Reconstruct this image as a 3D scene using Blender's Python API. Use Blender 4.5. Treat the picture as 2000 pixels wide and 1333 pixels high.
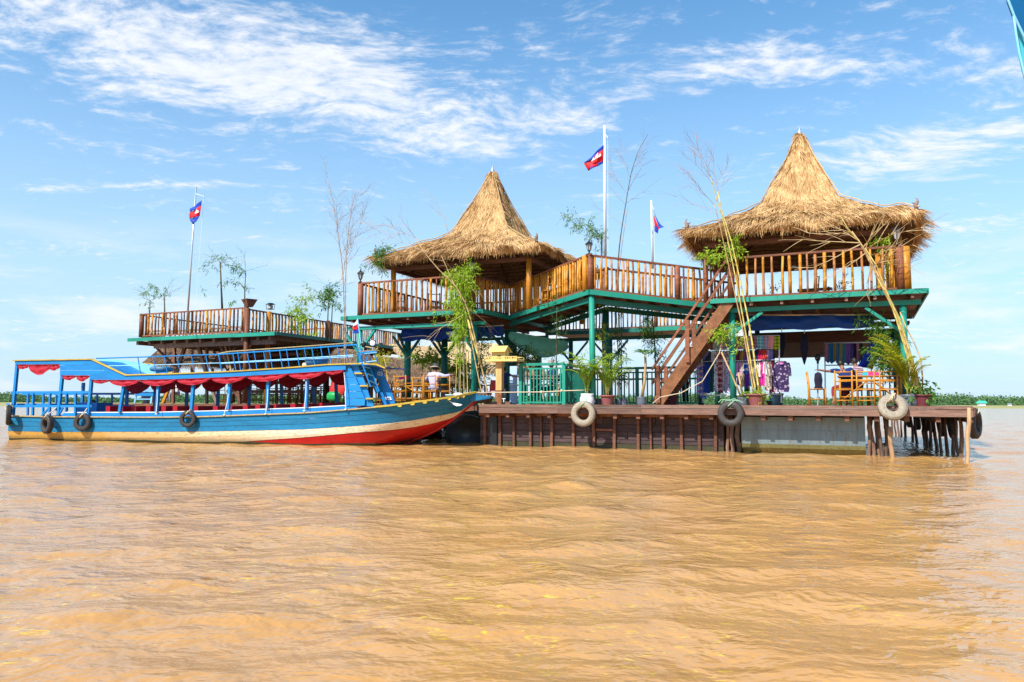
import bpy, bmesh, math, random
import numpy as np
from mathutils import Vector, Matrix
random.seed(7); rng = np.random.default_rng(11)
for o in list(bpy.data.objects): bpy.data.objects.remove(o)
SC = bpy.context.scene; COL = SC.collection

# ---------------------------------------------------------------- camera
F_PX = 1500.0; HORIZON = 787.0; CAM_H = 1.24
PITCH = math.atan((HORIZON-666.5)/F_PX); ROLL = math.atan(6/2000)
_R = Vector((1,0,0)); FW = Vector((0,math.cos(PITCH),math.sin(PITCH))); _U = Vector((0,-math.sin(PITCH),math.cos(PITCH)))
RT = _R*math.cos(ROLL)+_U*math.sin(ROLL); UP = -_R*math.sin(ROLL)+_U*math.cos(ROLL)
CAM = Vector((0,0,CAM_H))
cd = bpy.data.cameras.new('camera'); cam = bpy.data.objects.new('camera', cd); COL.objects.link(cam)
cd.sensor_width = 36; cd.lens = 36*F_PX/2000; cd.clip_start = 0.1; cd.clip_end = 20000
m3 = Matrix((RT,UP,-FW)).transposed(); cam.matrix_world = Matrix.Translation(CAM) @ m3.to_4x4()
SC.camera = cam

# ---------------------------------------------------------------- light, sky, exposure
SUN_EL = math.radians(46); SUN_H = Vector((-0.68,-0.73,0)).normalized()      # direction towards the sun
to_sun = SUN_H*math.cos(SUN_EL)+Vector((0,0,math.sin(SUN_EL)))
sd_ = bpy.data.lights.new('sun','SUN'); sun = bpy.data.objects.new('sun', sd_); COL.objects.link(sun)
sd_.energy = 4.6; sd_.angle = math.radians(0.6); sd_.color = (1.0,0.95,0.87)
sun.rotation_euler = to_sun.to_track_quat('Z','Y').to_euler()
sun.location = (0,0,40)
SC.view_settings.view_transform = 'Standard'; SC.view_settings.look = 'None'
SC.view_settings.gamma = 1; SC.view_settings.use_curve_mapping = False
SC.view_settings.exposure = 0.66

class NT:
    """tiny node helper"""
    def __init__(s, tree): s.t = tree; s.n = tree.nodes; s.l = tree.links
    def node(s, typ, **kw):
        n = s.n.new(typ)
        for k, v in kw.items(): setattr(n, k, v)
        return n
    def link(s, a, b): s.l.new(a, b)
    def put(s, sock, v):
        if hasattr(v, 'is_linked') or hasattr(v, 'links'): s.link(v, sock)
        else: sock.default_value = v
    def math(s, op, a, b=None, c=None, clamp=False):
        n = s.node('ShaderNodeMath', operation=op); n.use_clamp = clamp
        s.put(n.inputs[0], a)
        if b is not None: s.put(n.inputs[1], b)
        if c is not None: s.put(n.inputs[2], c)
        return n.outputs[0]
    def mix(s, f, a, b, mode='MIX'):
        n = s.node('ShaderNodeMix', data_type='RGBA', blend_type=mode)
        s.put(n.inputs[0], f); s.put(n.inputs[6], a); s.put(n.inputs[7], b)
        return n.outputs[2]
    def noise(s, vec, scale, detail=4, rough=0.55, dist=0.0):
        n = s.node('ShaderNodeTexNoise'); s.put(n.inputs['Scale'], scale)
        n.inputs['Detail'].default_value = detail; n.inputs['Roughness'].default_value = rough
        n.inputs['Distortion'].default_value = dist
        if vec is not None: s.link(vec, n.inputs['Vector'])
        return n.outputs['Fac']
    def rng(s, v, a, b, c=0.0, d=1.0, smooth=False):
        n = s.node('ShaderNodeMapRange'); n.clamp = True
        if smooth: n.interpolation_type = 'SMOOTHSTEP'
        s.put(n.inputs[0], v)
        for i, q in enumerate((a,b,c,d)): s.put(n.inputs[i+1], q)
        return n.outputs[0]
    def comb(s, x, y, z):
        n = s.node('ShaderNodeCombineXYZ')
        for i, q in enumerate((x,y,z)): s.put(n.inputs[i], q)
        return n.outputs[0]
    def mapping(s, vec, scale=(1,1,1), rot=(0,0,0), loc=(0,0,0)):
        n = s.node('ShaderNodeMapping'); s.link(vec, n.inputs[0])
        n.inputs['Scale'].default_value = scale; n.inputs['Rotation'].default_value = rot; n.inputs['Location'].default_value = loc
        return n.outputs[0]

def C4(c): return (c[0],c[1],c[2],1.0)

# world
wd = bpy.data.worlds.new('World'); SC.world = wd; wd.use_nodes = True
w = NT(wd.node_tree); w.n.clear()
sky = w.node('ShaderNodeTexSky', sky_type='NISHITA'); sky.sun_disc = False
sky.sun_elevation = SUN_EL; sky.sun_rotation = math.atan2(to_sun.x, to_sun.y)
sky.air_density = 1.0; sky.dust_density = 0.5; sky.ozone_density = 2.2; sky.altitude = 10
tc = w.node('ShaderNodeTexCoord'); sep = w.node('ShaderNodeSeparateXYZ'); w.link(tc.outputs['Generated'], sep.inputs[0])
X, Y, Z = sep.outputs
zz = w.math('ADD', w.math('MAXIMUM', Z, 0.0), 0.11)
U_ = w.math('DIVIDE', X, zz); V_ = w.math('DIVIDE', Y, zz)
uv = w.comb(U_, V_, 0.0)
def gauss(cu, cv, ru, rv, ang=0.0, amp=1.0):
    a = math.radians(ang)
    du = w.math('SUBTRACT', U_, cu); dv = w.math('SUBTRACT', V_, cv)
    p = w.math('ADD', w.math('MULTIPLY', du, math.cos(a)/ru), w.math('MULTIPLY', dv, math.sin(a)/ru))
    q = w.math('ADD', w.math('MULTIPLY', du, -math.sin(a)/rv), w.math('MULTIPLY', dv, math.cos(a)/rv))
    r2 = w.math('ADD', w.math('MULTIPLY', p, p), w.math('MULTIPLY', q, q))
    return w.math('MULTIPLY', w.math('EXPONENT', w.math('MULTIPLY', r2, -1.0)), amp)
masks = None
for g in [
    # (u, v, radius along, radius across, angle, strength)
    (-0.90,1.62,0.42,0.24,15,0.72), (-0.45,1.85,0.40,0.26,20,1.15), (-0.12,2.20,0.24,0.12,10,0.8), (0.13,2.0,0.15,0.12,30,0.7),
    (0.58,1.74,0.36,0.085,-14,1.0), (1.19,2.12,0.28,0.19,-20,1.2), (1.25,1.75,0.22,0.10,0,0.45), (-1.02,2.44,0.24,0.045,2,0.75), (-1.38,2.40,0.20,0.04,0,0.75),
    (1.6,2.7,0.3,0.12,0,0.5), (-1.6,3.0,0.4,0.10,0,0.45), (-2.4,4.6,0.8,0.3,0,0.45), (2.4,4.6,0.6,0.4,0,0.5)]:
    k = gauss(*g); masks = k if masks is None else w.math('ADD', masks, k)
warp = w.node('ShaderNodeTexNoise'); warp.inputs['Scale'].default_value = 1.6; warp.inputs['Detail'].default_value = 3; w.link(uv, warp.inputs['Vector'])
wv = w.node('ShaderNodeVectorMath', operation='SCALE'); w.link(warp.outputs['Color'], wv.inputs[0]); wv.inputs[3].default_value = 0.35
uvw = w.node('ShaderNodeVectorMath', operation='ADD'); w.link(uv, uvw.inputs[0]); w.link(wv.outputs[0], uvw.inputs[1])
uvw = uvw.outputs[0]
n1 = w.noise(w.mapping(uvw, (1.6,4.2,1), (0,0,math.radians(-24))), 1.9, 9, 0.62)
n2 = w.noise(w.mapping(uvw, (1.0,1.5,1), (0,0,math.radians(-20))), 13.0, 7, 0.66)
ns = w.math('ADD', w.math('MULTIPLY', n1, 0.52), w.math('MULTIPLY', n2, 0.48))
dens = w.math('ADD', w.math('MULTIPLY', w.math('SUBTRACT', ns, 0.5), 6.0), w.math('SUBTRACT', w.math('MULTIPLY', masks, 1.12), 0.44))
back = w.rng(Y, -0.3, 0.2, 0.30, 0.0)                    # behind the camera the same wisps go on
dens = w.math('ADD', dens, back)
cl = w.math('MULTIPLY', w.rng(dens, -0.30, 1.15, 0.0, 0.95, smooth=True), w.rng(n2, 0.30, 0.62, 0.62, 1.0))
# thin veil low over the horizon
az = w.node('ShaderNodeVectorMath', operation='NORMALIZE'); w.link(tc.outputs['Generated'], az.inputs[0])
nl = w.noise(w.mapping(az.outputs[0], (3.0,3.0,14.0)), 1.6, 7, 0.6)
low = w.math('MULTIPLY', w.rng(nl, 0.44, 0.64, 0.0, 0.85, smooth=True), w.math('MULTIPLY', w.rng(Z, 0.0, 0.03), w.rng(Z, 0.22, 0.10)))
cl = w.math('MAXIMUM', cl, low)
hz = w.rng(Z, 0.50, -0.02, 0.0, 0.86, smooth=True)
skyc = w.mix(1.0, sky.outputs[0], (1.22,1.84,2.0,1), 'MULTIPLY')
skyc = w.mix(hz, skyc, (5.5,7.05,8.8,1))
col = w.mix(cl, skyc, (8.6,8.9,9.5,1))
bg = w.node('ShaderNodeBackground'); w.link(col, bg.inputs[0]); bg.inputs[1].default_value = 0.072
out = w.node('ShaderNodeOutputWorld'); w.link(bg.outputs[0], out.inputs[0])

# ---------------------------------------------------------------- photo rays -> places on real planes
def ray(px, py): return FW + RT*((px-1000)/F_PX) - UP*((py-666.5)/F_PX)
def at_y(px, py, Yd): d = ray(px,py); return CAM + d*(Yd/d.y)
def at_z(px, py, z): d = ray(px,py); return CAM + d*((z-CAM_H)/d.z)
TH = math.radians(24.5)
FD = Vector((math.cos(TH),-math.sin(TH),0)); SD = Vector((math.sin(TH),math.cos(TH),0)); ZZ = Vector((0,0,1))
ORG = Vector((10.3,17.25,0))            # front right corner of the floating deck; a runs along the front, b to the rear
def W(a, b, z=0.0): return ORG + FD*a + SD*b + ZZ*z
def PB(px, py, b): d = ray(px,py); return CAM + d*(((ORG-CAM).dot(SD)+b)/d.dot(SD))
def PA(px, py, a): d = ray(px,py); return CAM + d*(((ORG-CAM).dot(FD)+a)/d.dot(FD))
def AB(px, py, b): P = PB(px,py,b); return ((P-ORG).dot(FD), P.z)
ROTZ = -TH

# ---------------------------------------------------------------- objects
def link(o): COL.objects.link(o); return o
def thing(name, label, cat, loc=(0,0,0), group=None):
    o = bpy.data.objects.new(name, None); link(o); o.empty_display_size = 0.2
    o.location = loc; o['label'] = label; o['category'] = cat
    if group: o['group'] = group
    return o
def tag(o, label, cat, group=None, kind=None):
    o['label'] = label; o['category'] = cat
    if group: o['group'] = group
    if kind: o['kind'] = kind
    return o
def origin_of(o):
    v = Vector(o.location)
    while o.parent: o = o.parent; v = v+Vector(o.location)
    return v
def raw_mesh(name, V, Fc, mat=None, smooth=False):
    me = bpy.data.meshes.new(name)
    if isinstance(V, np.ndarray):
        nv = len(V); k = Fc.shape[1]; nf = len(Fc)
        me.vertices.add(nv); me.vertices.foreach_set('co', V.astype(np.float32).ravel())
        me.loops.add(nf*k); me.loops.foreach_set('vertex_index', Fc.astype(np.int32).ravel())
        me.polygons.add(nf); me.polygons.foreach_set('loop_start', np.arange(0,nf*k,k,dtype=np.int32))
        me.update(calc_edges=True)
    else:
        me.from_pydata([tuple(v) for v in V], [], Fc); me.update()
    if smooth: me.polygons.foreach_set('use_smooth', [True]*len(me.polygons))
    if mat: me.materials.append(mat)
    return me
class MB:
    def __init__(s): s.v = []; s.f = []; s.sm = False
    def add(s, vs, fs):
        k = len(s.v); s.v += [Vector(q) for q in vs]; s.f += [tuple(i+k for i in f) for f in fs]; return s
    def hexa(s, P): # P: 4 bottom, 4 top
        return s.add(P, [(3,2,1,0),(4,5,6,7),(0,1,5,4),(1,2,6,5),(2,3,7,6),(3,0,4,7)])
    def box(s, c, sx, sy, sz, ax=None):
        c = Vector(c); X_, Y_, Z_ = ax or (FD,SD,ZZ); a = X_*(sx/2); b = Y_*(sy/2); d = Z_*(sz/2)
        return s.hexa([c-a-b-d,c+a-b-d,c+a+b-d,c-a+b-d,c-a-b+d,c+a-b+d,c+a+b+d,c-a+b+d])
    def bar(s, p0, p1, wd_, ht=None, up=ZZ):
        p0 = Vector(p0); p1 = Vector(p1); ht = wd_ if ht is None else ht
        t = (p1-p0).normalized(); sx = t.cross(up)
        if sx.length < 1e-3: sx = t.cross(Vector((1,0,0)))
        sx.normalize(); u = sx.cross(t).normalized(); a = sx*(wd_/2); b = u*(ht/2)
        return s.hexa([p0-a-b,p0+a-b,p0+a+b,p0-a+b,p1-a-b,p1+a-b,p1+a+b,p1-a+b])
    def tube(s, pts, rs, n=6, cap=True):
        pts = [Vector(p) for p in pts]
        if not isinstance(rs,(list,tuple)): rs = [rs]*len(pts)
        k = len(s.v); N = len(pts); ref = None
        for i, p in enumerate(pts):
            t = (pts[min(i+1,N-1)]-pts[max(i-1,0)])
            t = t.normalized() if t.length > 1e-9 else ZZ.copy()
            if ref is None: ref = t.orthogonal().normalized()
            ref = (ref - t*ref.dot(t)); ref = ref.normalized() if ref.length > 1e-6 else t.orthogonal().normalized()
            q = t.cross(ref)
            for j in range(n):
                an = 2*math.pi*j/n; s.v.append(p + (ref*math.cos(an)+q*math.sin(an))*rs[i])
        for i in range(N-1):
            for j in range(n):
                a = k+i*n+j; b = k+i*n+(j+1)%n; s.f.append((a,b,b+n,a+n))
        if cap: s.f.append(tuple(k+j for j in range(n))[::-1]); s.f.append(tuple(k+(N-1)*n+j for j in range(n)))
        return s
    def lathe(s, prof, c=(0,0,0), n=16, ax=None):
        c = Vector(c); X_, Y_, Z_ = ax or (Vector((1,0,0)),Vector((0,1,0)),ZZ); k = len(s.v)
        for r, z in prof:
            for j in range(n):
                an = 2*math.pi*j/n; s.v.append(c+X_*(r*math.cos(an))+Y_*(r*math.sin(an))+Z_*z)
        for i in range(len(prof)-1):
            for j in range(n):
                a = k+i*n+j; b = k+i*n+(j+1)%n; s.f.append((a,b,b+n,a+n))
        s.f.append(tuple(k+j for j in range(n))[::-1]); s.f.append(tuple(k+(len(prof)-1)*n+j for j in range(n)))
        return s
    def grid(s, G, close=False): # G rows of points
        k = len(s.v); R_ = len(G); Cn = len(G[0])
        for r in G: s.v += [Vector(p) for p in r]
        for i in range(R_-1):
            for j in range(Cn if close else Cn-1):
                a = k+i*Cn+j; b = k+i*Cn+(j+1)%Cn; s.f.append((a,b,b+Cn,a+Cn))
        return s
    def cloth(s, G, th=0.012):
        """a sheet with real thickness"""
        R_ = len(G); Cn = len(G[0]); nrm = [[None]*Cn for _ in range(R_)]
        for i in range(R_):
            for j in range(Cn):
                du = Vector(G[min(i+1,R_-1)][j])-Vector(G[max(i-1,0)][j]); dv = Vector(G[i][min(j+1,Cn-1)])-Vector(G[i][max(j-1,0)])
                q = du.cross(dv); nrm[i][j] = q.normalized() if q.length > 1e-9 else ZZ
        A_ = [[Vector(G[i][j])+nrm[i][j]*th/2 for j in range(Cn)] for i in range(R_)]
        B_ = [[Vector(G[i][j])-nrm[i][j]*th/2 for j in range(Cn)] for i in range(R_)]
        k = len(s.v); s.grid(A_); k2 = len(s.v); s.grid(B_)
        def e(i,j): return i*Cn+j
        bd = [e(0,j) for j in range(Cn)]+[e(i,Cn-1) for i in range(1,R_)]+[e(R_-1,j) for j in range(Cn-2,-1,-1)]+[e(i,0) for i in range(R_-2,0,-1)]
        for i in range(len(bd)):
            a = bd[i]; b = bd[(i+1)%len(bd)]; s.f.append((k+a,k+b,k2+b,k2+a))
        return s
    def prism(s, poly, ext):
        n = len(poly); ext = Vector(ext); P = [Vector(p) for p in poly]
        return s.add(P+[p+ext for p in P], [tuple(range(n))[::-1], tuple(range(n,2*n))]+[(i,(i+1)%n,(i+1)%n+n,i+n) for i in range(n)])
    def torus(s, c, axis, R_, r, n=28, m=10, rz=None):
        """tyre-like ring: rz = half width along the axis"""
        c = Vector(c); A_ = Vector(axis).normalized(); X_ = A_.orthogonal().normalized(); Y_ = A_.cross(X_); rz = rz or r
        prof = []
        for j in range(m):
            an = 2*math.pi*j/m; cc = math.cos(an); ss = math.sin(an)
            prof.append((R_+r*math.copysign(abs(cc)**0.8,cc), rz*math.copysign(abs(ss)**0.6,ss)))
        G = [[c+(X_*math.cos(2*math.pi*i/n)+Y_*math.sin(2*math.pi*i/n))*p+A_*q for p, q in prof] for i in range(n)]
        k = len(s.v)
        for r_ in G: s.v += r_
        for i in range(n):
            for j in range(m):
                a = k+i*m+j; b = k+i*m+(j+1)%m; c2 = k+((i+1)%n)*m+(j+1)%m; d = k+((i+1)%n)*m+j; s.f.append((a,b,c2,d))
        return s
    def ball(s, c, rx, ry=None, rz=None, n=10, m=7, ax=None):
        c = Vector(c); ry = ry or rx; rz = rz or rx; X_, Y_, Z_ = ax or (Vector((1,0,0)),Vector((0,1,0)),ZZ)
        G = []
        for i in range(m+1):
            t = math.pi*i/m; sr = max(math.sin(t),0.02)
            G.append([c+X_*(rx*sr*math.cos(2*math.pi*j/n))+Y_*(ry*sr*math.sin(2*math.pi*j/n))+Z_*(rz*math.cos(t)) for j in range(n)])
        return s.grid(G, close=True)
    def build(s, name, mat, parent=None, smooth=None):
        off = origin_of(parent) if parent is not None else Vector((0,0,0))
        me = raw_mesh(name, [v-off for v in s.v], s.f, mat, s.sm if smooth is None else smooth)
        o = bpy.data.objects.new(name, me); link(o)
        if parent is not None: o.parent = parent
        else:                                   # put the origin at the base of a one-mesh thing
            if s.v:
                b = Vector((sum(v.x for v in s.v)/len(s.v), sum(v.y for v in s.v)/len(s.v), min(v.z for v in s.v)))
                me.transform(Matrix.Translation(-b)); o.location = b
        return o
def np_part(name, V, Fc, mat, parent=None, kind=None, smooth=False):
    off = origin_of(parent) if parent is not None else Vector((0,0,0))
    me = raw_mesh(name, V-np.array(off), Fc, mat, smooth); o = bpy.data.objects.new(name, me); link(o)
    if parent is not None: o.parent = parent
    if kind: o['kind'] = kind
    return o
def inst(name, me, parent, loc, rot=(0,0,0), scale=(1,1,1)):
    o = bpy.data.objects.new(name, me); link(o); o.parent = parent
    o.location = Vector(loc)-origin_of(parent); o.rotation_euler = rot; o.scale = scale; return o
def copy_tree(o, parent=None):
    c = o.copy(); link(c); c.parent = parent
    for ch in list(o.children): copy_tree(ch, c)
    return c
def lerp(a, b, t): return a+(b-a)*t
def jit(s_): return random.uniform(-s_,s_)

# ---------------------------------------------------------------- materials
def base_mat(name):
    m = bpy.data.materials.new(name); m.use_nodes = True; t = NT(m.node_tree); p = m.node_tree.nodes['Principled BSDF']; return m, t, p
def mat_paint(name, col, rough=0.45, vary=0.25, dirt=(0.12,0.08,0.05), dirt_amt=0.25, scale=3.0, stretch=(1,1,1), spec=0.4, bump=0.15, rnd=0.12):
    m, t, p = base_mat(name); tc = t.node('ShaderNodeTexCoord'); v = tc.outputs['Object']
    v2 = t.mapping(v, stretch)
    a = t.noise(v2, scale, 6, 0.6); b = t.noise(v2, scale*6, 5, 0.7)
    oi = t.node('ShaderNodeObjectInfo')
    val = t.math('ADD', t.math('MULTIPLY', t.math('SUBTRACT', a, 0.5), vary*2), t.math('ADD', 1.0, t.math('MULTIPLY', t.math('SUBTRACT', oi.outputs['Random'], 0.5), rnd*2)))
    c = t.mix(1.0, C4(col), t.comb(val,val,val), 'MULTIPLY')
    d = t.math('MULTIPLY', t.rng(b, 0.52, 0.72), dirt_amt*1.6, clamp=True)
    c = t.mix(d, c, C4(dirt)); t.link(c, p.inputs['Base Color'])
    p.inputs['Roughness'].default_value = rough; p.inputs['Specular IOR Level'].default_value = spec
    if bump:
        bp = t.node('ShaderNodeBump'); bp.inputs['Strength'].default_value = bump; bp.inputs['Distance'].default_value = 0.01
        t.link(b, bp.inputs['Height']); t.link(bp.outputs[0], p.inputs['Normal'])
    return m
def mat_wood(name, c1, c2, rough=0.7, grain=(1,1,14), scale=2.0, rnd=0.3, bump=0.3):
    """grain is stretched along the two small numbers"""
    m, t, p = base_mat(name); tc = t.node('ShaderNodeTexCoord'); oi = t.node('ShaderNodeObjectInfo')
    r3 = t.math('MULTIPLY', oi.outputs['Random'], 37.0)
    add = t.node('ShaderNodeVectorMath', operation='ADD'); t.link(tc.outputs['Object'], add.inputs[0]); t.link(t.comb(r3,r3,r3), add.inputs[1])
    v = t.mapping(add.outputs[0], grain, (0,0,TH))
    a = t.noise(v, scale, 7, 0.65, 0.4); b = t.noise(v, scale*5, 6, 0.7)
    f = t.rng(t.math('ADD', t.math('MULTIPLY', a, 0.7), t.math('MULTIPLY', b, 0.3)), 0.34, 0.66)
    c = t.mix(f, C4(c1), C4(c2))
    val = t.math('ADD', 1.0-rnd, t.math('MULTIPLY', oi.outputs['Random'], 2*rnd))
    c = t.mix(1.0, c, t.comb(val,val,val), 'MULTIPLY'); t.link(c, p.inputs['Base Color'])
    p.inputs['Roughness'].default_value = rough; p.inputs['Specular IOR Level'].default_value = 0.3
    bp = t.node('ShaderNodeBump'); bp.inputs['Strength'].default_value = bump; bp.inputs['Distance'].default_value = 0.01
    t.link(b, bp.inputs['Height']); t.link(bp.outputs[0], p.inputs['Normal'])
    return m
def mat_leaf(name, c1, c2, trans=0.35, rough=0.5):
    m, t, p = base_mat(name); g = t.node('ShaderNodeNewGeometry'); 
    c = t.mix(t.rng(g.outputs['Random Per Island'], 0, 1), C4(c1), C4(c2))
    t.link(c, p.inputs['Base Color']); p.inputs['Roughness'].default_value = rough; p.inputs['Specular IOR Level'].default_value = 0.25
    tr = t.node('ShaderNodeBsdfTranslucent'); t.link(c, tr.inputs[0]); mx = t.node('ShaderNodeMixShader'); mx.inputs[0].default_value = trans
    t.link(p.outputs[0], mx.inputs[1]); t.link(tr.outputs[0], mx.inputs[2])
    t.link(mx.outputs[0], t.n['Material Output'].inputs[0]); return m
def mat_plain(name, col, rough=0.6, metal=0.0, spec=0.4, vary=0.12):
    m = mat_paint(name, col, rough, vary, dirt_amt=0.0, bump=0.0, spec=spec, rnd=0.05); m.node_tree.nodes['Principled BSDF'].inputs['Metallic'].default_value = metal; return m
def mat_cloth(name, col, col2=None, pat=None, scale=20, rough=0.85):
    m, t, p = base_mat(name); tc = t.node('ShaderNodeTexCoord'); v = tc.outputs['Object']
    a = t.noise(v, 5, 4); val = t.math('ADD', 0.85, t.math('MULTIPLY', a, 0.3))
    c = C4(col)
    if pat == 'check':
        s1 = t.node('ShaderNodeSeparateXYZ'); t.link(t.mapping(v,(1,1,1),(0,0,TH)), s1.inputs[0])
        fx = t.math('GREATER_THAN', t.math('SINE', t.math('MULTIPLY', s1.outputs[0], scale*6.28)), 0.1)
        fz = t.math('GREATER_THAN', t.math('SINE', t.math('MULTIPLY', s1.outputs[2], scale*6.28)), 0.1)
        c = t.mix(t.math('MULTIPLY', t.math('ADD', fx, fz), 0.5), C4(col), C4(col2))
    elif pat == 'stripe':
        s1 = t.node('ShaderNodeSeparateXYZ'); t.link(v, s1.inputs[0])
        c = t.mix(t.math('GREATER_THAN', t.math('SINE', t.math('MULTIPLY', s1.outputs[2], scale*6.28)), 0.0), C4(col), C4(col2))
    elif pat == 'print':
        vo = t.node('ShaderNodeTexVoronoi'); vo.inputs['Scale'].default_value = scale; t.link(v, vo.inputs['Vector'])
        n_ = t.noise(v, scale*0.7, 3)
        c = t.mix(t.rng(t.math('ADD', vo.outputs['Distance'], t.math('MULTIPLY', n_, 0.5)), 0.55, 0.66), C4(col), C4(col2))
    elif pat == 'bands':
        s1 = t.node('ShaderNodeSeparateXYZ'); t.link(v, s1.inputs[0]); vo = t.node('ShaderNodeTexVoronoi'); vo.inputs['Scale'].default_value = scale; t.link(v, vo.inputs['Vector'])
        z_ = t.math('ADD', s1.outputs[2], t.math('MULTIPLY', t.noise(v, 6, 2), 0.16))
        b_ = t.math('GREATER_THAN', t.math('SINE', t.math('MULTIPLY', z_, 38)), 0.35)
        d_ = t.math('LESS_THAN', vo.outputs['Distance'], 0.28)
        c = t.mix(t.math('MAXIMUM', b_, d_), C4(col), C4(col2))
    c = t.mix(1.0, c, t.comb(val,val,val), 'MULTIPLY'); t.link(c, p.inputs['Base Color'])
    p.inputs['Roughness'].default_value = rough; p.inputs['Specular IOR Level'].default_value = 0.2
    p.inputs['Sheen Weight'].default_value = 0.1
    return m
M = {}
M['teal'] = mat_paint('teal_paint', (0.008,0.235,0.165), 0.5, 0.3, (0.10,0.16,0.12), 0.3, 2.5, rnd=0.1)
M['teal_dark'] = mat_paint('dark_shaded_teal', (0.006,0.15,0.115), 0.5, 0.3, (0.05,0.06,0.05), 0.3, 2.5, rnd=0.1)  # teal copy with shade put into its colour, for rear and underside parts
M['boat_blue'] = mat_paint('boat_blue_paint', (0.003,0.20,0.53), 0.5, 0.42, (0.04,0.12,0.20), 0.55, 2.0, (1,1,4), rnd=0.08)
M['hull_blue'] = mat_paint('hull_blue_paint', (0.003,0.155,0.315), 0.55, 0.5, (0.02,0.065,0.085), 0.75, 1.6, (1,1,6), rnd=0.14)
M['hull_yellow'] = mat_paint('hull_ochre_paint', (0.62,0.36,0.10), 0.6, 0.4, (0.10,0.07,0.02), 0.75, 1.3, (1,1,5), rnd=0.06)
M['hull_cream'] = mat_paint('hull_cream_paint', (0.74,0.60,0.40), 0.6, 0.3, (0.20,0.12,0.05), 0.45, 1.5, (1,1,5), rnd=0.06)
M['hull_red'] = mat_paint('hull_red_paint', (0.46,0.006,0.006), 0.5, 0.4, (0.16,0.02,0.012), 0.6, 1.5, (1,1,5), rnd=0.06)
M['trim_yellow'] = mat_paint('yellow_trim_paint', (0.50,0.34,0.04), 0.5, 0.4, (0.2,0.13,0.05), 0.5, 4)
M['trim_worn'] = mat_paint('worn_trim_paint', (0.42,0.30,0.13), 0.6, 0.4, (0.08,0.06,0.04), 0.6, 4)
M['algae'] = mat_paint('waterline_algae', (0.035,0.035,0.012), 0.6, 0.5, (0.1,0.08,0.03), 0.5, 5)
M['wood'] = mat_wood('brown_wood', (0.075,0.030,0.018), (0.20,0.088,0.050), grain=(1,1,10))
M['wood_red'] = mat_wood('red_brown_wood', (0.11,0.035,0.018), (0.26,0.095,0.045), 0.55, grain=(1,1,8))
M['wood_fascia'] = mat_wood('weathered_purple_brown_wood', (0.095,0.050,0.036), (0.27,0.155,0.115), grain=(0.7,2,12), scale=2.2)
M['wood_stair'] = mat_wood('varnished_stair_wood', (0.10,0.035,0.014), (0.30,0.125,0.050), 0.5, grain=(2,2,2), scale=2.5)
M['wood_grey'] = mat_wood('grey_old_wood', (0.10,0.065,0.05), (0.34,0.24,0.19), grain=(8,8,1.2), scale=3)
M['pile'] = mat_wood('wet_pile_wood', (0.035,0.020,0.015), (0.26,0.16,0.11), grain=(9,9,1), scale=3)
M['pile_light'] = mat_wood('bleached_pile_wood', (0.22,0.12,0.06), (0.50,0.33,0.18), grain=(9,9,1), scale=3)
M['hull_plank'] = mat_wood('barge_plank_wood', (0.022,0.014,0.016), (0.105,0.066,0.066), grain=(0.8,2,10), scale=2.0, rnd=0.35)
M['bam_o'] = mat_wood('orange_bamboo', (0.36,0.125,0.010), (0.60,0.27,0.028), 0.42, grain=(10,10,1.5), scale=2.5, rnd=0.16, bump=0.12)
M['bam_b'] = mat_wood('brown_bamboo', (0.20,0.075,0.025), (0.45,0.19,0.062), 0.5, grain=(10,10,1.5), scale=2.5, rnd=0.25, bump=0.12)
M['bam_y'] = mat_wood('yellow_green_bamboo', (0.42,0.34,0.05), (0.62,0.50,0.17), 0.45, grain=(3,3,3), scale=2.5, rnd=0.15, bump=0.1)
M['bam_dry'] = mat_wood('dry_bamboo', (0.34,0.21,0.08), (0.54,0.38,0.19), 0.6, grain=(3,3,3), scale=3, rnd=0.15, bump=0.1)
M['twig'] = mat_wood('dry_twig', (0.24,0.16,0.10), (0.40,0.29,0.20), 0.7, grain=(3,3,3), rnd=0.1)
M['bark'] = mat_wood('dark_stem', (0.05,0.045,0.03), (0.13,0.11,0.06), 0.7, grain=(3,3,3), rnd=0.1)
M['rubber'] = mat_paint('tyre_rubber', (0.035,0.031,0.030), 0.65, 0.3, (0.16,0.13,0.11), 0.35, 5, bump=0.4, rnd=0.3)
M['rubber_pale'] = mat_paint('sun_bleached_tyre', (0.33,0.28,0.21), 0.75, 0.4, (0.07,0.06,0.05), 0.75, 7, bump=0.3)
M['black'] = mat_plain('black_metal', (0.012,0.012,0.014), 0.4)
M['glass'] = mat_plain('lantern_glass', (0.35,0.36,0.36), 0.1)
M['white'] = mat_plain('white_paint', (0.75,0.76,0.78), 0.4)
M['steel'] = mat_paint('grey_blue_steel', (0.17,0.235,0.26), 0.5, 0.45, (0.15,0.11,0.07), 0.6, 1.6, (1.6,1.6,0.25))
M['steel_low'] = mat_paint('muddy_steel', (0.17,0.16,0.06), 0.6, 0.4, (0.05,0.05,0.02), 0.5, 2)
M['metal'] = mat_plain('galvanised_metal', (0.55,0.57,0.6), 0.35, 0.6)
M['rope'] = mat_plain('pale_rope', (0.62,0.50,0.33), 0.9)
M['rope_green'] = mat_plain('green_rope', (0.25,0.42,0.28), 0.9)
M['tarp_blue'] = mat_cloth('blue_tarp', (0.004,0.045,0.22), rough=0.5)
M['tarp_green'] = mat_cloth('green_tarp', (0.16,0.46,0.32), rough=0.5)
M['red_cloth'] = mat_cloth('red_curtain', (0.36,0.006,0.022), rough=0.6)
M['skin'] = mat_plain('skin', (0.26,0.12,0.07), 0.55)
M['hair'] = mat_plain('black_hair', (0.01,0.008,0.007), 0.5)
M['soil'] = mat_paint('soil', (0.06,0.035,0.02), 0.9, 0.4)
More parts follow.
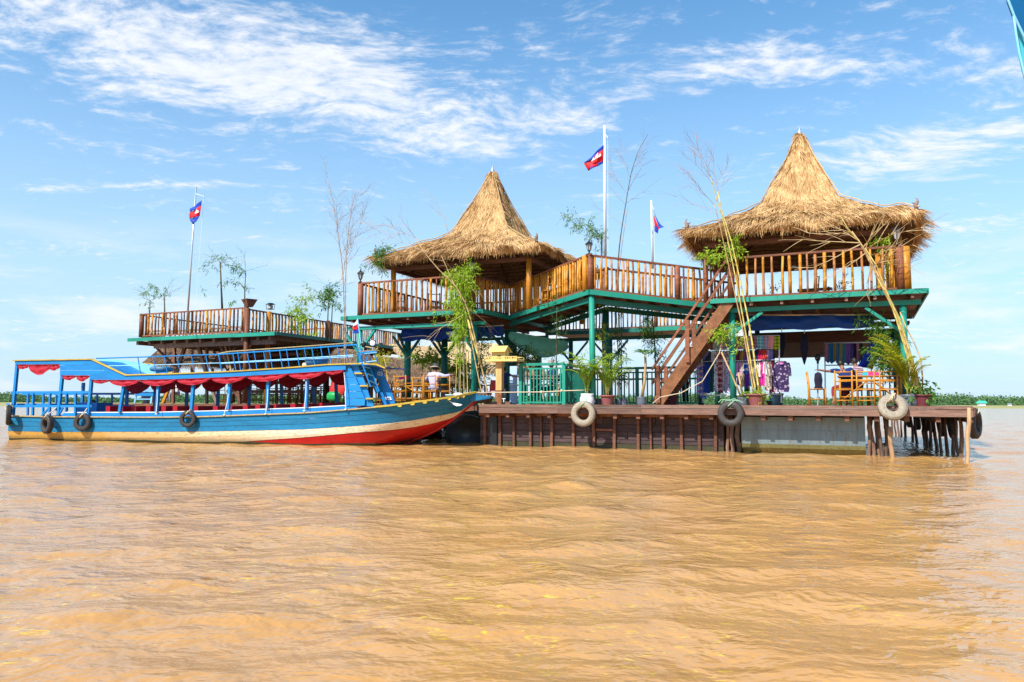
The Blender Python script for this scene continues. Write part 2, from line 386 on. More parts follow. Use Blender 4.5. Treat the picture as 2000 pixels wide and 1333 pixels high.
M['pot_pink'] = mat_paint('dusty_pink_pot', (0.30,0.085,0.08), 0.6, 0.2, (0.2,0.13,0.1), 0.3)
M['pot_maroon'] = mat_paint('maroon_pot', (0.14,0.025,0.035), 0.5, 0.2)
M['bag_grey'] = mat_paint('grey_plastic_bag', (0.10,0.115,0.14), 0.4, 0.35, bump=0.6)
M['leaf_lime'] = mat_leaf('lime_leaves', (0.20,0.36,0.015), (0.42,0.56,0.05))
M['leaf'] = mat_leaf('green_leaves', (0.05,0.15,0.02), (0.14,0.29,0.04))
M['leaf_dark'] = mat_leaf('dark_green_leaves', (0.018,0.06,0.018), (0.07,0.15,0.035), 0.2)
M['leaf_pale'] = mat_leaf('pale_green_leaves', (0.12,0.26,0.10), (0.26,0.40,0.20), 0.45)
M['leaf_yellow'] = mat_leaf('yellow_palm_leaves', (0.38,0.44,0.02), (0.62,0.60,0.06), 0.45)
M['wall_brown'] = mat_plain('brown_sheet', (0.22,0.14,0.095), 0.7)
# ---------------------------------------------------------------- water, far shore
def mat_water():
    m, t, p = base_mat('muddy_water'); g = t.node('ShaderNodeNewGeometry'); pos = g.outputs['Position']
    big = t.noise(t.mapping(pos,(0.10,0.30,1)), 1.0, 4, 0.6); mid = t.noise(t.mapping(pos,(0.8,2.2,1)), 1.0, 5, 0.6)
    c = t.mix(t.rng(big, 0.35, 0.65), (0.46,0.234,0.070,1), (0.51,0.278,0.102,1))
    c = t.mix(t.math('MULTIPLY', t.rng(mid, 0.3, 0.7), 0.35), c, (0.34,0.165,0.045,1))
    # floating yellow pollen streaks, in patches near the camera's boat
    st = t.noise(t.mapping(pos,(3.0,6.0,1)), 2.6, 8, 0.72, 1.2); pa = t.noise(t.mapping(pos,(0.55,0.55,1),(0,0,0),(3.3,1.7,0)), 1.0, 2, 0.5)
    sf = t.math('MULTIPLY', t.rng(st, 0.575, 0.64, smooth=True), t.rng(pa, 0.43, 0.54, smooth=True))
    c = t.mix(t.math('MULTIPLY', sf, 0.8), c, (0.66,0.46,0.03,1))
    t.link(c, p.inputs['Base Color'])
    p.inputs['Roughness'].default_value = 0.10; p.inputs['IOR'].default_value = 1.36; p.inputs['Specular IOR Level'].default_value = 0.5
    n1 = t.noise(t.mapping(pos,(1.0,1.15,1),(0,0,0.25)), 3.6, 3, 0.55, 0.25)
    n2 = t.noise(t.mapping(pos,(1.0,1.1,1),(0,0,-0.3)), 9.0, 2, 0.5, 0.2)
    n0 = t.noise(t.mapping(pos,(1.0,1.4,1),(0,0,0.1)), 1.0, 3, 0.5, 0.3)
    h = t.math('ADD', t.math('MULTIPLY', n1, 0.62), t.math('ADD', t.math('MULTIPLY', n2, 0.11), t.math('MULTIPLY', n0, 1.1)))
    b = t.node('ShaderNodeBump'); b.inputs['Strength'].default_value = 0.95; b.inputs['Distance'].default_value = 0.075
    t.link(h, b.inputs['Height']); t.link(b.outputs[0], p.inputs['Normal'])
    return m
M['water'] = mat_water()
def make_water():
    ang = np.concatenate([np.radians(np.linspace(-48,48,560)), np.radians(np.linspace(52,308,64))])   # measured from +Y
    rad = np.concatenate([[0.5], np.geomspace(1.2,60,520), np.geomspace(64,6000,60)])
    A_, R_ = np.meshgrid(ang, rad); Xw = R_*np.sin(A_); Yw = R_*np.cos(A_); Zw = np.zeros_like(Xw)
    g = np.random.default_rng(5)
    for i in range(80):
        lam = g.uniform(0.38,0.6)*np.exp(g.uniform(0,1.9)); k = 2*np.pi/lam; th = g.normal(1.75,0.85)
        kx, ky = k*np.cos(th), k*np.sin(th); amp = 0.0025*lam**0.75*g.uniform(0.5,1.2)
        Zw += amp*np.sin(kx*Xw+ky*Yw+g.uniform(0,6.28)+0.6*np.sin(0.33*Xw+0.21*Yw+i))
    fade = np.clip((90-R_)/50,0,1); Zw = Zw*fade
    Zw = np.where(Zw>0, Zw*1.25, Zw*0.85)
    n = len(ang); mrow = len(rad)
    V = np.stack([Xw,Yw,Zw],-1).reshape(-1,3); i, j = np.meshgrid(np.arange(mrow-1), np.arange(n), indexing='ij')
    a = i*n+j; b = i*n+(j+1)%n; Fc = np.stack([a,a+n,b+n,b],-1).reshape(-1,4)
    V = np.vstack([V, [[0,0,Zw[0].mean()]]]); c = len(V)-1
    tri = np.stack([np.full(n,c),np.arange(n),(np.arange(n)+1)%n,np.full(n,c)],-1)
    me = raw_mesh('water', V, Fc, M['water'], True)
    o = bpy.data.objects.new('water', me); link(o); o['kind'] = 'structure'; return o
make_water()

def mat_shore():
    m, t, p = base_mat('shore_grass'); g = t.node('ShaderNodeNewGeometry'); pos = g.outputs['Position']
    a = t.noise(t.mapping(pos,(0.02,0.06,1)), 1.0, 5, 0.6); b = t.noise(t.mapping(pos,(0.3,0.6,1)), 1.0, 4)
    c = t.mix(t.rng(a, 0.38, 0.60), (0.30,0.30,0.09,1), (0.42,0.28,0.13,1)); c = t.mix(t.math('MULTIPLY', b, 0.5), c, (0.16,0.24,0.06,1))
    t.link(c, p.inputs['Base Color']); p.inputs['Roughness'].default_value = 0.95; return m
M['shore'] = mat_shore()
def make_shore():
    xs = np.linspace(-900,900,260); rows = []
    g = np.random.default_rng(3); edge = 205+12*np.sin(xs*0.012)+6*np.sin(xs*0.05+1)+3*np.sin(xs*0.21)
    for d, z in ((0,-0.3),(2,0.10),(40,0.22),(150,0.3),(600,0.5),(3000,0.6)):
        rows.append(np.stack([xs*(1+d/900), edge+d, np.full_like(xs,z)],-1))
    V = np.concatenate(rows); n = len(xs); i, j = np.meshgrid(np.arange(len(rows)-1), np.arange(n-1), indexing='ij'); a = i*n+j
    Fc = np.stack([a,a+1,a+1+n,a+n],-1).reshape(-1,4)
    o = np_part('far_shore_land', V, Fc, M['shore']); o['kind'] = 'structure'
make_shore()

def leaf_cards(P, size, up_bias=0.3, g=rng):
    n = len(P); d = g.normal(size=(n,3)); d[:,2] += up_bias; d /= np.linalg.norm(d,axis=1)[:,None]
    e = np.cross(d, g.normal(size=(n,3))); e /= np.linalg.norm(e,axis=1)[:,None]; s = size[:,None]
    V = np.stack([P-d*s*0.5, P+e*s*0.32, P+d*s*0.5, P-e*s*0.32],1).reshape(-1,3)
    return V, np.arange(4*n).reshape(n,4)
M['hazed_leaf'] = mat_leaf('hazed_scrub_leaves', (0.055,0.125,0.045), (0.125,0.235,0.085), 0.15, 0.8)  # leaf colours lightened to stand in for haze
def tree_line(x0, x1, y0, depth, hbase, n, seed, name, label):
    g = np.random.default_rng(seed)
    X_ = g.uniform(x0,x1,n); Dp = g.uniform(0,depth,n)
    hh = hbase*(0.78+0.20*np.sin(X_*0.033+seed)+0.10*np.sin(X_*0.013*seed)+0.13*np.sin(X_*0.11+1.3*seed+Dp*0.1)+0.11*np.sin(X_*0.31+Dp*0.3)+0.10*np.sin(X_*0.73+Dp))
    Z_ = hh*np.sqrt(g.uniform(0.0,1.0,n))
    P = np.stack([X_, y0+Dp+0.00015*X_**2*0, Z_+0.2],-1)
    V, Fc = leaf_cards(P, g.uniform(0.9,1.9,n), 0.2, g)
    # solid dim heart of the scrub so that no sky shows low down
    xs = np.arange(x0,x1,3.0); hs = hbase*(0.58+0.14*np.sin(xs*0.033+seed)+0.10*np.sin(xs*0.11+1.3*seed)+0.06*np.sin(xs*0.5))
    rr = [np.stack([xs, np.full_like(xs,y0+depth*0.35), np.zeros_like(xs)],-1), np.stack([xs, np.full_like(xs,y0+depth*0.5), hs],-1), np.stack([xs, np.full_like(xs,y0+depth*0.9), np.zeros_like(xs)],-1)]
    B = np.concatenate(rr); m_ = len(xs); k = len(V); q = []
    for r_ in range(2):
        a = k+r_*m_+np.arange(m_-1); q.append(np.stack([a,a+1,a+1+m_,a+m_],-1))
    V = np.vstack([V,B]); Fc = np.vstack([Fc]+q)
    o = np_part(name, V, Fc, M['hazed_leaf']); tag(o, label, 'woodland', kind='stuff')
tree_line(-560, -20, 560, 34, 6.3, 26000, 2, 'mangrove_scrub', 'low green scrub woodland on the far shore left of the floating restaurant')
tree_line(-19, 700, 520, 34, 7.0, 34000, 4, 'mangrove_scrub', 'low green scrub woodland on the far shore right of the floating restaurant')
DZ = 1.19      # top of the floating deck, just under the camera's height
# ---------------------------------------------------------------- shared baluster meshes (one metre long)
def bal_variant(mat, r, n=6):
    mb = MB(); pts = []; rs = []; z = 0.0; nodes = sorted(random.uniform(0.1,0.95) for _ in range(3)); bx, by = jit(0.02), jit(0.02)
    for q in [0.0]+nodes+[1.0]:
        off = Vector((bx*math.sin(q*3.1), by*math.sin(q*3.1), q))
        if 0 < q < 1:
            pts += [off-ZZ*0.022, off, off+ZZ*0.022]; rs += [r, r*1.16, r]
        else: pts.append(off); rs.append(r)
    mb.tube(pts, rs, n); mb.sm = True
    return raw_mesh('baluster', mb.v, mb.f, mat, True)
BAL = {'o': [bal_variant(M['bam_o'], 0.040) for _ in range(7)], 'b': [bal_variant(M['bam_b'], 0.036) for _ in range(6)],
       'd': [bal_variant(M['wood_red'], 0.030) for _ in range(4)]}
def railing(root, p0, p1, h, pitch, orange=0.6, top=0.0, rw=0.07, rail=None, ends=(1,1), post_r=0.075, fat=1.0, skip=()):
    p0 = Vector(p0); p1 = Vector(p1); L = (p1-p0).length; rail = rail or M['wood_red']
    d = (p1-p0)/L; e = d*(0.10)
    MB().bar(p0-e+ZZ*(h-0.03), p1+e+ZZ*(h-0.03), rw, 0.055).build('handrail', rail, root)
    MB().bar(p0+ZZ*0.045, p1+ZZ*0.045, rw*0.9, 0.05).build('bottom_rail', rail, root)
    for k, q in enumerate((p0,p1)):
        if ends[k]: MB().tube([q+ZZ*0.0, q+ZZ*(h-0.06)], [post_r, post_r*0.93], 8).build('rail_post', M['wood_red'], root, smooth=True)
    n = max(2, int(round(L/pitch)))
    for i in range(1 if ends[0] else 0, n if ends[1] else n+1):
        t = min(1.0,max(0.0,(i+jit(0.16))/n)); q = p0+(p1-p0)*t
        kind = 'o' if random.random() < orange else random.choice('bbd'); me = random.choice(BAL[kind]); s = random.uniform(0.68,1.12)*fat*0.92
        inst('baluster', me, root, q+ZZ*0.07, (jit(0.018),jit(0.018),random.uniform(0,6.28)), (s,s,h-0.125))
def decking(root, f0, f1, r0, r1, nb, th=0.05, mat=None, gap=0.012):
    """boards from the left edge to the right edge, one after another from front to rear"""
    f0, f1, r0, r1 = map(Vector, (f0,f1,r0,r1)); mat = mat or M['wood_red']
    for i in range(nb):
        t0 = i/nb; t1 = (i+1)/nb; g = gap/((r0-f0).length)
        A0 = lerp(f0,r0,t0+g/2); A1 = lerp(f1,r1,t0+g/2); B1 = lerp(f1,r1,t1-g/2); B0 = lerp(f0,r0,t1-g/2); dz = ZZ*(-th+jit(0.004))
        MB().hexa([A0+dz,A1+dz,B1+dz,B0+dz,A0,A1,B1,B0]).build('floorboard', mat, root)
def joists(root, f0, f1, r0, r1, n, drop=0.11, w_=0.07, h_=0.11, ext=0.12, mat=None):
    f0, f1, r0, r1 = map(Vector, (f0,f1,r0,r1))
    for i in range(n):
        t = (i+0.5)/n+jit(0.01); a = lerp(f0,f1,t); b = lerp(r0,r1,t); d = (b-a).normalized()
        MB().bar(a+d*0.06-ZZ*drop, b+d*ext-ZZ*drop, w_, h_).build('joist', mat or M['wood_red'], root)
def fascia(root, p0, p1, h=0.13, t=0.035, mat=None, off=0.0, nseg=1, out=None):
    p0 = Vector(p0); p1 = Vector(p1); d = (p1-p0).normalized(); o_ = Vector((d.y,-d.x,0)) if out is None else out
    for i in range(nseg):
        a = lerp(p0,p1,i/nseg)+d*(0.004 if i else 0); b = lerp(p0,p1,(i+1)/nseg)
        MB().bar(a+o_*(t/2+0.004)-ZZ*(h/2+off), b+o_*(t/2+0.004)-ZZ*(h/2+off), t, h).build('fascia', mat or M['teal'], root)
def post(root, p0, p1, r=0.08, mat=None, name='post', n=10):
    MB().tube([p0, lerp(Vector(p0),Vector(p1),0.5), p1], [r*1.02,r,r*0.97], n).build(name, mat or M['teal'], root, smooth=True)
def brace(root, p0, p1, w_=0.08, mat=None): MB().bar(p0, p1, w_, w_).build('brace', mat or M['teal'], root)

# ---------------------------------------------------------------- thatch
def mat_thatch(name, c1, c2, c3):
    m, t, p = base_mat(name); g = t.node('ShaderNodeNewGeometry'); tc = t.node('ShaderNodeTexCoord')
    r = g.outputs['Random Per Island']; a = t.noise(tc.outputs['Object'], 2.0, 5, 0.7, 1.0)
    c = t.mix(t.rng(t.math('ADD', t.math('MULTIPLY', r, 0.55), t.math('MULTIPLY', t.rng(a,0.35,0.62), 0.5)), 0.12, 0.88), C4(c1), C4(c2))
    c = t.mix(t.rng(r, 0.86, 0.95), c, C4(c3))
    t.link(c, p.inputs['Base Color']); p.inputs['Roughness'].default_value = 0.75; p.inputs['Specular IOR Level'].default_value = 0.25
    tr = t.node('ShaderNodeBsdfTranslucent'); t.link(c, tr.inputs[0]); mx = t.node('ShaderNodeMixShader'); mx.inputs[0].default_value = 0.18
    t.link(p.outputs[0], mx.inputs[1]); t.link(tr.outputs[0], mx.inputs[2]); t.link(mx.outputs[0], t.n['Material Output'].inputs[0]); return m
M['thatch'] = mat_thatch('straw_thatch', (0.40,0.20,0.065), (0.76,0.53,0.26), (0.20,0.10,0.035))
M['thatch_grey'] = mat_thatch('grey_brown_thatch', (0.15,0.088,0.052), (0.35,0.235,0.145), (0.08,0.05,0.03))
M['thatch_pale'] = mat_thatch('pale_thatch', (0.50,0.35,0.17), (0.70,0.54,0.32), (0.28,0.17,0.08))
def mat_lining():
    m, t, p = base_mat('palm_mat_lining'); tc = t.node('ShaderNodeTexCoord'); s = t.node('ShaderNodeSeparateXYZ'); t.link(tc.outputs['Object'], s.inputs[0])
    a = t.noise(t.mapping(tc.outputs['Object'],(2,2,16)), 3.0, 6, 0.7)
    t.link(t.mix(t.rng(a,0.35,0.65), (0.12,0.065,0.03,1), (0.42,0.26,0.13,1)), p.inputs['Base Color']); p.inputs['Roughness'].default_value = 0.9; return m
M['lining'] = mat_lining()
def blades(P, D, N, L, Wd, g, droop=0.25):
    """P base, D direction, N surface normal, L length, Wd width -> tapered two-piece straw blades"""
    D = D/np.linalg.norm(D,axis=1)[:,None]; S = np.cross(D,N); S /= (np.linalg.norm(S,axis=1)[:,None]+1e-9)
    tw = g.normal(0,0.5,len(P))[:,None]; S = S*np.cos(tw)+N*np.sin(tw)
    L = L[:,None]; Wd = Wd[:,None]; mid = P+D*L*0.5; D2 = D.copy(); D2[:,2] -= droop; D2 /= np.linalg.norm(D2,axis=1)[:,None]
    tip = mid+D2*L*0.55
    V = np.stack([P-S*Wd/2,P+S*Wd/2,mid+S*Wd*0.42,mid-S*Wd*0.42,tip+S*Wd*0.10,tip-S*Wd*0.10],1).reshape(-1,3)
    k = np.arange(len(P))*6; F1 = np.stack([k,k+1,k+2,k+3],-1); F2 = np.stack([k+3,k+2,k+4,k+5],-1)
    return V, np.vstack([F1,F2])
PROF = [(0.0,1.0),(0.03,0.965),(0.08,0.885),(0.16,0.72),(0.26,0.53),(0.345,0.372),(0.43,0.315),(0.56,0.25),(0.72,0.185),(0.87,0.13),(1.0,0.075)]
def pavilion_roof(root, ca, cb, half, zp, ze, n_blades, seed, mat):
    g = np.random.default_rng(seed); ps = np.array([p[0] for p in PROF]); pz = np.array([p[1] for p in PROF])
    fdv = np.array(FD); sdv = np.array(SD); C_ = np.array(W(ca,cb,0)); H_ = zp-ze
    def kk(ph, s):
        sq = 1/np.maximum(np.abs(np.cos(ph)),np.abs(np.sin(ph))); m_ = np.clip(0.12+s*3.4,0,1)*0.94; return sq*m_+1.02*(1-m_)
    def surf(s, ph, off=0.0):
        r = s*half*kk(ph,s); lump = 0.022*np.sin(ph*5+s*9+seed)+0.022*np.sin(ph*11-s*17)+0.02*np.sin(ph*23+s*31)
        z = ze+H_*np.interp(s,ps,pz)+lump*(0.25+s)+off-0.10*np.clip(s-0.8,0,1)*np.cos(4*ph)*1.2*0
        return C_+np.multiply.outer(r*np.cos(ph),fdv)+np.multiply.outer(r*np.sin(ph),sdv)+np.multiply.outer(z,np.array([0,0,1.0]))
    # thatch body: outer skin, thick edge, inner skin
    ns, nph = 34, 96; ss = np.concatenate([[0.004],np.linspace(0.02,1,ns)]); ph = np.linspace(0,2*np.pi,nph,endpoint=False)
    Sg, Pg = np.meshgrid(ss,ph,indexing='ij'); out_ = surf(Sg,Pg,-0.05)
    inn = surf(Sg[::-1]*0.97,Pg[::-1],-0.27); A_ = np.concatenate([out_,inn]); R_ = len(A_); V = A_.reshape(-1,3)
    i, j = np.meshgrid(np.arange(R_-1),np.arange(nph),indexing='ij'); a = i*nph+j; b = i*nph+(j+1)%nph
    Fq = np.stack([a,b,b+nph,a+nph],-1).reshape(-1,4); cut = (len(out_)+1)*nph
    thq = np_part('thatch', V[:cut+nph], Fq[:cut], mat, root); np_part('palm_lining', V, Fq[cut:], M['lining'], thq)
    # straw
    n = n_blades; s = np.sqrt(g.uniform(0.0004,1.0,n)); s = np.where(g.random(n)<0.36, g.uniform(0.01,0.5,n), s)
    rows = 17.0; s = (np.floor(s*rows)+g.beta(1.3,2.2,n))/rows; s = np.clip(s,0.006,0.995)
    f = g.uniform(0,2*np.pi,n); P = surf(s,f,0.0); e = 1e-3
    Td = surf(np.minimum(s+0.01,1.02),f)-surf(s,f); Td /= np.linalg.norm(Td,axis=1)[:,None]
    Tp = surf(s,f+e)-P; Tp /= np.linalg.norm(Tp,axis=1)[:,None]; N = np.cross(Td,Tp); N *= np.sign(N[:,2]+1e-6)[:,None]
    sw = 0.55*np.sin(f*7+s*21+seed)+0.35*np.sin(f*17-s*33); D = Td+Tp*(g.normal(0,0.20,n)+sw*0.45)[:,None]+N*(g.uniform(-0.05,0.11,n))[:,None]
    L = g.uniform(0.22,0.50,n)*(0.6+0.55*s); V1, F1 = blades(P-N*0.02, D, N, L, g.uniform(0.010,0.024,n), g)
    # hanging eave fringe
    m = 7000; f = g.uniform(0,2*np.pi,m); s = g.uniform(0.93,1.0,m); off = -g.uniform(0,0.20,m); P = surf(s,f,0)+np.multiply.outer(off*np.clip((s-0.86)*8,0,1),[0,0,1.0])
    rad = np.multiply.outer(np.cos(f),fdv)+np.multiply.outer(np.sin(f),sdv); Tp = np.cross([0,0,1.0],rad)
    clump = np.sin(f*31+seed)*0.3+np.sin(f*57)*0.25
    D = rad*g.uniform(0.05,0.45,m)[:,None]+np.array([0,0,-1.0])+Tp*(clump*0.6+g.normal(0,0.22,m))[:,None]
    V2, F2 = blades(P, D, rad, g.uniform(0.12,0.24,m)*(1+clump*0.4), g.uniform(0.010,0.022,m), g)
    V = np.vstack([V1,V2]); Fc = np.vstack([F1,F2+len(V1)])
    np_part('straw', V, Fc, mat, thq, kind='stuff')
    # hips: pale bamboo strips with straw, and curled horn ends
    for q in range(4):
        an = math.pi/4+q*math.pi/2; pts = [Vector(surf(np.array([x]),np.array([an]),0.06)[0]) for x in np.linspace(0.03,0.985,18)]
        MB().tube([q_+Vector((jit(.02),jit(.02),jit(.02)-0.012)) for q_ in pts], 0.017, 5).build('hip_strip', M['bam_dry'], thq)
        e_ = Vector(surf(np.array([0.955]),np.array([an]),0.02)[0]); o_ = (FD*math.cos(an)+SD*math.sin(an)).normalized()
        MB().tube([e_-ZZ*0.05, e_+ZZ*0.07-o_*0.02, e_+ZZ*0.14+o_*0.04, e_+ZZ*0.21+o_*0.03, e_+ZZ*0.24-o_*0.02], [0.05,0.055,0.035,0.02,0.008], 6).build('horn_finial', M['wood_grey'], thq, smooth=True)
        MB().tube([e_+ZZ*0.08, e_+ZZ*0.13-o_*0.08, e_+ZZ*0.16-o_*0.13], [0.035,0.02,0.006], 5).build('horn_finial', M['wood_grey'], thq, smooth=True)
    tp = W(ca,cb,zp); MB().tube([tp-ZZ*0.25, tp+ZZ*0.03, tp+ZZ*0.06, tp+ZZ*0.22], [0.09,0.05,0.028,0.008], 8).build('peak_spike', M['metal'], thq, smooth=True)
    # frame under the thatch
    for q in range(12):
        an = q*math.pi/6+0.26; pts = [Vector(surf(np.array([x]),np.array([an]),-0.33)[0]) for x in (0.93,0.6,0.36,0.22,0.06)]
        MB().tube(pts, 0.035, 5).build('rafter', M['wood'], root)
    for lv in (0.95,0.89,0.83,0.77,0.71,0.65,0.59,0.53,0.47,0.41,0.36):
        pts = [Vector(surf(np.array([lv]),np.array([x]),-0.31)[0]) for x in np.linspace(0,2*np.pi,33)]
        MB().tube(pts, 0.016, 4, cap=False).build('batten', M['wood'], root)
    hb_ = half*0.80; zb = ze+H_*0.02-0.16
    cs = [(-1,-1),(1,-1),(1,1),(-1,1)]
    for q in range(4):
        a0, b0 = cs[q]; a1, b1 = cs[(q+1)%4]
        MB().bar(W(ca+a0*hb_,cb+b0*hb_,zb), W(ca+a1*hb_,cb+b1*hb_,zb), 0.09, 0.13).build('ring_beam', M['wood'], root)
    return zb, hb_

# ---------------------------------------------------------------- the floating deck
root = thing('floating_deck', 'long weathered brown plank deck floating under the thatched restaurant, with a planked timber hull below', 'floating deck', W(-6,0.6,0))
rows = 28
for i in range(rows):
    b0 = 0.0+i*0.36; 
    MB().hexa([W(-12.3,b0,DZ-0.05),W(0,b0,DZ-0.05),W(0,b0+0.35,DZ-0.05),W(-12.3,b0+0.35,DZ-0.05),W(-12.3,b0,DZ),W(0,b0,DZ),W(0,b0+0.35,DZ),W(-12.3,b0+0.35,DZ)]).build('deck_plank', M['wood_fascia'], root)
segs = [-12.35,-9.9,-7.55,-5.2,-2.7,0.02]
for i in range(5):
    MB().bar(W(segs[i]+0.004,-0.03,DZ-0.035), W(segs[i+1],-0.03,DZ-0.035), 0.05, 0.075).build('edge_lip', M['wood_fascia'], root)
    MB().bar(W(segs[i]+0.004,-0.015+jit(0.006),DZ-0.16), W(segs[i+1],-0.015,DZ-0.16), 0.045, 0.165).build('edge_beam', M['wood_fascia'], root)
MB().bar(W(0.03,0,DZ-0.12), W(0.03,10.0,DZ-0.12), 0.05, 0.20).build('edge_beam', M['wood_fascia'], root)
for i in range(20):
    a = -12.1+i*0.635; MB().bar(W(a,0.03,DZ-0.31), W(a,9.9,DZ-0.31), 0.10, 0.11).build('joist', M['wood'], root)
# timber hull, px 935..1415
HB = 0.52
a0 = AB(937,845,HB)[0]; a1 = AB(1413,845,HB)[0]
zr = [0.86,0.66,0.45,0.24,0.13,-0.3]
for r_ in range(5):
    cuts = [a0]+sorted(random.uniform(a0+0.8,a1-0.8) for _ in range(3))+[a1]
    for c0, c1 in zip(cuts[:-1],cuts[1:]):
        MB().bar(W(c0+0.006,HB+0.05+jit(0.006),(zr[r_]+zr[r_+1])/2), W(c1-0.006,HB+0.05+jit(0.006),(zr[r_]+zr[r_+1])/2), 0.04, zr[r_]-zr[r_+1]-0.014).build('hull_plank', M['algae'] if r_==4 else M['hull_plank'], root)
MB().hexa([W(a0,HB+0.08,-0.3),W(a1,HB+0.08,-0.3),W(a1,9.5,-0.3),W(a0,9.5,-0.3),W(a0,HB+0.08,0.85),W(a1,HB+0.08,0.85),W(a1,9.5,0.85),W(a0,9.5,0.85)]).build('hull_core', M['wood'], root)
MB().bar(W(a0,HB-0.02,0.925), W(a1,HB-0.02,0.925), 0.09, 0.13).build('waling', M['wood_stair'], root)
for k, px in enumerate([948,978,1005,1037,1058,1078,1121,1161,1200,1247,1272,1296,1332,1366,1397]):
    a = AB(px,845,HB)[0]; th = 0.05 if k in (4,10) else 0.075
    MB().bar(W(a,HB-0.015,-0.25), W(a+jit(0.02),HB-0.015,0.86), th, 0.08, up=SD).build('stud', M['wood'], root)
MB().bar(W(AB(1162,845,HB)[0]+0.04,HB-0.01,0.50), W(AB(1200,845,HB)[0]-0.04,HB-0.01,0.50), 0.05, 0.06).build('cleat', M['wood_red'], root)
# region behind the tour boat: the restaurant floor
fl = thing('restaurant_floor', 'low brown plank floor of the open restaurant behind the blue boat', 'floating deck', W(-22,2,0.4))
for i in range(30):
    b0 = 1.6+i*0.42; MB().hexa([W(-31,b0,DZ-0.08),W(-12.36,b0,DZ-0.08),W(-12.36,b0+0.41,DZ-0.08),W(-31,b0+0.41,DZ-0.08),W(-31,b0,DZ-0.03),W(-12.36,b0,DZ-0.03),W(-12.36,b0+0.41,DZ-0.03),W(-31,b0+0.41,DZ-0.03)]).build('deck_plank', M['wood'], fl)
MB().bar(W(-31,1.57,DZ-0.13), W(-12.4,1.57,DZ-0.13), 0.05, 0.2).build('edge_beam', M['wood'], fl)
for b in (2.2,6,10,14): MB().bar(W(-31,b,0.9), W(-12.4,b,0.9), 0.2, 0.2).build('floor_beam', M['wood'], fl)
for a in np.arange(-30.5,-13,2.4):
    for b in (2.4,8,13.5): MB().tube([W(a,b,-0.4),W(a,b,0.8)], 0.32, 14).build('float_drum', M['bag_grey'], fl, smooth=True)

# steel pontoons
g0 = AB(1448,845,HB)[0]; g1 = AB(1690,845,HB)[0]
pt = thing('steel_pontoon', 'pale grey-blue steel pontoon with a muddy green waterline under the right half of the deck', 'pontoon', W((g0+g1)/2,HB,0))
def pontoon(root, a0, a1, b0, b1, zt, zm, mat, low, r=0.22):
    sec = [(b0,zt),(b0,zm+0.14),(b0+0.01,0.30),(b0+0.06,0.16),(b0+0.2,0.0),(b0+0.45,-0.3),(b1-0.45,-0.3),(b1,0.2),(b1,zt)]
    na = 14; G = [[W(lerp(a0,a1,i/(na-1)),b,z) for b, z in sec[:4]] for i in range(na)]
    top = [(b0,zt),(b0,zm)]; 
    def skin(se, nm, mt):
        MB().grid([[W(lerp(a0,a1,i/(na-1)),b,z) for b, z in se] for i in range(na)]).build(nm, mt, root, smooth=False)
    skin([(b0,zt),(b0,zm+0.012)],'upper_plate',mat); skin([(b0,zm+0.012),(b0-0.012,zm+0.012),(b0-0.012,zm),(b0,zm)],'weld_seam',mat)
    skin([(b0,zm),(b0+0.01,0.32),(b0+0.03,0.22)],'lower_plate',mat); skin([(b0+0.03,0.22),(b0+0.07,0.12),(b0+0.2,0.0),(b0+0.45,-0.3),(b1,-0.3)],'waterline_band',low)
    for a in (a0,a1): MB().add([W(a,b,z) for b, z in sec],[tuple(range(len(sec)))]).build('end_plate', mat, root)
    MB().add([W(a0,b0,zt),W(a1,b0,zt),W(a1,b1,zt),W(a0,b1,zt)],[(0,1,2,3)]).build('top_plate', mat, root)
pontoon(pt, g0, g1, HB, 4.5, 0.90, 0.56, M['steel'], M['steel_low'])
dk = thing('dark_pontoon', 'dark rounded steel float in shadow beside the bow of the blue boat', 'pontoon', W(-12.4,1.2,0))
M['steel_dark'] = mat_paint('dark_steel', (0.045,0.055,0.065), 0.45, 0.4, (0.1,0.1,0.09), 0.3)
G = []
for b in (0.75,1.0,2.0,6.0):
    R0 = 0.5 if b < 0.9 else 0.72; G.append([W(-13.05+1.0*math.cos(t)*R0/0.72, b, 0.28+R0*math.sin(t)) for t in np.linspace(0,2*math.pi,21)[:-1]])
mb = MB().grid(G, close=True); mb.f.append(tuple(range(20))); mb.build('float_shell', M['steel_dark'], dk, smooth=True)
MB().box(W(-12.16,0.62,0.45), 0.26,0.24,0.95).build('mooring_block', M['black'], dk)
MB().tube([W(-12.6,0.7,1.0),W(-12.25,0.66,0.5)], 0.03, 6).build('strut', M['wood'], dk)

# gap with dark uprights, pile cluster and the leaning row on the right side
def pile(px, py, topz, rad, lean=(0,0), mat='pile', label='', zb=None, group=None, ba=None, cat='wooden pile'):
    base = at_z(px,py,0.0) if ba is None else W(ba[0],ba[1],0)
    mb = MB(); pts = []; rs = []
    for k in range(6):
        t = k/5; pts.append(base+Vector((lean[0]*t+jit(0.03), lean[1]*t+jit(0.015), -0.5+t*(topz+0.5)))); rs.append(rad*(1.06-0.16*t)*(1+jit(0.1)))
    mb.tube(pts, rs, 7); o = mb.build('wooden_pile', M[mat], None, smooth=True); tag(o, label, cat, group); return o
PILES = [(1880,894),(1874,890),(1864,888),(1853,886),(1842,884),(1831,881),(1821,874),(1814,871),(1805,869),(1792,866),(1784,862),(1772,857),(1762,854),(1757,853),(1750,852),(1745,851)]
ordn = ['second','third','fourth','fifth','sixth','seventh','eighth','ninth','tenth','eleventh','twelfth','thirteenth','fourteenth','fifteenth','sixteenth','seventeenth']
for k, (px,py) in enumerate(PILES):
    pile(px, py, 1.0, 0.036+0.012*random.random(), (-0.05+jit(0.04),jit(0.05)), 'pile', 'thin crooked dark pile under the right side of the deck, %s from the front corner' % ordn[k], group='piles along the right side of the deck')
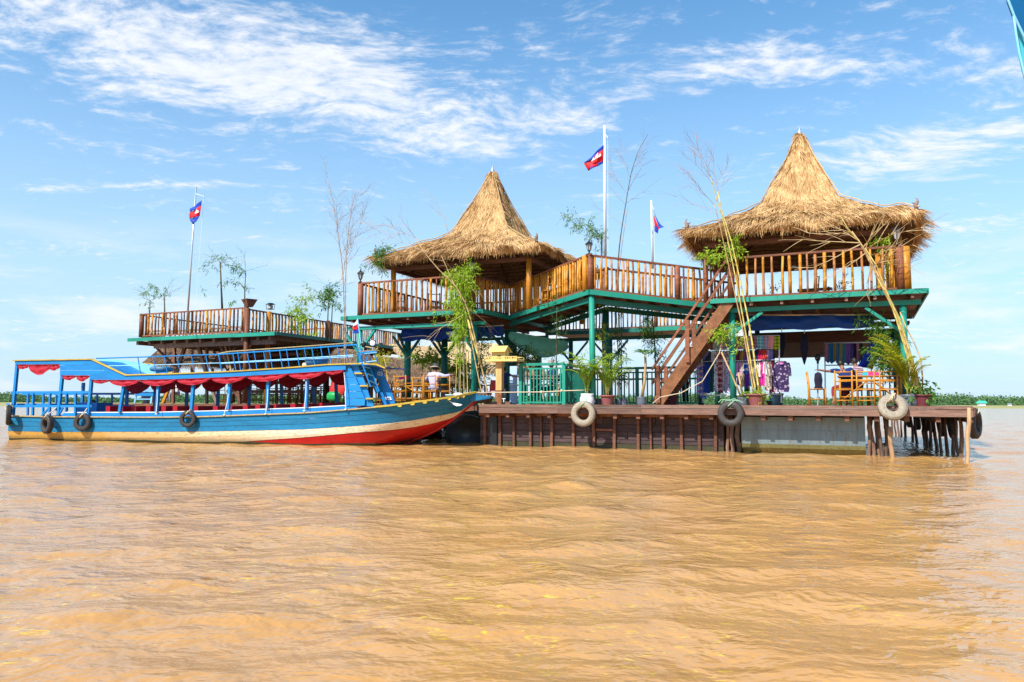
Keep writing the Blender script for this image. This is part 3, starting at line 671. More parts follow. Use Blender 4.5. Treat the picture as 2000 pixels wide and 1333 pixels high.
pile(1886, 901, 1.16, 0.048, (0.14,0.02), 'pile_light', 'pale sunlit crooked pile standing outside the front right corner of the deck')
pile(1745, 893, 0.70, 0.052, (-0.06,0), 'pile_light', 'short pale cut-off pile standing alone in the water before the deck')
for k, (px,rad) in enumerate([(1696,0.045),(1705,0.07),(1713,0.055),(1722,0.045),(1731,0.045),(1738,0.06)]):
    a = AB(px,850,HB+0.1*(k%3))[0]; pile(0,0,0.98,rad,(jit(0.08),0),'pile','rough brown pile in the cluster right of the grey pontoon, %s from the pontoon' % (['first','second','third','fourth','fifth','sixth'][k]), group='pile cluster right of the pontoon', ba=(a,HB+0.1*(k%3)))
for k, px in enumerate([1421,1430,1441]):
    a = AB(px,850,HB)[0]; pile(0,0,0.98,0.045+0.01*k,(0,0),'pile','dark upright timber in the gap behind the hanging tyre, %s of three' % (['left','middle','right'][k]), group='uprights in the gap between hull and pontoon', ba=(a,HB+0.05))
pile(1734,868,0.55,0.07,(0,0),'pile','short stump of a pile in the shadow behind the cluster')

# ---------------------------------------------------------------- right pavilion
zR = 4.04; A0, A1, B0, B1 = -5.89, -0.72, 1.0, 7.2
rp = thing('thatched_pavilion', 'two-storey pavilion with teal posts and tall straw roof at the right end of the deck', 'pavilion', W(-3.3,4,DZ))
decking(rp, W(A0,B0,zR), W(A1,B0,zR), W(A0,B1,zR), W(A1,B1,zR), 26)
joists(rp, W(A0,B0-0.05,zR-0.05), W(A1,B0-0.05,zR-0.05), W(A0,B1,zR-0.05), W(A1,B1,zR-0.05), 7, mat=M['wood_fascia'])
fascia(rp, W(A0,B0,zR), W(A1,B0,zR), 0.12, 0.04, nseg=3); fascia(rp, W(A1,B0,zR), W(A1,B1,zR), 0.12, 0.04, nseg=2); fascia(rp, W(A1,B1,zR), W(A0,B1,zR), 0.12, 0.04); fascia(rp, W(A0,B1,zR), W(A0,B0,zR), 0.12, 0.04)
for b in (1.25,4.0,6.8): MB().bar(W(A0+0.25,b,zR-0.30), W(A1-0.12,b,zR-0.30), 0.09, 0.12).build('beam', M['teal'], rp)
pr = AB(1767,700,1.3)[0]; pl = AB(1431,700,1.3)[0]
for b in (1.3,4.0,6.8):
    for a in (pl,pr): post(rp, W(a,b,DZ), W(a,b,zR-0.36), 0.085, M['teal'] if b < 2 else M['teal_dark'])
brace(rp, W(AB(1690,600,1.25)[0],1.25,zR-0.38), W(pr-0.02,1.3,AB(1757,650,1.25)[1]), 0.075)
brace(rp, W(AB(1489,606,1.25)[0],1.25,zR-0.38), W(pl+0.02,1.3,AB(1437,651,1.25)[1]), 0.075)
brace(rp, W(AB(1690,650,4)[0],4.0,zR-0.38), W(pr-0.02,4.0,2.9), 0.07, M['teal_dark']); brace(rp, W(pr,1.9,zR-0.38), W(pr,1.3,3.1), 0.07, M['teal_dark'])
hR = 1.13
ra0 = AB(1428,560,1.12)[0]; ra1 = AB(1760,560,1.12)[0]
railing(rp, W(ra0,1.12,zR), W(ra1,1.12,zR), hR, 0.213, 0.55, fat=1.12, post_r=0.10)
railing(rp, W(ra1,1.12,zR), W(ra1,B1-0.1,zR), hR, 0.22, 0.6, ends=(0,1)); railing(rp, W(ra0,B1-0.1,zR), W(ra1,B1-0.1,zR), hR-0.55, 0.6, 0.3, ends=(1,0))
MB().tube([W(ra1+0.13,1.16,zR),W(ra1+0.13,1.16,zR+hR-0.05)],[0.11,0.10],8).build('rail_post', M['bam_o'], rp, smooth=True)
for (a, b) in ((ra1-0.45,1.5),(ra1-0.22,1.52)): MB().box(W(a,b,zR+0.55),0.20,0.03,0.95).build('panel_board', M['bam_o'], rp)
roofR = pavilion_roof(rp, -3.70, 4.05, 3.02, 9.36, 5.72, 52000, 3, M['thatch'])
zb, hb_ = roofR
for a, b in ((-1,-1),(1,-1),(1,1),(-1,1)):
    if (a,b) != (-1,-1): MB().tube([W(-3.7+a*hb_,4.05+b*hb_,zR),W(-3.7+a*hb_,4.05+b*hb_,zb)],[0.085,0.08],10).build('roof_post', M['bam_o'], rp, smooth=True)
    else: MB().tube([W(-3.7+a*hb_,4.05+b*hb_,zR),W(-3.7+a*hb_,4.05+b*hb_,zb)],[0.075,0.07],10).build('roof_post', M['wood_red'], rp, smooth=True)
MB().bar(W(-5.6,6.86,zR-0.62), W(-0.9,6.86,zR-0.62), 0.04, 0.36).build('underfloor_shade_board', M['wood'], rp)  # added board standing in for the dark, shaded underside of the floor
for i in range(9):
    MB().bar(W(-5.3,6.9+0.006*(i%2),zR-0.80-i*0.058), W(-1.4,6.9+0.006*(i%2),zR-0.80-i*0.058), 0.02, 0.064).build('slat', M['wall_brown'], rp)
for b in (2.3,3.1,5.2): MB().bar(W(-5.6,b,zR-0.42), W(-0.9,b,zR-0.42), 0.07, 0.09).build('beam', M['wood'], rp)

# ---------------------------------------------------------------- left pavilion
zL = 4.11; C0_, C1_ = -18.07, -12.82
lp = thing('thatched_pavilion', 'two-storey pavilion with teal posts and smaller straw roof behind the blue boat bow', 'pavilion', W(-15.4,4,DZ))
decking(lp, W(C0_,B0,zL), W(C1_,B0,zL), W(C0_,B1,zL), W(C1_,B1,zL), 26, mat=M['wood'])
joists(lp, W(C0_,B0-0.05,zL-0.05), W(C1_,B0-0.05,zL-0.05), W(C0_,B1,zL-0.05), W(C1_,B1,zL-0.05), 7)
fascia(lp, W(C0_,B0,zL), W(C1_,B0,zL), 0.13, 0.04, nseg=3); fascia(lp, W(C1_,B0,zL), W(C1_,B1,zL), 0.13, 0.04, nseg=2); fascia(lp, W(C1_,B1,zL), W(C0_,B1,zL), 0.13, 0.04); fascia(lp, W(C0_,B1,zL), W(C0_,B0,zL), 0.13, 0.04)
MB().bar(W(AB(681,641,1.25)[0],1.25,zL-0.40), W(AB(948,622,1.25)[0],1.25,zL-0.40), 0.09, 0.11).build('beam', M['teal'], lp)
for b in (4.0,6.8): MB().bar(W(C0_+0.3,b,zL-0.40), W(C1_-0.1,b,zL-0.40), 0.09, 0.11).build('beam', M['teal_dark'], lp)
for px, b in ((702,1.3),(926,1.3),(796,3.6),(868,4.6),(992,4.0),(1003,6.8),(1052,7.0)):
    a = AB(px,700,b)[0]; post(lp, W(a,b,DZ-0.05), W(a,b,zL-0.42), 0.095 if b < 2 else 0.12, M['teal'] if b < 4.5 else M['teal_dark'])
    for s_ in (-1,1):
        if px not in (926,) or s_ == -1: brace(lp, W(a+s_*0.62,b-0.03,zL-0.47), W(a+s_*0.02,b-0.03,zL-1.22), 0.075, M['teal'] if b < 2 else M['teal_dark'])
    if b > 2: brace(lp, W(a,b-0.6,zL-0.47), W(a,b-0.05,zL-1.15), 0.07, M['teal_dark'])
la0 = AB(704,600,1.12)[0]; la1 = AB(921,590,1.12)[0]
railing(lp, W(la0,1.12,zL), W(la1,1.12,zL), 1.13, 0.185, 0.62, fat=1.1, post_r=0.10)
railing(lp, W(la1+0.12,1.14,zL), W(-12.86,3.0,zL), 1.08, 0.125, 0.95, ends=(0,0), fat=0.95)
railing(lp, W(la0,1.2,zL), W(la0,B1-0.1,zL), 1.1, 0.2, 0.5, ends=(0,1)); railing(lp, W(la0,B1-0.1,zL), W(-12.95,B1-0.1,zL), 1.1, 0.19, 0.55, ends=(0,1))
zb, hb_ = pavilion_roof(lp, -13.92, 4.0, 3.08, 9.45, 5.75, 50000, 8, M['thatch'])
for a, b in ((-1,-1),(1,-1),(1,1),(-1,1)):
    MB().tube([W(-13.92+a*hb_,4.0+b*hb_,zL-(0.0)),W(-13.92+a*hb_,4.0+b*hb_,zb)],[0.09,0.085],10).build('roof_post', M['bam_o'], lp, smooth=True)

# ---------------------------------------------------------------- raised bridge between the pavilions
FLp, FCp, FRp = W(-12.78,3.02,4.12), W(-9.14,0.5,4.43), W(-5.80,2.55,4.06); RLp, RCp, RRp = W(-12.6,5.5,4.12), W(-9.45,3.0,4.43), W(-5.9,5.1,4.06)
br = thing('raised_walkway', 'raised bamboo-railed walkway whose corner points forward between the two thatched pavilions', 'walkway', W(-9.14,1.5,DZ))
decking(br, FLp, RLp, FCp, RCp, 22, mat=M['wood_red']); decking(br, FCp, RCp, FRp, RRp, 22, mat=M['wood_red'])
fascia(br, FLp, FCp, 0.14, 0.045, nseg=2); fascia(br, FCp, FRp, 0.14, 0.045, nseg=2); fascia(br, RCp, RLp, 0.14); fascia(br, RRp, RCp, 0.14)
ins = Vector((0,0.25,-0.27)); ins2 = Vector((0,0.9,-0.33))
for A_, B_ in ((FLp,FCp),(FCp,FRp)): MB().bar(A_+ins, B_+ins, 0.07, 0.15).build('beam', M['teal_dark'], br)
for A_, B_ in ((RLp,RCp),(RCp,RRp)): MB().bar(A_+Vector((0,-0.3,-0.29)), B_+Vector((0,-0.3,-0.29)), 0.07, 0.15).build('beam', M['teal_dark'], br)
for k in range(6):
    for (A_,B_,C_,D_) in ((FLp,FCp,RLp,RCp),(FCp,FRp,RCp,RRp)):
        MB().bar(lerp(A_,B_,(k+0.5)/6)-ZZ*0.12, lerp(C_,D_,(k+0.5)/6)-ZZ*0.12, 0.06, 0.09).build('joist', M['wood'], br)
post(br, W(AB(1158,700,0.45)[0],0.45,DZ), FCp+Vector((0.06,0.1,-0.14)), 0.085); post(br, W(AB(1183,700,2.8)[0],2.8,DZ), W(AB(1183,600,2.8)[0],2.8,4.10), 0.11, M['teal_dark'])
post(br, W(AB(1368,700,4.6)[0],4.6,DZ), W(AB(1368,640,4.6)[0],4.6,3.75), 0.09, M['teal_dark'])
e1 = (FCp-FLp).normalized(); e2 = (FRp-FCp).normalized(); up_ = ZZ*0.01
railing(br, FLp+Vector((0.03,0.08,0)), FCp+Vector((0,0.10,0)), 1.04, 0.135, 0.95, ends=(0,0), fat=1.1)
railing(br, FCp+Vector((0,0.10,0)), FRp+Vector((-0.03,0.08,0)), 1.03, 0.165, 0.66, ends=(0,0), fat=1.05)
MB().tube([FCp+Vector((0.03,0.12,0)), FCp+Vector((0.03,0.12,1.0))],[0.095,0.09],8).build('rail_post', M['wood_red'], br, smooth=True)
MB().tube([FCp+Vector((-0.12,0.16,0)), FCp+Vector((-0.12,0.16,1.0))],[0.085,0.08],8).build('rail_post', M['bam_o'], br, smooth=True)
railing(br, RLp+Vector((0,-0.1,0)), RCp+Vector((0,-0.1,0)), 1.04, 0.16, 0.6, ends=(0,1)); railing(br, RCp+Vector((0,-0.1,0)), RRp+Vector((0,-0.1,0)), 1.03, 0.17, 0.45, ends=(0,0))
MB().tube([lerp(FCp,FRp,0.66)+Vector((0,0.10,0)), lerp(FCp,FRp,0.66)+Vector((0,0.10,1.0))],0.085,8).build('rail_post', M['wood_red'], br, smooth=True)

# ---------------------------------------------------------------- stairs
sb0, sb1 = 1.05, 1.85
st = thing('wooden_staircase', 'steep reddish-brown wooden staircase with double handrails up to the right pavilion', 'staircase', W(-8,1.4,DZ))
sa_b = AB(1283,790,sb0)[0]; sa_t = AB(1418,598,sb0)[0]
lo = Vector((sa_b,0,DZ)); hi_ = Vector((sa_t,0,zR-0.03))
for b in (sb0, sb1): MB().bar(W(sa_b,b,DZ+0.03), W(sa_t+0.08,b,zR-0.08), 0.07, 0.30).build('stringer', M['wood_stair'], st)
for k in range(13):
    t = (k+0.7)/13.6; a = lerp(sa_b,sa_t,t); z = lerp(DZ,zR,t); MB().hexa([W(a-0.12,sb0+0.03,z),W(a+0.13,sb0+0.03,z),W(a+0.13,sb1-0.03,z),W(a-0.12,sb1-0.03,z),W(a-0.12,sb0+0.03,z+0.04),W(a+0.13,sb0+0.03,z+0.04),W(a+0.13,sb1-0.03,z+0.04),W(a-0.12,sb1-0.03,z+0.04)]).build('tread', M['wood_stair'], st)
for b in (sb0-0.07, sb1+0.07):
    for off in (1.02, 0.62):
        MB().bar(W(sa_b-0.12,b,DZ+off-0.05), W(sa_t+0.03,b,zR+off), 0.05, 0.06).build('handrail', M['wood_red'], st)
    for t in (0.03, 0.46):
        a = lerp(sa_b,sa_t,t); z = lerp(DZ,zR,t); MB().bar(W(a,b,z-0.02 if t<0.1 else z-0.15), W(a,b,z+1.0), 0.11, 0.07, up=SD).build('newel_post', M['wood_red'], st)

# ---------------------------------------------------------------- rear terrace seen under the walkway
rt = thing('rear_terrace', 'rear bamboo-railed terrace with a teal edge seen below the raised walkway', 'terrace', W(-9,8.2,DZ))
RB = 8.0; zT = 4.03; t0 = AB(1066,650,RB)[0]; t1 = AB(1280,640,RB)[0]; t2 = AB(1418,638,RB)[0]
decking(rt, W(t0,RB,zT), W(t2,RB,zT), W(t0,RB+3,zT), W(t2,RB+3,zT), 10); fascia(rt, W(t0,RB,zT), W(t1,RB,zT), 0.15, 0.05, M['teal_dark']); fascia(rt, W(t1+0.01,RB-0.02,zT+0.02), W(t2+0.6,RB-0.02,zT+0.02), 0.15, 0.05)  # left stretch of the edge has its shade painted in, right stretch lit
railing(rt, W(t0,RB+0.1,zT), W(t1,RB+0.1,zT), 1.05, 0.155, 0.15, ends=(1,1)); railing(rt, W(t1,RB+0.1,zT), W(t2,RB+0.1,zT), 1.05, 0.15, 0.75, ends=(0,1))
MB().bar(W(t0+0.2,RB+0.3,zT-0.32), W(t2,RB+0.3,zT-0.32), 0.09, 0.13).build('beam', M['teal_dark'], rt)
for px in (1053,1115,1192,1400): post(rt, W(AB(px,700,RB+0.3)[0],RB+0.3,DZ), W(AB(px,700,RB+0.3)[0],RB+0.3,zT-0.38), 0.09, M['teal_dark'])
for px in (1115,1192):
    a = AB(px,700,RB+0.3)[0]
    for s_ in (-1,1): brace(rt, W(a+s_*0.7,RB+0.3,zT-0.4), W(a,RB+0.3,zT-1.2), 0.07, M['teal_dark'])

# ---------------------------------------------------------------- far left terrace
lt = thing('far_terrace', 'long bamboo-railed roof terrace on timber struts behind the blue boat', 'terrace', W(-27,7,DZ))
zF = 4.05; f0 = -31.95; f1 = -23.55
decking(lt, W(f0,4.0,zF), W(f1,4.0,zF), W(f0,15.5,zF), W(f1,15.5,zF), 24, mat=M['wood'])
for i in range(4): fascia(lt, W(lerp(f0,f1,i/4),4.0-0.02*(i%2),zF-0.01*(i%2)), W(lerp(f0,f1,(i+1)/4)-0.005,4.0-0.02*(i%2),zF), 0.15, 0.04)
fascia(lt, W(f1,4.0,zF), W(f1,15.5,zF), 0.14, 0.04, M['teal_dark'], nseg=4)
joists(lt, W(f0,4.1,zF-0.06), W(f1,4.1,zF-0.06), W(f0,15,zF-0.06), W(f1,15,zF-0.06), 11, 0.14, 0.12, 0.18, mat=M['wood_grey'])
MB().bar(W(f0+1.2,4.4,zF-0.36), W(f1-0.4,4.4,zF-0.36), 0.12, 0.2).build('beam', M['wood_grey'], lt); MB().bar(W(f0+1.2,8.4,zF-0.36), W(f1-0.4,8.4,zF-0.36), 0.12, 0.2).build('beam', M['wood'], lt)
q0 = AB(276,650,4.2)[0]; q1 = AB(480,640,4.2)[0]
railing(lt, W(q0,4.2,zF+0.05), W(q1,4.2,zF+0.05), 1.05, 0.215, 0.35, fat=1.35, post_r=0.11)
s1_ = 15.2
P0 = W(q1,4.2,zF+0.05); P1 = PA(640,668,q1); P2 = PA(786,682,q1); P1 = W(q1,(P1-ORG).dot(SD),zF+0.02); P2 = W(q1,(P2-ORG).dot(SD),zF)
railing(lt, P0, P1, 1.0, 0.20, 0.75, fat=1.2, post_r=0.11); railing(lt, P1, P2, 1.0, 0.17, 0.8, ends=(0,1), fat=1.1)
railing(lt, W(q0,4.2,zF+0.05), W(q0,12,zF), 1.02, 0.26, 0.4, ends=(0,1)); railing(lt, W(q0,12,zF), W(q1-2,12,zF), 1.02, 0.4, 0.6, ends=(0,0))
b_end = (P2-ORG).dot(SD)
if b_end > 15.5: decking(lt, W(f1-2,15.5,zF), W(f1,15.5,zF), W(f1-2,b_end+0.3,zF), W(f1,b_end+0.3,zF), 6, mat=M['wood']); fascia(lt, W(f1,15.5,zF), W(f1,b_end+0.3,zF), 0.14, 0.04, M['teal_dark'])
for px, py0, py1, b, mt in ((480,605,0,4.2,'wood_red'),(522,612,0,6.0,'bam_o'),(639,617,700,9.0,'wood')):
    P_ = PA(px,700,q1+0.05); bb = (P_-ORG).dot(SD); MB().tube([W(q1+0.06,bb,DZ),W(q1+0.06,bb,zF+1.05)],0.11,8).build('post', M[mt], lt, smooth=True)
for px in (740,):
    P_ = PA(px,700,q1); bb = (P_-ORG).dot(SD); MB().tube([W(q1+0.1,bb,DZ),W(q1+0.1,bb,zF+0.3)],0.12,8).build('post', M['wood_grey'], lt, smooth=True)
strut = [(364,670,349,715,6,'wood_grey',.16),(349,715,335,760,6,'wood_grey',.15),(385,668,405,735,5.5,'wood_grey',.16),(405,735,424,790,5.5,'wood_grey',.14),(300,674,345,720,5,'wood',.09),(341,680,338,790,6.5,'wood',.14),(404,672,404,790,7,'wood_grey',.13),
    (428,668,447,720,5,'wood_grey',.12),(438,668,452,725,5,'bam_dry',.07),(446,668,463,730,5.6,'wood_grey',.08),(332,755,318,792,7,'bam_o',.14),(345,690,330,720,7,'wood_grey',.1),(352,690,372,665,8,'wood',.1),(415,680,432,720,8,'wood',.1),(424,670,470,790,9,'wood',.12),
    (375,675,375,790,9,'wood',.12),(415,720,420,790,10,'wood',.12),(445,700,470,665,7,'wood_grey',.1),(478,668,478,790,6,'wood_grey',.13),(540,680,540,790,9,'wood_grey',.12),(492,672,470,700,5,'wood_grey',.1),(455,760,475,790,6,'wood',.12),(322,672,322,790,9,'wood',.12),(462,720,468,790,5.4,'wood',.16)]
for (x0,y0,x1,y1,b,mt,wd_) in strut:
    p = PB(x0,y0,b); q = PB(x1,y1,b); q.z = max(q.z,DZ-0.03); MB().bar(p,q,wd_,wd_*0.7,up=SD).build('strut', M[mt], lt)
for z, b in ((2.9,7.5),(2.5,7.6),(2.15,8.2),(3.3,7.2),(1.75,8)): MB().bar(W(-30.0,b,z), W(-24.5,b,z+jit(0.1)), 0.08, 0.14).build('cross_rail', M['wood'], lt)
for a in np.arange(-30,-24,0.85): MB().bar(W(a,8.8,2.35), W(a+jit(.1),8.8,3.7), 0.28, 0.04, up=SD).build('wall_board', M['wood'], lt)
# timber back rail of the restaurant floor
bk = thing('picket_railing', 'dark brown picket railing along the rear of the restaurant floor, seen through the blue boat', 'railing', W(-22,13.6,DZ))
railing(bk, W(-31,13.6,DZ), W(-13.5,13.6,DZ), 0.92, 0.30, 0.2, rw=0.12, fat=1.5)
for a in (-28.5,-25.6,-22.2,-19.4,-16.3): MB().tube([W(a,13.5,DZ),W(a,13.5,3.9)],0.12,8).build('post', M['wood_grey'], bk, smooth=True)

# ---------------------------------------------------------------- low thatched huts under the terraces
def hut_roof(name, label, ridge, eave, back, n, seed, mat, ends=0.5):
    """ridge / front eave / rear eave each a pair of points; a thick thatch roof with ragged straw"""
    r0, r1 = map(Vector, ridge); e0, e1 = map(Vector, eave); k0, k1 = map(Vector, back)
    base = (e0+e1)/2; base.z = DZ; root = thing(name, label, 'thatched hut', base)
    mb = MB()
    def slab(a,b,c,d):
        nrm = (b-a).cross(d-a).normalized(); nrm = nrm if nrm.z > 0 else -nrm; o_ = nrm*0.16
        mb.hexa([a-o_,b-o_,c-o_,d-o_,a,b,c,d])
    slab(e0,e1,r1,r0); slab(k1,k0,r0,r1); thq = mb.build('thatch', mat, root)
    g = np.random.default_rng(seed); Vs = []; Fs = []; k = 0
    for (a,b,c,d,cnt) in ((r0,r1,e1,e0,n),(r0,r1,k1,k0,n//3),(r0,r0,e0,k0,n//4),(r1,r1,e1,k1,n//4)):
        a,b,c,d = (np.array(q) for q in (a,b,c,d)); u = g.random(cnt)[:,None]; v = (g.random(cnt)**0.7)[:,None]
        rag = (0.10*np.sin(u*19+seed)+0.07*np.sin(u*41))
        P = (a*(1-u)+b*u)*(1-v)+(d*(1-u)+c*u)*v; D = (d*(1-u)+c*u)-(a*(1-u)+b*u); D = D/np.linalg.norm(D,axis=1)[:,None]
        T = c-d; T = T/np.linalg.norm(T); N = np.cross(D,np.tile(T,(cnt,1))); N /= np.linalg.norm(N,axis=1)[:,None]+1e-9; N *= np.sign(N[:,2:3]+1e-9)
        D = D+T*(g.normal(0,0.22,cnt)[:,None]+rag*1.5)+N*g.uniform(-0.02,0.14,cnt)[:,None]; D[:,2] -= (v[:,0]>0.93)*0.5
        V, F_ = blades(P, D, N, g.uniform(0.25,0.5,cnt), g.uniform(0.012,0.028,cnt), g); Vs.append(V); Fs.append(F_+k); k += len(V)
    np_part('straw', np.vstack(Vs), np.vstack(Fs), mat, thq, kind='stuff')
    for q, z in ((lerp(e0,e1,0.08),0),(lerp(e0,e1,0.92),0),(lerp(e0,e1,0.5),0)):
        MB().tube([Vector((q.x,q.y+0.35,DZ)),Vector((q.x,q.y+0.35,q.z+0.12))],0.06,7).build('post', M['wood_red'], root, smooth=True)
    return root
def hut_px(name, label, rl, rr, el, er, b, dep, n, seed, mat):
    R0, R1 = PB(*rl,b+dep), PB(*rr,b+dep); E0, E1 = PB(*el,b), PB(*er,b); K0 = E0+SD*dep*2; K1 = E1+SD*dep*2
    return hut_roof(name, label, (R0,R1), (E0,E1), (K0,K1), n, seed, mat)
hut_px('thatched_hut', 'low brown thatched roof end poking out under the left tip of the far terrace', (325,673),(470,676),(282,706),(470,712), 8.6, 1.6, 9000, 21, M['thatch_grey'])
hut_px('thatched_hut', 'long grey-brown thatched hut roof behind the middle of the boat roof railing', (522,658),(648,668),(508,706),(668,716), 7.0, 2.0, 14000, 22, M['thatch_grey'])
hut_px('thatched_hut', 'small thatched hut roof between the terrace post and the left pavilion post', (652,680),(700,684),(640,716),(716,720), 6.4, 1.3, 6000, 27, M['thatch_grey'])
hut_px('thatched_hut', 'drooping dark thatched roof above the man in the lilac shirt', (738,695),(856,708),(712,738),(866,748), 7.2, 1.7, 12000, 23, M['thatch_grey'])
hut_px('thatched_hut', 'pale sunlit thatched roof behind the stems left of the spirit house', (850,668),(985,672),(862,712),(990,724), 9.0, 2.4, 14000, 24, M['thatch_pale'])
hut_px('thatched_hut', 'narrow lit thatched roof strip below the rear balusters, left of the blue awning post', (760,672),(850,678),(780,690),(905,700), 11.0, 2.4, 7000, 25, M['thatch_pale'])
# ---------------------------------------------------------------- blue tour boat; u along the boat to the bow, v across (0 = near side, 2.6 = far side)
BO = at_z(20,860,0); BD = Vector((0.97147,-0.23716,0)); BN = Vector((0.23716,0.97147,0)); BW_ = 2.6
def BP(u, v, z): return BO+BD*u+BN*v+ZZ*z
def BU(px, py, v=0.0):
    d = ray(px,py); t = ((BO-CAM).dot(BN)+v)/d.dot(BN); P = CAM+d*t; return (P-BO).dot(BD), P.z
def BQ(px, py, v=0.0): u, z = BU(px,py,v); return BP(u,v,z)
BAX = (BD,BN,ZZ)
boat = thing('tour_boat', 'long blue wooden passenger boat with red curtains and a red-bottomed bow', 'boat', BP(8,1.3,0))
_tab = [(18,813,842,880,0,-0.45),(100,815,844,880,0,-0.45),(200,815.5,843.5,878,0,-0.45),(300,816,843.5,876,0,-0.45),(400,815,843,869,0,-0.45),(500,811,841,861,0,-0.45),(600,807.5,838.6,854,0,-0.45),
        (700,799.5,832,845,0.02,-0.42),(760,794,826.5,840,0.08,-0.3),(800,788.6,821,834.6,0.16,-0.10),(830,784.6,815.5,828,0.27,0.12),(860,780.5,809.6,819.5,0.42,0.36),(890,776,802.5,808,0.66,0.64),(908,772.5,796,800,0.92,0.92),(919,770,789,792,1.08,1.18),(929,768,779,781,1.22,1.30)]
T = []
for px, yg, y1, y2, v, zk in _tab:
    u, zg = BU(px,yg,v); T.append((u, zg, BU(px,y1,v)[1], BU(px,y2,v)[1], zk, 1.3-v))
T = np.array(T)
_k = np.array([BU(x,y,1.3) for x,y in ((778,869),(818,856),(852,840),(879,823),(901,805),(915,794),(927,783))]); _m = T[:,0] > 12.2; T[_m,4] = np.interp(T[_m,0], np.concatenate([[12.2],_k[:,0]]), np.concatenate([[-0.40],_k[:,1]]))
US = np.concatenate([np.linspace(T[0,0],12,22), np.linspace(12.25,T[-1,0],22)])
def tb(u, k): return float(np.interp(u, T[:,0], T[:,k]))
def hull_half(u, z):
    zg, zk, hb = tb(u,1), tb(u,4), tb(u,5); s = max(0.0,min(1.0,(z-zk)/(zg-zk+1e-6)))
    full = 0.80+0.20*min(1,s/0.55) if u < 11 else lerp(0.80+0.20*min(1,s/0.55), s**0.75, min(1,(u-11)/4.0))
    e = 1.0 if z > zk+0.28 else max(0.0,(z-zk)/0.28)**0.5
    return hb*full*(e if u < 12 else max(e, 0.0))
def strake(zf0, zf1, name, mat, side, out=0.0, us=US, label=None, wave=0.0):
    A_ = []; 
    for u in us:
        z0, z1 = zf0(u), zf1(u); row = []
        for q in (0,0.33,0.66,1):
            z = lerp(z0,z1,q); hh = hull_half(u,z)+out; row.append(BP(u, 1.3-side*hh, z))
        A_.append(row)
    mb = MB().cloth(A_ if side > 0 else A_[::-1], 0.03); o = mb.build(name, mat, boat, smooth=False)
    if label: o['label'] = label
    return o
def zb(k, f=0.0, k2=None): return lambda u: tb(u,k) if k2 is None else lerp(tb(u,k),tb(u,k2),f)
def zoc(u): return max(tb(u,3),tb(u,4)+0.02)
m_oc = M['hull_cream']
def mat_band():
    m, t, p = base_mat('ochre_to_cream_paint'); tc_ = t.node('ShaderNodeTexCoord'); v = tc_.outputs['Object']; s = t.node('ShaderNodeSeparateXYZ'); t.link(v, s.inputs[0])
    n_ = t.noise(t.mapping(v,(1,1,5)), 1.4, 6, 0.65); n2_ = t.noise(t.mapping(v,(1,1,3)), 7, 6, 0.7)
    f = t.rng(t.math('ADD', s.outputs[0], t.math('MULTIPLY', t.math('SUBTRACT', n_, 0.5), 5.0)), -5.5, 1.5)
    c = t.mix(f, (0.56,0.31,0.06,1), (0.72,0.60,0.42,1)); c = t.mix(t.math('MULTIPLY', t.rng(n2_, 0.50, 0.66), 0.75), c, (0.30,0.17,0.05,1))
    wl = t.rng(t.math('ADD', s.outputs[2], t.math('MULTIPLY', n2_, 0.34)), 0.36, 0.18); c = t.mix(t.math('MULTIPLY', wl, 0.92), c, (0.07,0.055,0.015,1))
    t.link(c, p.inputs['Base Color']); p.inputs['Roughness'].default_value = 0.6
    bp = t.node('ShaderNodeBump'); bp.inputs['Strength'].default_value = 0.3; bp.inputs['Distance'].default_value = 0.02; t.link(n_, bp.inputs['Height']); t.link(bp.outputs[0], p.inputs['Normal']); return m
m_oc = mat_band()
for side in (1,-1):
    g_ = 0.008
    strake(zb(1,1/3,2), lambda u: tb(u,1)-0.0, 'strake', M['hull_blue'], side, 0.004)
    strake(zb(1,2/3,2), lambda u: lerp(tb(u,1),tb(u,2),1/3)-g_, 'strake', M['hull_blue'], side, 0.0)
    strake(zb(2), lambda u: lerp(tb(u,1),tb(u,2),2/3)-g_, 'strake', M['hull_blue'], side, 0.003)
    strake(zoc, lambda u: max(tb(u,2)-g_, zoc(u)+0.01), 'strake', m_oc, side, 0.012, label='mud-stained ochre and cream band of the hull')
    strake(lambda u: lerp(tb(u,4)+0.012,zoc(u),0.5)+0.004, lambda u: max(zoc(u)-g_,tb(u,4)+0.02), 'strake', M['hull_red'], side, 0.002, us=US[8:])
    strake(lambda u: tb(u,4), lambda u: lerp(tb(u,4)+0.012,zoc(u),0.5)-0.002, 'strake', M['hull_red'], side, 0.0, us=US[8:])
for side in (1,-1): strake(lambda u: max(-0.12,tb(u,4)), lambda u: max(0.055+0.02*math.sin(u*1.7),tb(u,4)+0.03), 'waterline_growth', M['algae'], side, 0.02, us=US[:30])
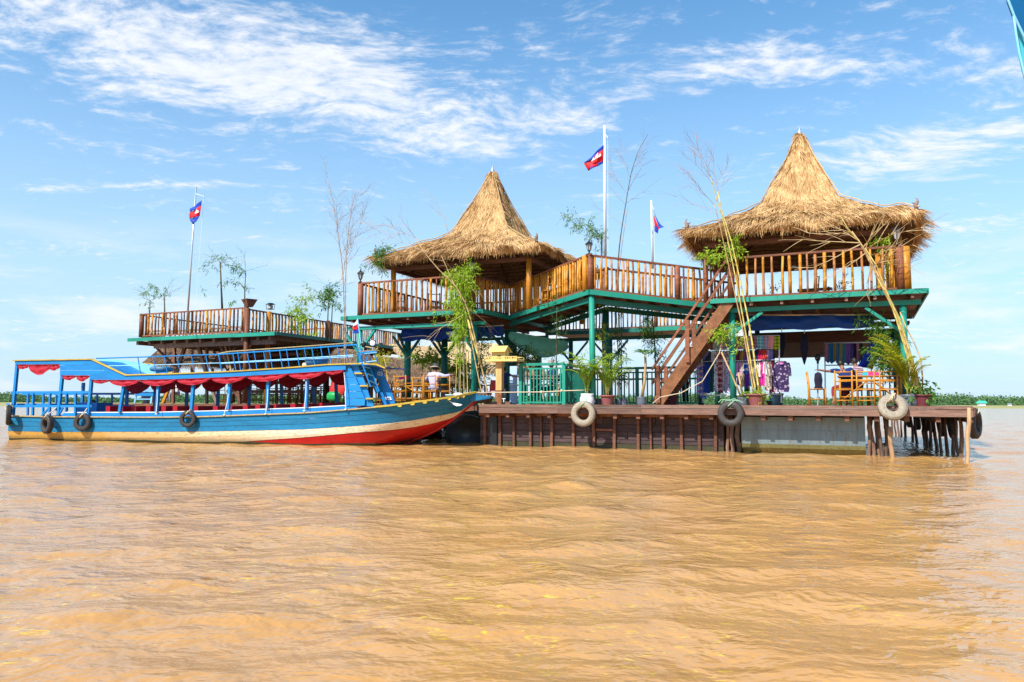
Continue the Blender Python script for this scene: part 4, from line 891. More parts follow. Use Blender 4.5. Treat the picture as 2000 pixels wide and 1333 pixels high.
# stern plate, stem, bow head, inner floor
mb = MB(); zs = np.linspace(-0.4,tb(US[0],1)-0.01,6); L_ = [BP(US[0]-0.01,1.3-hull_half(US[0],z),z) for z in zs]; R_ = [BP(US[0]-0.01,1.3+hull_half(US[0],z),z) for z in zs]
mb.grid([L_,R_]); mb.build('transom', M['hull_blue'], boat)
st_ = [BP(u,1.3,tb(u,4)-0.01) for u in np.linspace(12.6,T[-1,0],16)]
MB().tube(st_, 0.05, 6).build('stem', M['hull_red'], boat, smooth=True)
bt = BP(T[-1,0]-0.02,1.3,1.36)
MB().hexa([bt+BN*-0.13-BD*0.1-ZZ*0.10,bt-BN*0.10+BD*0.46+ZZ*0.0,bt+BN*0.10+BD*0.46+ZZ*0.0,bt+BN*0.13-BD*0.1-ZZ*0.10,bt-BN*0.15-BD*0.2+ZZ*0.12,bt-BN*0.12+BD*0.50+ZZ*0.07,bt+BN*0.12+BD*0.50+ZZ*0.07,bt+BN*0.15-BD*0.2+ZZ*0.12]).build('bow_head', M['hull_blue'], boat)
mb = MB(); mb.grid([[BP(u,1.3-hull_half(u,tb(u,1)-0.22)*0.97,tb(u,1)-0.22),BP(u,1.3+hull_half(u,tb(u,1)-0.22)*0.97,tb(u,1)-0.22)] for u in US]); mb.build('inner_deck', M['boat_blue'], boat)
# gunwale rub rails and bow capping
for side in (1,-1):
    pts = [BP(u,1.3-side*(hull_half(u,tb(u,1))+0.03),tb(u,1)+0.012) for u in US[:36]]
    mb = MB(); [mb.bar(pts[i],pts[i+1]+(pts[i+1]-pts[i])*0.02,0.07,0.035) for i in range(len(pts)-1)]; mb.build('gunwale', M['trim_worn'], boat)
    pts = [BP(u,1.3-side*(hull_half(u,tb(u,1))+0.03),tb(u,1)+0.02) for u in US[24:]]
    mb = MB(); [mb.bar(pts[i],pts[i+1]+(pts[i+1]-pts[i])*0.03,0.11,0.05) for i in range(len(pts)-1)]; mb.build('bow_capping', M['trim_yellow'], boat)
for px in (781,806,830,853,877,893,904):
    v = float(np.interp(px,[r[0] for r in _tab],[r[4] for r in _tab])); y = float(np.interp(px,[r[0] for r in _tab],[r[1] for r in _tab]))
    c = BQ(px,y+3.0,v-0.045); pr_ = [(0.07,0.02),(0.06,-0.02),(0.03,-0.035),(-0.03,-0.035),(-0.06,-0.02),(-0.07,0.02)]
    MB().prism([c+BD*x+ZZ*(z+0.02) for x,z in pr_], -BN*0.035).build('yellow_scallop', M['trim_yellow'], boat)
e_ = BQ(893,790,0.62); MB().prism([e_+BD*x+ZZ*z for x,z in ((-0.24,0.10),(-0.10,0.045),(0.08,0.01),(0.16,-0.01),(0.11,-0.04),(0.0,-0.055),(-0.11,0.0))], -BN*0.05).build('eye_plaque', M['white'], boat)
# coaming (second blue board above the gunwale)
def strip(pts_top, pts_bot, v, th, name, mat, side_far=False):
    for vv in ((v,BW_-v) if side_far else (v,)):
        A_ = []; k = 0
        for i in range(len(pts_top)):
            ut, zt = BU(*pts_top[i],v); ub, zb_ = BU(*pts_bot[i],v); A_.append([BP(ut,vv,zt),BP(ub,vv,zb_)])
        MB().cloth(A_, th).build(name, mat, boat)
strip([(128,806.5),(300,806),(450,802.5),(600,797),(690,792)],[(113,814.5),(300,814.8),(450,811.5),(600,806),(700,797)],0.09,0.03,'coaming',M['boat_blue'],True)
pts = [BQ(*q,0.09) for q in [(128,806),(300,805.5),(450,802),(600,796.5),(690,791.5)]]
for i in range(4): MB().bar(pts[i],pts[i+1],0.045,0.025).build('coaming_trim', M['white'], boat)
# stern canopy panels and roof edge
strip([(30,705),(100,704),(118,703.6)],[(31,712.5),(100,711.5),(118,711.3)],0.0,0.04,'roof_edge',M['boat_blue'],True)
for (t0,t1,b0,b1) in (((118,703.5),(182,702.6),(118,713.5),(182,713)),((118,714),(199,713.5),(118,723.5),(199,723.5)),((118,724),(222,724),(118,733.5),(178,733.5))):
    strip([t0,t1],[b0,b1],0.0,0.04,'roof_board',M['boat_blue'],True)
strip([(176,727),(222,724.6),(245,734)],[(176,742),(222,742.4),(245,742.6)],0.0,0.038,'roof_board',M['boat_blue'],True)
strip([(182,703),(245,734)],[(182,714),(245,742)],0.003,0.04,'roof_board',M['boat_blue'],True)
strip([(245,734),(350,731),(450,727),(560,720),(640,713.5),(676,711.5)],[(245,742.5),(350,740.5),(450,736.5),(560,730),(640,725),(676,722.5)],0.0,0.045,'roof_edge',M['boat_blue'],True)
rl = [(27,704.5),(180,702),(246,733),(350,730),(450,726),(560,719),(640,712.5),(700,710.5),(735,712),(752,719)]
for vv in (0,1):
    P_ = [BQ(*q,0.0)+BN*(BW_ if vv else -0.01) for q in (rl[:8] if vv else rl)]
    for i in range(len(P_)-1): MB().bar(P_[i],P_[i+1]+(P_[i+1]-P_[i]).normalized()*0.02,0.09,0.035).build('roof_trim', M['trim_yellow'], boat)
R_ = [BQ(*q,0.0) for q in rl[:9]]
for i in range(len(R_)-1):
    a, b = R_[i]-ZZ*0.035, R_[i+1]-ZZ*0.035; n_ = 5 if i in (0,3,4,5,6) else 2
    for j in range(6):
        v0, v1 = 0.04+j*0.42, 0.04+(j+1)*0.42-0.008
        MB().hexa([a+BN*v0-ZZ*0.02,b+BN*v0-ZZ*0.02,b+BN*v1-ZZ*0.02,a+BN*v1-ZZ*0.02,a+BN*v0,b+BN*v0,b+BN*v1,a+BN*v1]).build('roof_plank', M['boat_blue'], boat)
M['pale_blue'] = mat_paint('faded_light_blue_paint', (0.22,0.55,0.78), 0.5, 0.1, dirt_amt=0.05)
MB().prism([BQ(*q,1.3) for q in ((188,700),(232,703),(275,709),(305,717),(309,730),(249,733.5))], BN*0.05).build('slanted_panel', M['pale_blue'], boat)
# posts
for (x0,y0,x1,y1) in ((34,712,25,812),(122,733,114,812),(179,742,173,808),(244,742,234,806),(311,741,306,805),(379,738,374,803),(450,735,446,800),(525,731,522,798),(601,727,598,796)):
    MB().bar(BQ(x0,y0,0.05), BQ(x1,y1,0.05), 0.085, 0.085, up=BN).build('post', M['boat_blue'], boat)
for (x0,y0,x1,y1) in ((163,748,160,800),(249,745,247,800),(304,745,302,800),(366,742,364,798),(427,742,425,796),(488,738,486,794),(549,736,551,792),(612,733,614,790),(655,730,658,790)):
    MB().bar(BQ(x0,y0,2.5), BQ(x1,y1,2.5), 0.085, 0.085, up=BN).build('post', M['boat_blue'], boat)
# stern rails
for v, dy in ((0.05,0),(2.5,0)):
    for y in (767,794):
        MB().bar(BQ(22 if v<1 else 44,y+(3 if v>1 and y<780 else 0),v), BQ(180 if v<1 else 262,y-0.5+(3 if v>1 and y<780 else 0),v), 0.05, 0.075).build('side_rail', M['boat_blue'], boat)
for k, px in enumerate((55,65,85,98,130,148)): MB().bar(BQ(px,769,0.05 if k%2 else 2.4), BQ(px-1,812,0.05 if k%2 else 2.4), 0.06, 0.06, up=BN).build('rail_upright', M['boat_blue'], boat)
for px in (110,132,190,219,240): MB().bar(BQ(px,771,2.5), BQ(px-1,803,2.5), 0.05, 0.05, up=BN).build('rail_upright', M['boat_blue'], boat)
for (x0,x1) in ((46,74),(78,140)): MB().box(BQ((x0+x1)/2,790,1.3), (x1-x0)/63, 1.5, 0.05, BAX).build('bench', M['boat_blue'], boat)
MB().bar(BQ(96,797,0.05),BQ(82,812,0.05),0.05,up=BN).build('rail_brace', M['boat_blue'], boat); MB().bar(BQ(123,797,0.05),BQ(114,812,0.05),0.05,up=BN).build('rail_brace', M['boat_blue'], boat)
MB().box(BQ(182,799,1.8),0.9,0.7,0.42,BAX).build('engine_box', M['boat_blue'], boat)
# curtains: a scalloped valance on both sides
def swag(xa, ya, xb, yb, drop, v, end=2, hang=0.03):
    n = 13; P0, P1 = BQ(xa,ya,v), BQ(xb,yb,v); G = []
    for r in range(6):
        f = r/5; row = []
        for i in range(n):
            t = i/(n-1); s = math.sin(math.pi*t)**0.8; d = (hang+drop*s)*f
            fold = 0.035*math.sin(r*2.1+t*3.0)*math.sin(math.pi*min(1,t*1.0))+0.02*math.sin(t*20+r)
            row.append(lerp(P0,P1,t)-ZZ*d-BN*(0.03+0.05*f*s+fold))
        G.append(row)
    MB().cloth(G,0.012).build('curtain', M['red_cloth'], boat, smooth=True)
swag(37,712.5,56,712.4,0.05,0.0,hang=0.1); swag(56,712.4,104,712.2,0.30,0.0,hang=0.04); swag(98,712.3,118,712.3,0.10,0.0,hang=0.10)
swag(123,734,150,734,0.12,0.0); swag(150,734,176,734,0.16,0.0); 
xs_ = [182,214,276,345,413,482,563,636,672]
def ybot(x): return float(np.interp(x,[176,245,350,450,560,640,676],[742,742.5,740.5,736.5,730,725,722.5]))
for a_, b_ in zip(xs_[:-1],xs_[1:]): swag(a_,ybot(a_)+0.5,b_,ybot(b_)+0.5,0.16 if b_-a_ > 40 else 0.08,0.0,hang=0.035)
for k in range(9):
    x0 = 245+k*50; swag(x0,ybot(x0)+4,x0+49,ybot(x0+49)+4,0.26,2.35,hang=0.16)
# seats: rows of dark red backs across the boat
for k, px in enumerate((222,247,272,300,330,352,392,430,458,488,512,548,580,604,632)):
    u = BU(px,800,0.6)[0]; zt = BU(px,793-(max(0,px-450)*0.035),0.6)[1]
    for v in (0.35,1.55):
        c = BP(u,v+0.4,zt-0.19); MB().box(c,0.16,0.80,0.36,BAX).build('seat_back', M['red_cloth'], boat); MB().box(c+BD*0.22-ZZ*0.14,0.36,0.80,0.10,BAX).build('seat', M['red_cloth'], boat)
# fore cabin: planked side panel, stepped block, opening and raked front wall
pan = [(673,724),(682,711.5),(713,779),(712,791),(676,792.5)]
for k in range(5):
    y0, y1 = 724+k*13.8, 724+(k+1)*13.8-0.6; xr = lambda y: np.interp(y,[711.5,779,792],[682,713,712])
    MB().prism([BQ(673+k*0.5,y0 if k else 716,0.04),BQ(xr(y0 if k else 712),y0 if k else 712,0.04),BQ(xr(y1),y1,0.04),BQ(673.5+k*0.5,y1,0.04)][::-1], BN*0.04).build('cabin_board', M['boat_blue'], boat)
stp = [(684,711),(698,713),(711,742),(716,756),(722,775),(731,795),(712,793),(712,779)]
MB().prism([BQ(*q,0.10) for q in stp][::-1], BN*0.05).build('step_side', M['boat_blue'], boat); ssd = [o for o in boat.children if o.name.startswith('step_side')][0]
for (x0,y0,x1) in ((692,729.5,707),(702.5,754,718),(714,779,729)): 
    c0, c1 = BQ(x0,y0,0.02), BQ(x1,y0,0.02); MB().hexa([c0-ZZ*0.02,c1-ZZ*0.02,c1+BN*0.5-ZZ*0.02,c0+BN*0.5-ZZ*0.02,c0+ZZ*0.02,c1+ZZ*0.02,c1+BN*0.5+ZZ*0.02,c0+BN*0.5+ZZ*0.02]).build('step', M['trim_yellow'], ssd)
fr = [(722,716),(735,720),(748,735),(757,752),(772,788),(746,793),(739,765),(728,740)]
MB().prism([BQ(*q,0.7) for q in ((716,715),(733,718),(748,727),(753,740),(739,741),(726,738))][::-1], BN*0.05).build('cabin_front', M['boat_blue'], boat)
MB().prism([BQ(*q,0.66) for q in ((739,741),(753,740),(757,749),(765,768),(740,770))][::-1], BN*0.05).build('cabin_front', M['boat_blue'], boat)
MB().prism([BQ(*q,0.60) for q in ((738,767),(765,767),(771.5,788),(748,793))][::-1], BN*0.05).build('cabin_front', M['boat_blue'], boat)
MB().prism([BQ(*q,0.63) for q in ((740,741),(744,741),(746,768),(741,768))][::-1], BN*0.02).build('window_frame', M['hull_blue'], boat)
def text(body, size, P, ax, ay, mat, parent, name='lettering'):
    cu = bpy.data.curves.new(name,'FONT'); cu.body = body; cu.size = size; cu.extrude = 0.004; cu.align_x = 'CENTER'; cu.align_y = 'CENTER'
    o = bpy.data.objects.new(name+'_tmp',cu); COL.objects.link(o); dg = bpy.context.evaluated_depsgraph_get(); me = bpy.data.meshes.new_from_object(o.evaluated_get(dg))
    bpy.data.objects.remove(o); az = ax.cross(ay); M4 = Matrix((ax,ay,az)).transposed().to_4x4(); me.transform(Matrix.Translation(P-origin_of(parent))@M4)
    me.materials.clear(); me.materials.append(mat); r = bpy.data.objects.new(name,me); link(r); r.parent = parent; return r
text('05', 0.17, BQ(742.5,730.5,0.68), BD, ZZ, M['white'], boat)
MB().prism([BQ(*q,0.58) for q in ((751,775.5),(763,775.5),(765.5,781.5),(753,781.5))][::-1], -BN*0.01).build('number_plate', M['white'], boat)
text('305', 0.075, BQ(758.3,778.7,0.56), BD, ZZ, M['hull_blue'], [o for o in boat.children if o.name.startswith('number_plate')][0], 'plate_number')
# metal ladder from the fore deck to the roof
for (x0,y0,x1,y1,v) in ((700,690,724,756,-0.05),(712,690,741,765,0.25)): MB().tube([BQ(x0,y0,v),BQ(x1,y1,v)],0.022,6).build('ladder_rail', M['boat_blue'], boat)
for t in (0.02,0.2,0.4,0.6,0.8): MB().tube([lerp(BQ(700,690,-0.05),BQ(724,756,-0.05),t),lerp(BQ(712,690,0.25),BQ(741,765,0.25),t)],0.014,5).build('ladder_rung', M['pale_blue'], boat)
MB().bar(BQ(714,712,0.5),BQ(737,768,0.5),0.09,0.05,up=BN).build('raked_post', M['boat_blue'], boat)
# roof railing: near and far
def roofrail(v, top, base, xs, lean, trim, mid):
    P_ = [BQ(*q,v) for q in top]; 
    for i in range(len(P_)-1): MB().tube([P_[i],P_[i+1]],0.020,6).build('roof_rail', trim, boat)
    P_ = [BQ(*q,v) for q in mid]
    for i in range(len(P_)-1): MB().tube([P_[i],P_[i+1]],0.014,5).build('roof_rail', M['pale_blue'], boat)
    tx, ty = [q[0] for q in top],[q[1] for q in top]; bx, by = [q[0] for q in base],[q[1] for q in base]
    for x in xs: MB().tube([BQ(x-lean,float(np.interp(x-lean,tx,ty)),v),BQ(x,float(np.interp(x,bx,by)),v)],0.016,5).build('roof_rail_upright', M['boat_blue'], boat)
base_ = [(245,733),(350,729.5),(450,725.5),(560,718.5),(640,712),(700,710),(740,712)]
roofrail(0.12,[(188,700.5),(300,697),(430,692.5),(560,684),(690,674)],base_,[275,305,327,352,380,408,433,461,489,521,552,585,615,647,680],6,M['boat_blue'],[(200,715.5),(300,713.5),(430,709.5),(560,702),(690,694)])
roofrail(2.4,[(420,695),(432,690),(450,687),(560,679.5),(690,670)],base_,[434,470,502,532,565,600,632,664],6,M['trim_worn'],[(430,711),(560,704),(690,697)])
roofrail(0.15,[(697,672),(700,690),(735,686.5)],base_,[],0,M['boat_blue'],[(700,710),(735,705)])
MB().tube([BQ(690,674,0.12),BQ(696,674,0.12),BQ(699,680,0.12),BQ(699,710,0.12)],0.022,6).build('roof_rail', M['boat_blue'], boat, smooth=True)
MB().tube([BQ(699,688,0.12),BQ(735,684,0.4),BQ(738,682,1.3),BQ(706,676,2.3)],0.02,6).build('roof_rail', M['trim_worn'], boat)
MB().tube([BQ(699,693,0.12),BQ(736,689,0.4)],0.018,6).build('roof_rail', M['pale_blue'], boat)
for (a_,b_) in (((730,688),(740,716)),((718,682),(726,712))): MB().tube([BQ(*a_,0.4),BQ(*b_,0.4)],0.017,5).build('roof_rail_upright', M['boat_blue'], boat)
MB().tube([BQ(704,682,0.8),BQ(706,712,0.8)],0.05,8).build('lamp_post', M['boat_blue'], boat, smooth=True)
# things carried by the boat
def searchlight(px, py, v, r, lens, label):
    c = BQ(px,py,v); t = thing('searchlight', label, 'searchlight', c-ZZ*0.15); A_ = (BD*0.3-BN*0.95).normalized()
    MB().lathe([(r*0.35,-r*1.1),(r*0.8,-r*0.8),(r,0),(r*1.06,0.02),(r*0.95,0.03)],c,14,(A_.orthogonal().normalized(),A_.cross(A_.orthogonal().normalized()),A_)).build('housing', M['black'], t, smooth=True)
    MB().ball(c+A_*0.02,r*0.9,r*0.9,r*0.25,14,6,(A_.orthogonal().normalized(),A_.cross(A_.orthogonal().normalized()),A_)).build('lens', lens, t, smooth=True)
    MB().tube([c-ZZ*r,c-ZZ*(r+0.15)],0.02,6).build('bracket', M['metal'], t)
searchlight(728,671,0.6,0.10,M['white'],'round searchlight with a big white lens on the roof of the blue boat')
searchlight(710,673,0.7,0.085,M['black'],'dark searchlight beside the flag staff on the roof of the blue boat')
def lump(name, label, cat, c, sx, sy, sz, mat, ax=BAX, n=14):
    mb = MB(); G = []
    for i in range(8):
        t = math.pi*i/7; sr = max(math.sin(t)**0.55,0.02); zc = math.copysign(abs(math.cos(t))**0.7,math.cos(t))
        G.append([c+ax[0]*(sx*sr*math.copysign(abs(math.cos(q))**0.6,math.cos(q)))+ax[1]*(sy*sr*math.copysign(abs(math.sin(q))**0.6,math.sin(q)))+ZZ*(sz*zc*(1+0.05*math.sin(q*3+i))) for q in [2*math.pi*j/n for j in range(n)]])
    mb.grid(G,close=True); o = mb.build(name, mat, None, smooth=True); return tag(o, label, cat)
M['tub_blue'] = mat_plain('blue_grey_plastic', (0.06,0.15,0.22), 0.5); M['green_plastic'] = mat_plain('green_plastic', (0.01,0.30,0.06), 0.4)
lump('tarp_bundle','dark blue-grey bundle lying on the stern half of the boat roof','bundle',BQ(316,721.5,1.2),0.34,0.3,0.09,M['tub_blue'])
tb_ = thing('plastic_tub','blue-grey round plastic tub on the boat roof near the bow','tub',BQ(618,713,1.3)); c = BQ(618,714,1.3)
MB().lathe([(0.30,0),(0.36,0.16),(0.35,0.17),(0.33,0.16),(0.27,0.03)],c,20).build('tub_wall',M['tub_blue'],tb_,smooth=True); MB().lathe([(0.37,0.15),(0.39,0.165),(0.37,0.18)],c,20).build('rim',M['tub_blue'],tb_,smooth=True)
lump('cloth_bundle','small tan bundle tucked beside the blue tub on the boat roof','bundle',BQ(597,713.5,1.2),0.09,0.1,0.07,M['rope'])
# the small flag on the roof staff
fs = thing('boat_flagstaff','short pale blue flagstaff on the boat roof holding a small white flag','flagstaff',BQ(706,676,0.8)); MB().tube([BQ(706,680,0.8),BQ(698.5,622,0.8)],0.016,6).build('staff',M['pale_blue'],fs)
M['flag_white'] = mat_cloth('white_flag',(0.75,0.75,0.8)); M['flag_red'] = mat_cloth('flag_red',(0.62,0.012,0.02),rough=0.6); M['flag_blue'] = mat_cloth('flag_blue',(0.01,0.05,0.38),rough=0.6)
fg = thing('small_flag','small faded flag with a red centre and white ends drooping from the boat staff','flag',BQ(693,640,0.8))
def patch(poly_px, v, fn, nu, nv, name, mat, parent, th=0.008, amp=0.03, ph=0.0):
    """4-corner cloth patch traced between pixel corners TL,TR,BR,BL on a real plane, with ripples"""
    P_ = [fn(*q) for q in poly_px]; nrm = (P_[1]-P_[0]).cross(P_[3]-P_[0]).normalized(); G = []
    for i in range(nv+1):
        row = []
        for j in range(nu+1):
            s, t = j/nu, i/nv; q = lerp(lerp(P_[0],P_[1],s),lerp(P_[3],P_[2],s),t); row.append(q+nrm*amp*math.sin(s*7+t*3+ph)*min(1,s*3))
        G.append(row)
    return MB().cloth(G,th).build(name,mat,parent,smooth=True)
fB = lambda x,y: BQ(x,y,0.8)
patch([(699,624),(693,631),(689,639),(699,634)],0,fB,4,3,'upper_field',M['flag_white'],fg); patch([(699,634),(689,639),(690,646),(700,644)],0,fB,4,3,'red_field',M['flag_red'],fg); patch([(700,644),(690,646),(689,652),(701,651)],0,fB,4,3,'lower_field',M['flag_blue'],fg)
# tyres on the boat
def tyre(name, label, c, axis, R_, r, rz, mat='rubber', rope=None, rmat='rope', group=None, n=30):
    t = thing('tyre_fender', label, 'tyre', c-ZZ*(R_+r), group); A_ = Vector(axis).normalized()
    MB().torus(c,A_,R_,r,n,12,rz).build('tyre_body', M[mat], t, smooth=True); tbq = t.children[0]
    for s_ in (-1,1): MB().torus(c+A_*rz*0.72*s_,A_,R_-r*0.62,r*0.20,n,6).build('bead', M[mat], tbq, smooth=True)
    X_ = A_.orthogonal().normalized(); Y_ = A_.cross(X_); mb = MB()
    for k in range(n*2):
        a = math.pi*k/n; d = X_*math.cos(a)+Y_*math.sin(a); tt = d.cross(A_); mb.box(c+d*(R_+r*0.97),0.018,rz*1.2,r*0.16,(tt,A_,d))
    mb.build('tread', M[mat], tbq)
    if rope:
        p = Vector(rope); top = c+ZZ*(R_)
        MB().tube([p, lerp(p,top,0.5)+Vector((jit(.02),-0.02,0)), top-A_*0.0+ZZ*r*0.9+A_*rz*0.6, top-ZZ*r*1.1+A_*rz*0.5],0.016,5).build('rope', M[rmat], t); MB().torus(top,(X_ if abs(X_.z)<0.5 else Y_),r*1.25,0.016,12,5).build('rope_loop', M[rmat], t)
    return t
ax_ = lambda a: (-BN*math.cos(a)+BD*math.sin(a))
tyre('t','old tyre hanging off the stern corner of the blue boat',BQ(17,811,-0.15),ax_(-0.75),0.235,0.085,0.075,rope=BQ(22,788,0.0))
tyre('t','black tyre hung widest open near the stern, second tyre from the left',BQ(92,829,-0.18),ax_(-0.35),0.22,0.075,0.085,rope=BQ(110,796,0.0),group=None)
tyre('t','brown-rimmed tyre on the boat side, just right of the black stern tyre',BQ(161,825,-0.15),ax_(0.18),0.20,0.072,0.06,rope=BQ(170,798,0.0))
tyre('t','small tyre hanging alone at the middle of the blue boat side',BQ(367,819,-0.15),ax_(0.15),0.19,0.06,0.055,rope=BQ(372,800,0.0))
tyre('t','tyre seen through the stern rails on the far side of the blue boat',BQ(177,797,2.75),ax_(0.3),0.22,0.07,0.06,rope=BQ(177,780,2.6))
for (x0,y0,x1,y1) in ((307,762,305,806),(446,770,438,808),(523,760,519,806),(598,745,594,800),(672,728,675,797)):
    o = MB().tube([BQ(x0,y0,-0.03),lerp(BQ(x0,y0,-0.03),BQ(x1,y1,-0.1),0.5)+BD*0.02,BQ(x1,y1,-0.1)],0.010,4).build('mooring_cord',M['white'],boat)
    MB().ball(BQ(x1,y1+3,-0.08),0.035,0.03,0.022).build('cord_knot',M['flag_white'],boat)
# small blue boat moored behind
sb = thing('small_blue_boat','small blue covered boat on the water beyond the stern of the big boat','boat',at_y(268,800,36))
sP = lambda x,y,d=0: at_y(x,y,36+d)
G = []
for i in range(9):
    t = i/8; px = lerp(225,312,t); w2 = 0.75*math.sin(math.pi*(0.18+0.64*t))**0.6; zt = 0.85+0.25*(2*t-1)**2; c = at_y(px,790,36)
    G.append([Vector((c.x,c.y-w2,zt)),Vector((c.x,c.y-w2*0.7,0.1)),Vector((c.x,c.y,-0.2)),Vector((c.x,c.y+w2*0.7,0.1)),Vector((c.x,c.y+w2,zt))])
MB().grid(G).build('hull',M['boat_blue'],sb); c = sP(268,762)
MB().hexa([sP(238,764,-.7),sP(303,766,-.7),sP(303,766,.7),sP(238,764,.7),sP(245,757,-.6),sP(296,758,-.6),sP(296,758,.6),sP(245,757,.6)]).build('canopy',M['boat_blue'],sb)
MB().hexa([sP(264,774,-.66),sP(300,774,-.66),sP(300,774,-.6),sP(264,774,-.6),sP(264,766,-.66),sP(300,766,-.66),sP(300,766,-.6),sP(264,766,-.6)]).build('canopy_flap',M['boat_blue'],sb)
for a_,b_ in (((242,763),(234,797)),((267,766),(262,795)),((298,766),(294,795))):
    MB().bar(sP(*a_,-.6),sP(*b_,-.6),0.07,up=Vector((0,1,0))).build('post',M['pale_blue'],sb); MB().bar(sP(*a_,.6),sP(*b_,.6),0.07,up=Vector((0,1,0))).build('post',M['boat_blue'],sb)
MB().bar(sP(263,780,-.6),sP(297,780,-.6),0.05).build('rail',M['pale_blue'],sb)
# ---------------------------------------------------------------- bamboo chairs, tables
LX, LY = Vector((1,0,0)), Vector((0,1,0)); LAX = (LX,LY,ZZ)
def make_chair():
    """built at the origin: seat faces +Y, tall back at -Y"""
    t = thing('bamboo_chair','x','chair',(0,0,0)); w2, d2 = 0.205, 0.20; r = 0.021
    for s in (-1,1):
        MB().tube([(s*w2,-d2,0),(s*w2,-d2-0.005,0.45),(s*w2*1.01,-d2-0.05,0.93)],[r*1.1,r,r*0.95],7).build('rear_post',M['bam_o'],t,smooth=True)
        MB().tube([(s*w2,d2,0),(s*w2,d2,0.46)],[r*1.1,r],7).build('front_leg',M['bam_o'],t,smooth=True)
    for z, y in ((0.885,-d2-0.045),(0.64,-d2-0.02)): MB().tube([(-w2,y,z),(w2,y,z)],0.016,6).build('back_rail',M['bam_o'],t,smooth=True)
    for z in (0.14,0.42):
        for s in (-1,1):
            MB().tube([(-w2,s*d2,z),(w2,s*d2,z)],0.014,6).build('rung',M['bam_o'],t,smooth=True)
            MB().tube([(s*w2,-d2,z+0.03),(s*w2,d2,z+0.03)],0.014,6).build('rung',M['bam_o'],t,smooth=True)
    mb = MB(); [mb.box((0,-d2+0.04+i*0.052,0.455),0.40,0.046,0.014,LAX) for i in range(8)]; mb.build('seat',M['bam_o'],t)
    return t
CH0 = make_chair(); _first = [True]
def chair(P, rz, label, group, s=1.0):
    o = CH0 if _first[0] else copy_tree(CH0); _first[0] = False
    o.location = P; o.rotation_euler = (0,0,rz); o.scale = (s,s,s); o['label'] = label; o['category'] = 'chair'; o['group'] = group; return o
G1 = 'bamboo chairs at the right table'
rear = 0.0
def cpos(px, b, z=DZ): a = AB(px,780,b)[0]; return W(a,b,z)
s_ = 0.93
chair(cpos(1648,0.75), -TH+0.05, 'bamboo chair nearest the red trousers, back to the water', G1, s_)
chair(cpos(1692,0.75), -TH-0.03, 'bamboo chair with its back to the water, in front of the pink tissue box', G1, s_)
chair(cpos(1736,0.80), -TH+0.02, 'bamboo chair partly hidden by the yellow palm at the deck edge', G1, s_)
chair(cpos(1596,1.1), -TH-1.45, 'bamboo chair seen side-on with a hand resting on its back', G1, s_)
chair(cpos(1668,2.1), -TH+math.pi, 'bamboo chair under the child in the striped top', G1, s_)
chair(cpos(1712,2.3), -TH+math.pi+0.1, 'empty bamboo chair across the table, behind the tissue boxes', G1, s_)
def table(name, label, P, rz, lx, ly, h=0.74, mat='bam_o'):
    t = thing(name, label, 'table', P); c, s = math.cos(rz), math.sin(rz); ax = (Vector((c,s,0)),Vector((-s,c,0)),ZZ)
    n = max(4,int(ly/0.09))
    for i in range(n): MB().box(Vector(P)+ax[1]*(-ly/2+(i+0.5)*ly/n)+ZZ*h, lx, ly/n-0.006, 0.022, ax).build('table_slat',M[mat],t)
    for a in (-1,1):
        for b in (-1,1): q = Vector(P)+ax[0]*(a*(lx/2-0.06))+ax[1]*(b*(ly/2-0.06)); MB().tube([q,q+ZZ*(h-0.015)],0.026,7).build('leg',M[mat],t,smooth=True)
        q = Vector(P)+ax[1]*(a*(ly/2-0.06))+ZZ*(h-0.1); MB().tube([q-ax[0]*(lx/2-0.06),q+ax[0]*(lx/2-0.06)],0.02,6).build('stretcher',M[mat],t,smooth=True)
        q2 = q-ZZ*0.42; MB().tube([q2-ax[0]*(lx/2-0.06),q2+ax[0]*(lx/2-0.06)],0.016,6).build('stretcher',M[mat],t,smooth=True)
        MB().tube([q-ax[0]*(lx/2-0.1)-ZZ*0.5,q-ax[0]*0.05],0.014,6).build('brace',M[mat],t); MB().tube([q+ax[0]*(lx/2-0.1)-ZZ*0.5,q+ax[0]*0.05],0.014,6).build('brace',M[mat],t)
    return t
table('bamboo_table','bamboo slat table with tissue boxes near the front right corner of the deck',W(AB(1700,780,1.5)[0],1.5,DZ),-TH,1.5,0.75)
M['pink'] = mat_plain('pink_plastic',(0.70,0.03,0.22),0.4); M['cyan'] = mat_plain('cyan_plastic',(0.02,0.40,0.50),0.4)
def tissue(px, py, b, mat, label, w_=0.25):
    t = thing('tissue_box',label,'tissue box',PB(px,py,b)-ZZ*0.05); c = PB(px,py,b)
    mb = MB(); mb.box(c,w_,0.13,0.085); mb.box(c+ZZ*0.045,w_*0.9,0.11,0.012); mb.build('box',M[mat],t)
    MB().tube([c+ZZ*0.05,c+ZZ*0.07+FD*0.01,c+ZZ*0.10-FD*0.012],[0.035,0.028,0.004],6).build('tissue',M['white'],t)
tissue(1690,730.5,1.45,'cyan','cyan tissue box on the right bamboo table',0.13); tissue(1706,731.5,1.4,'pink','pink tissue box on the right bamboo table beside the cyan one')
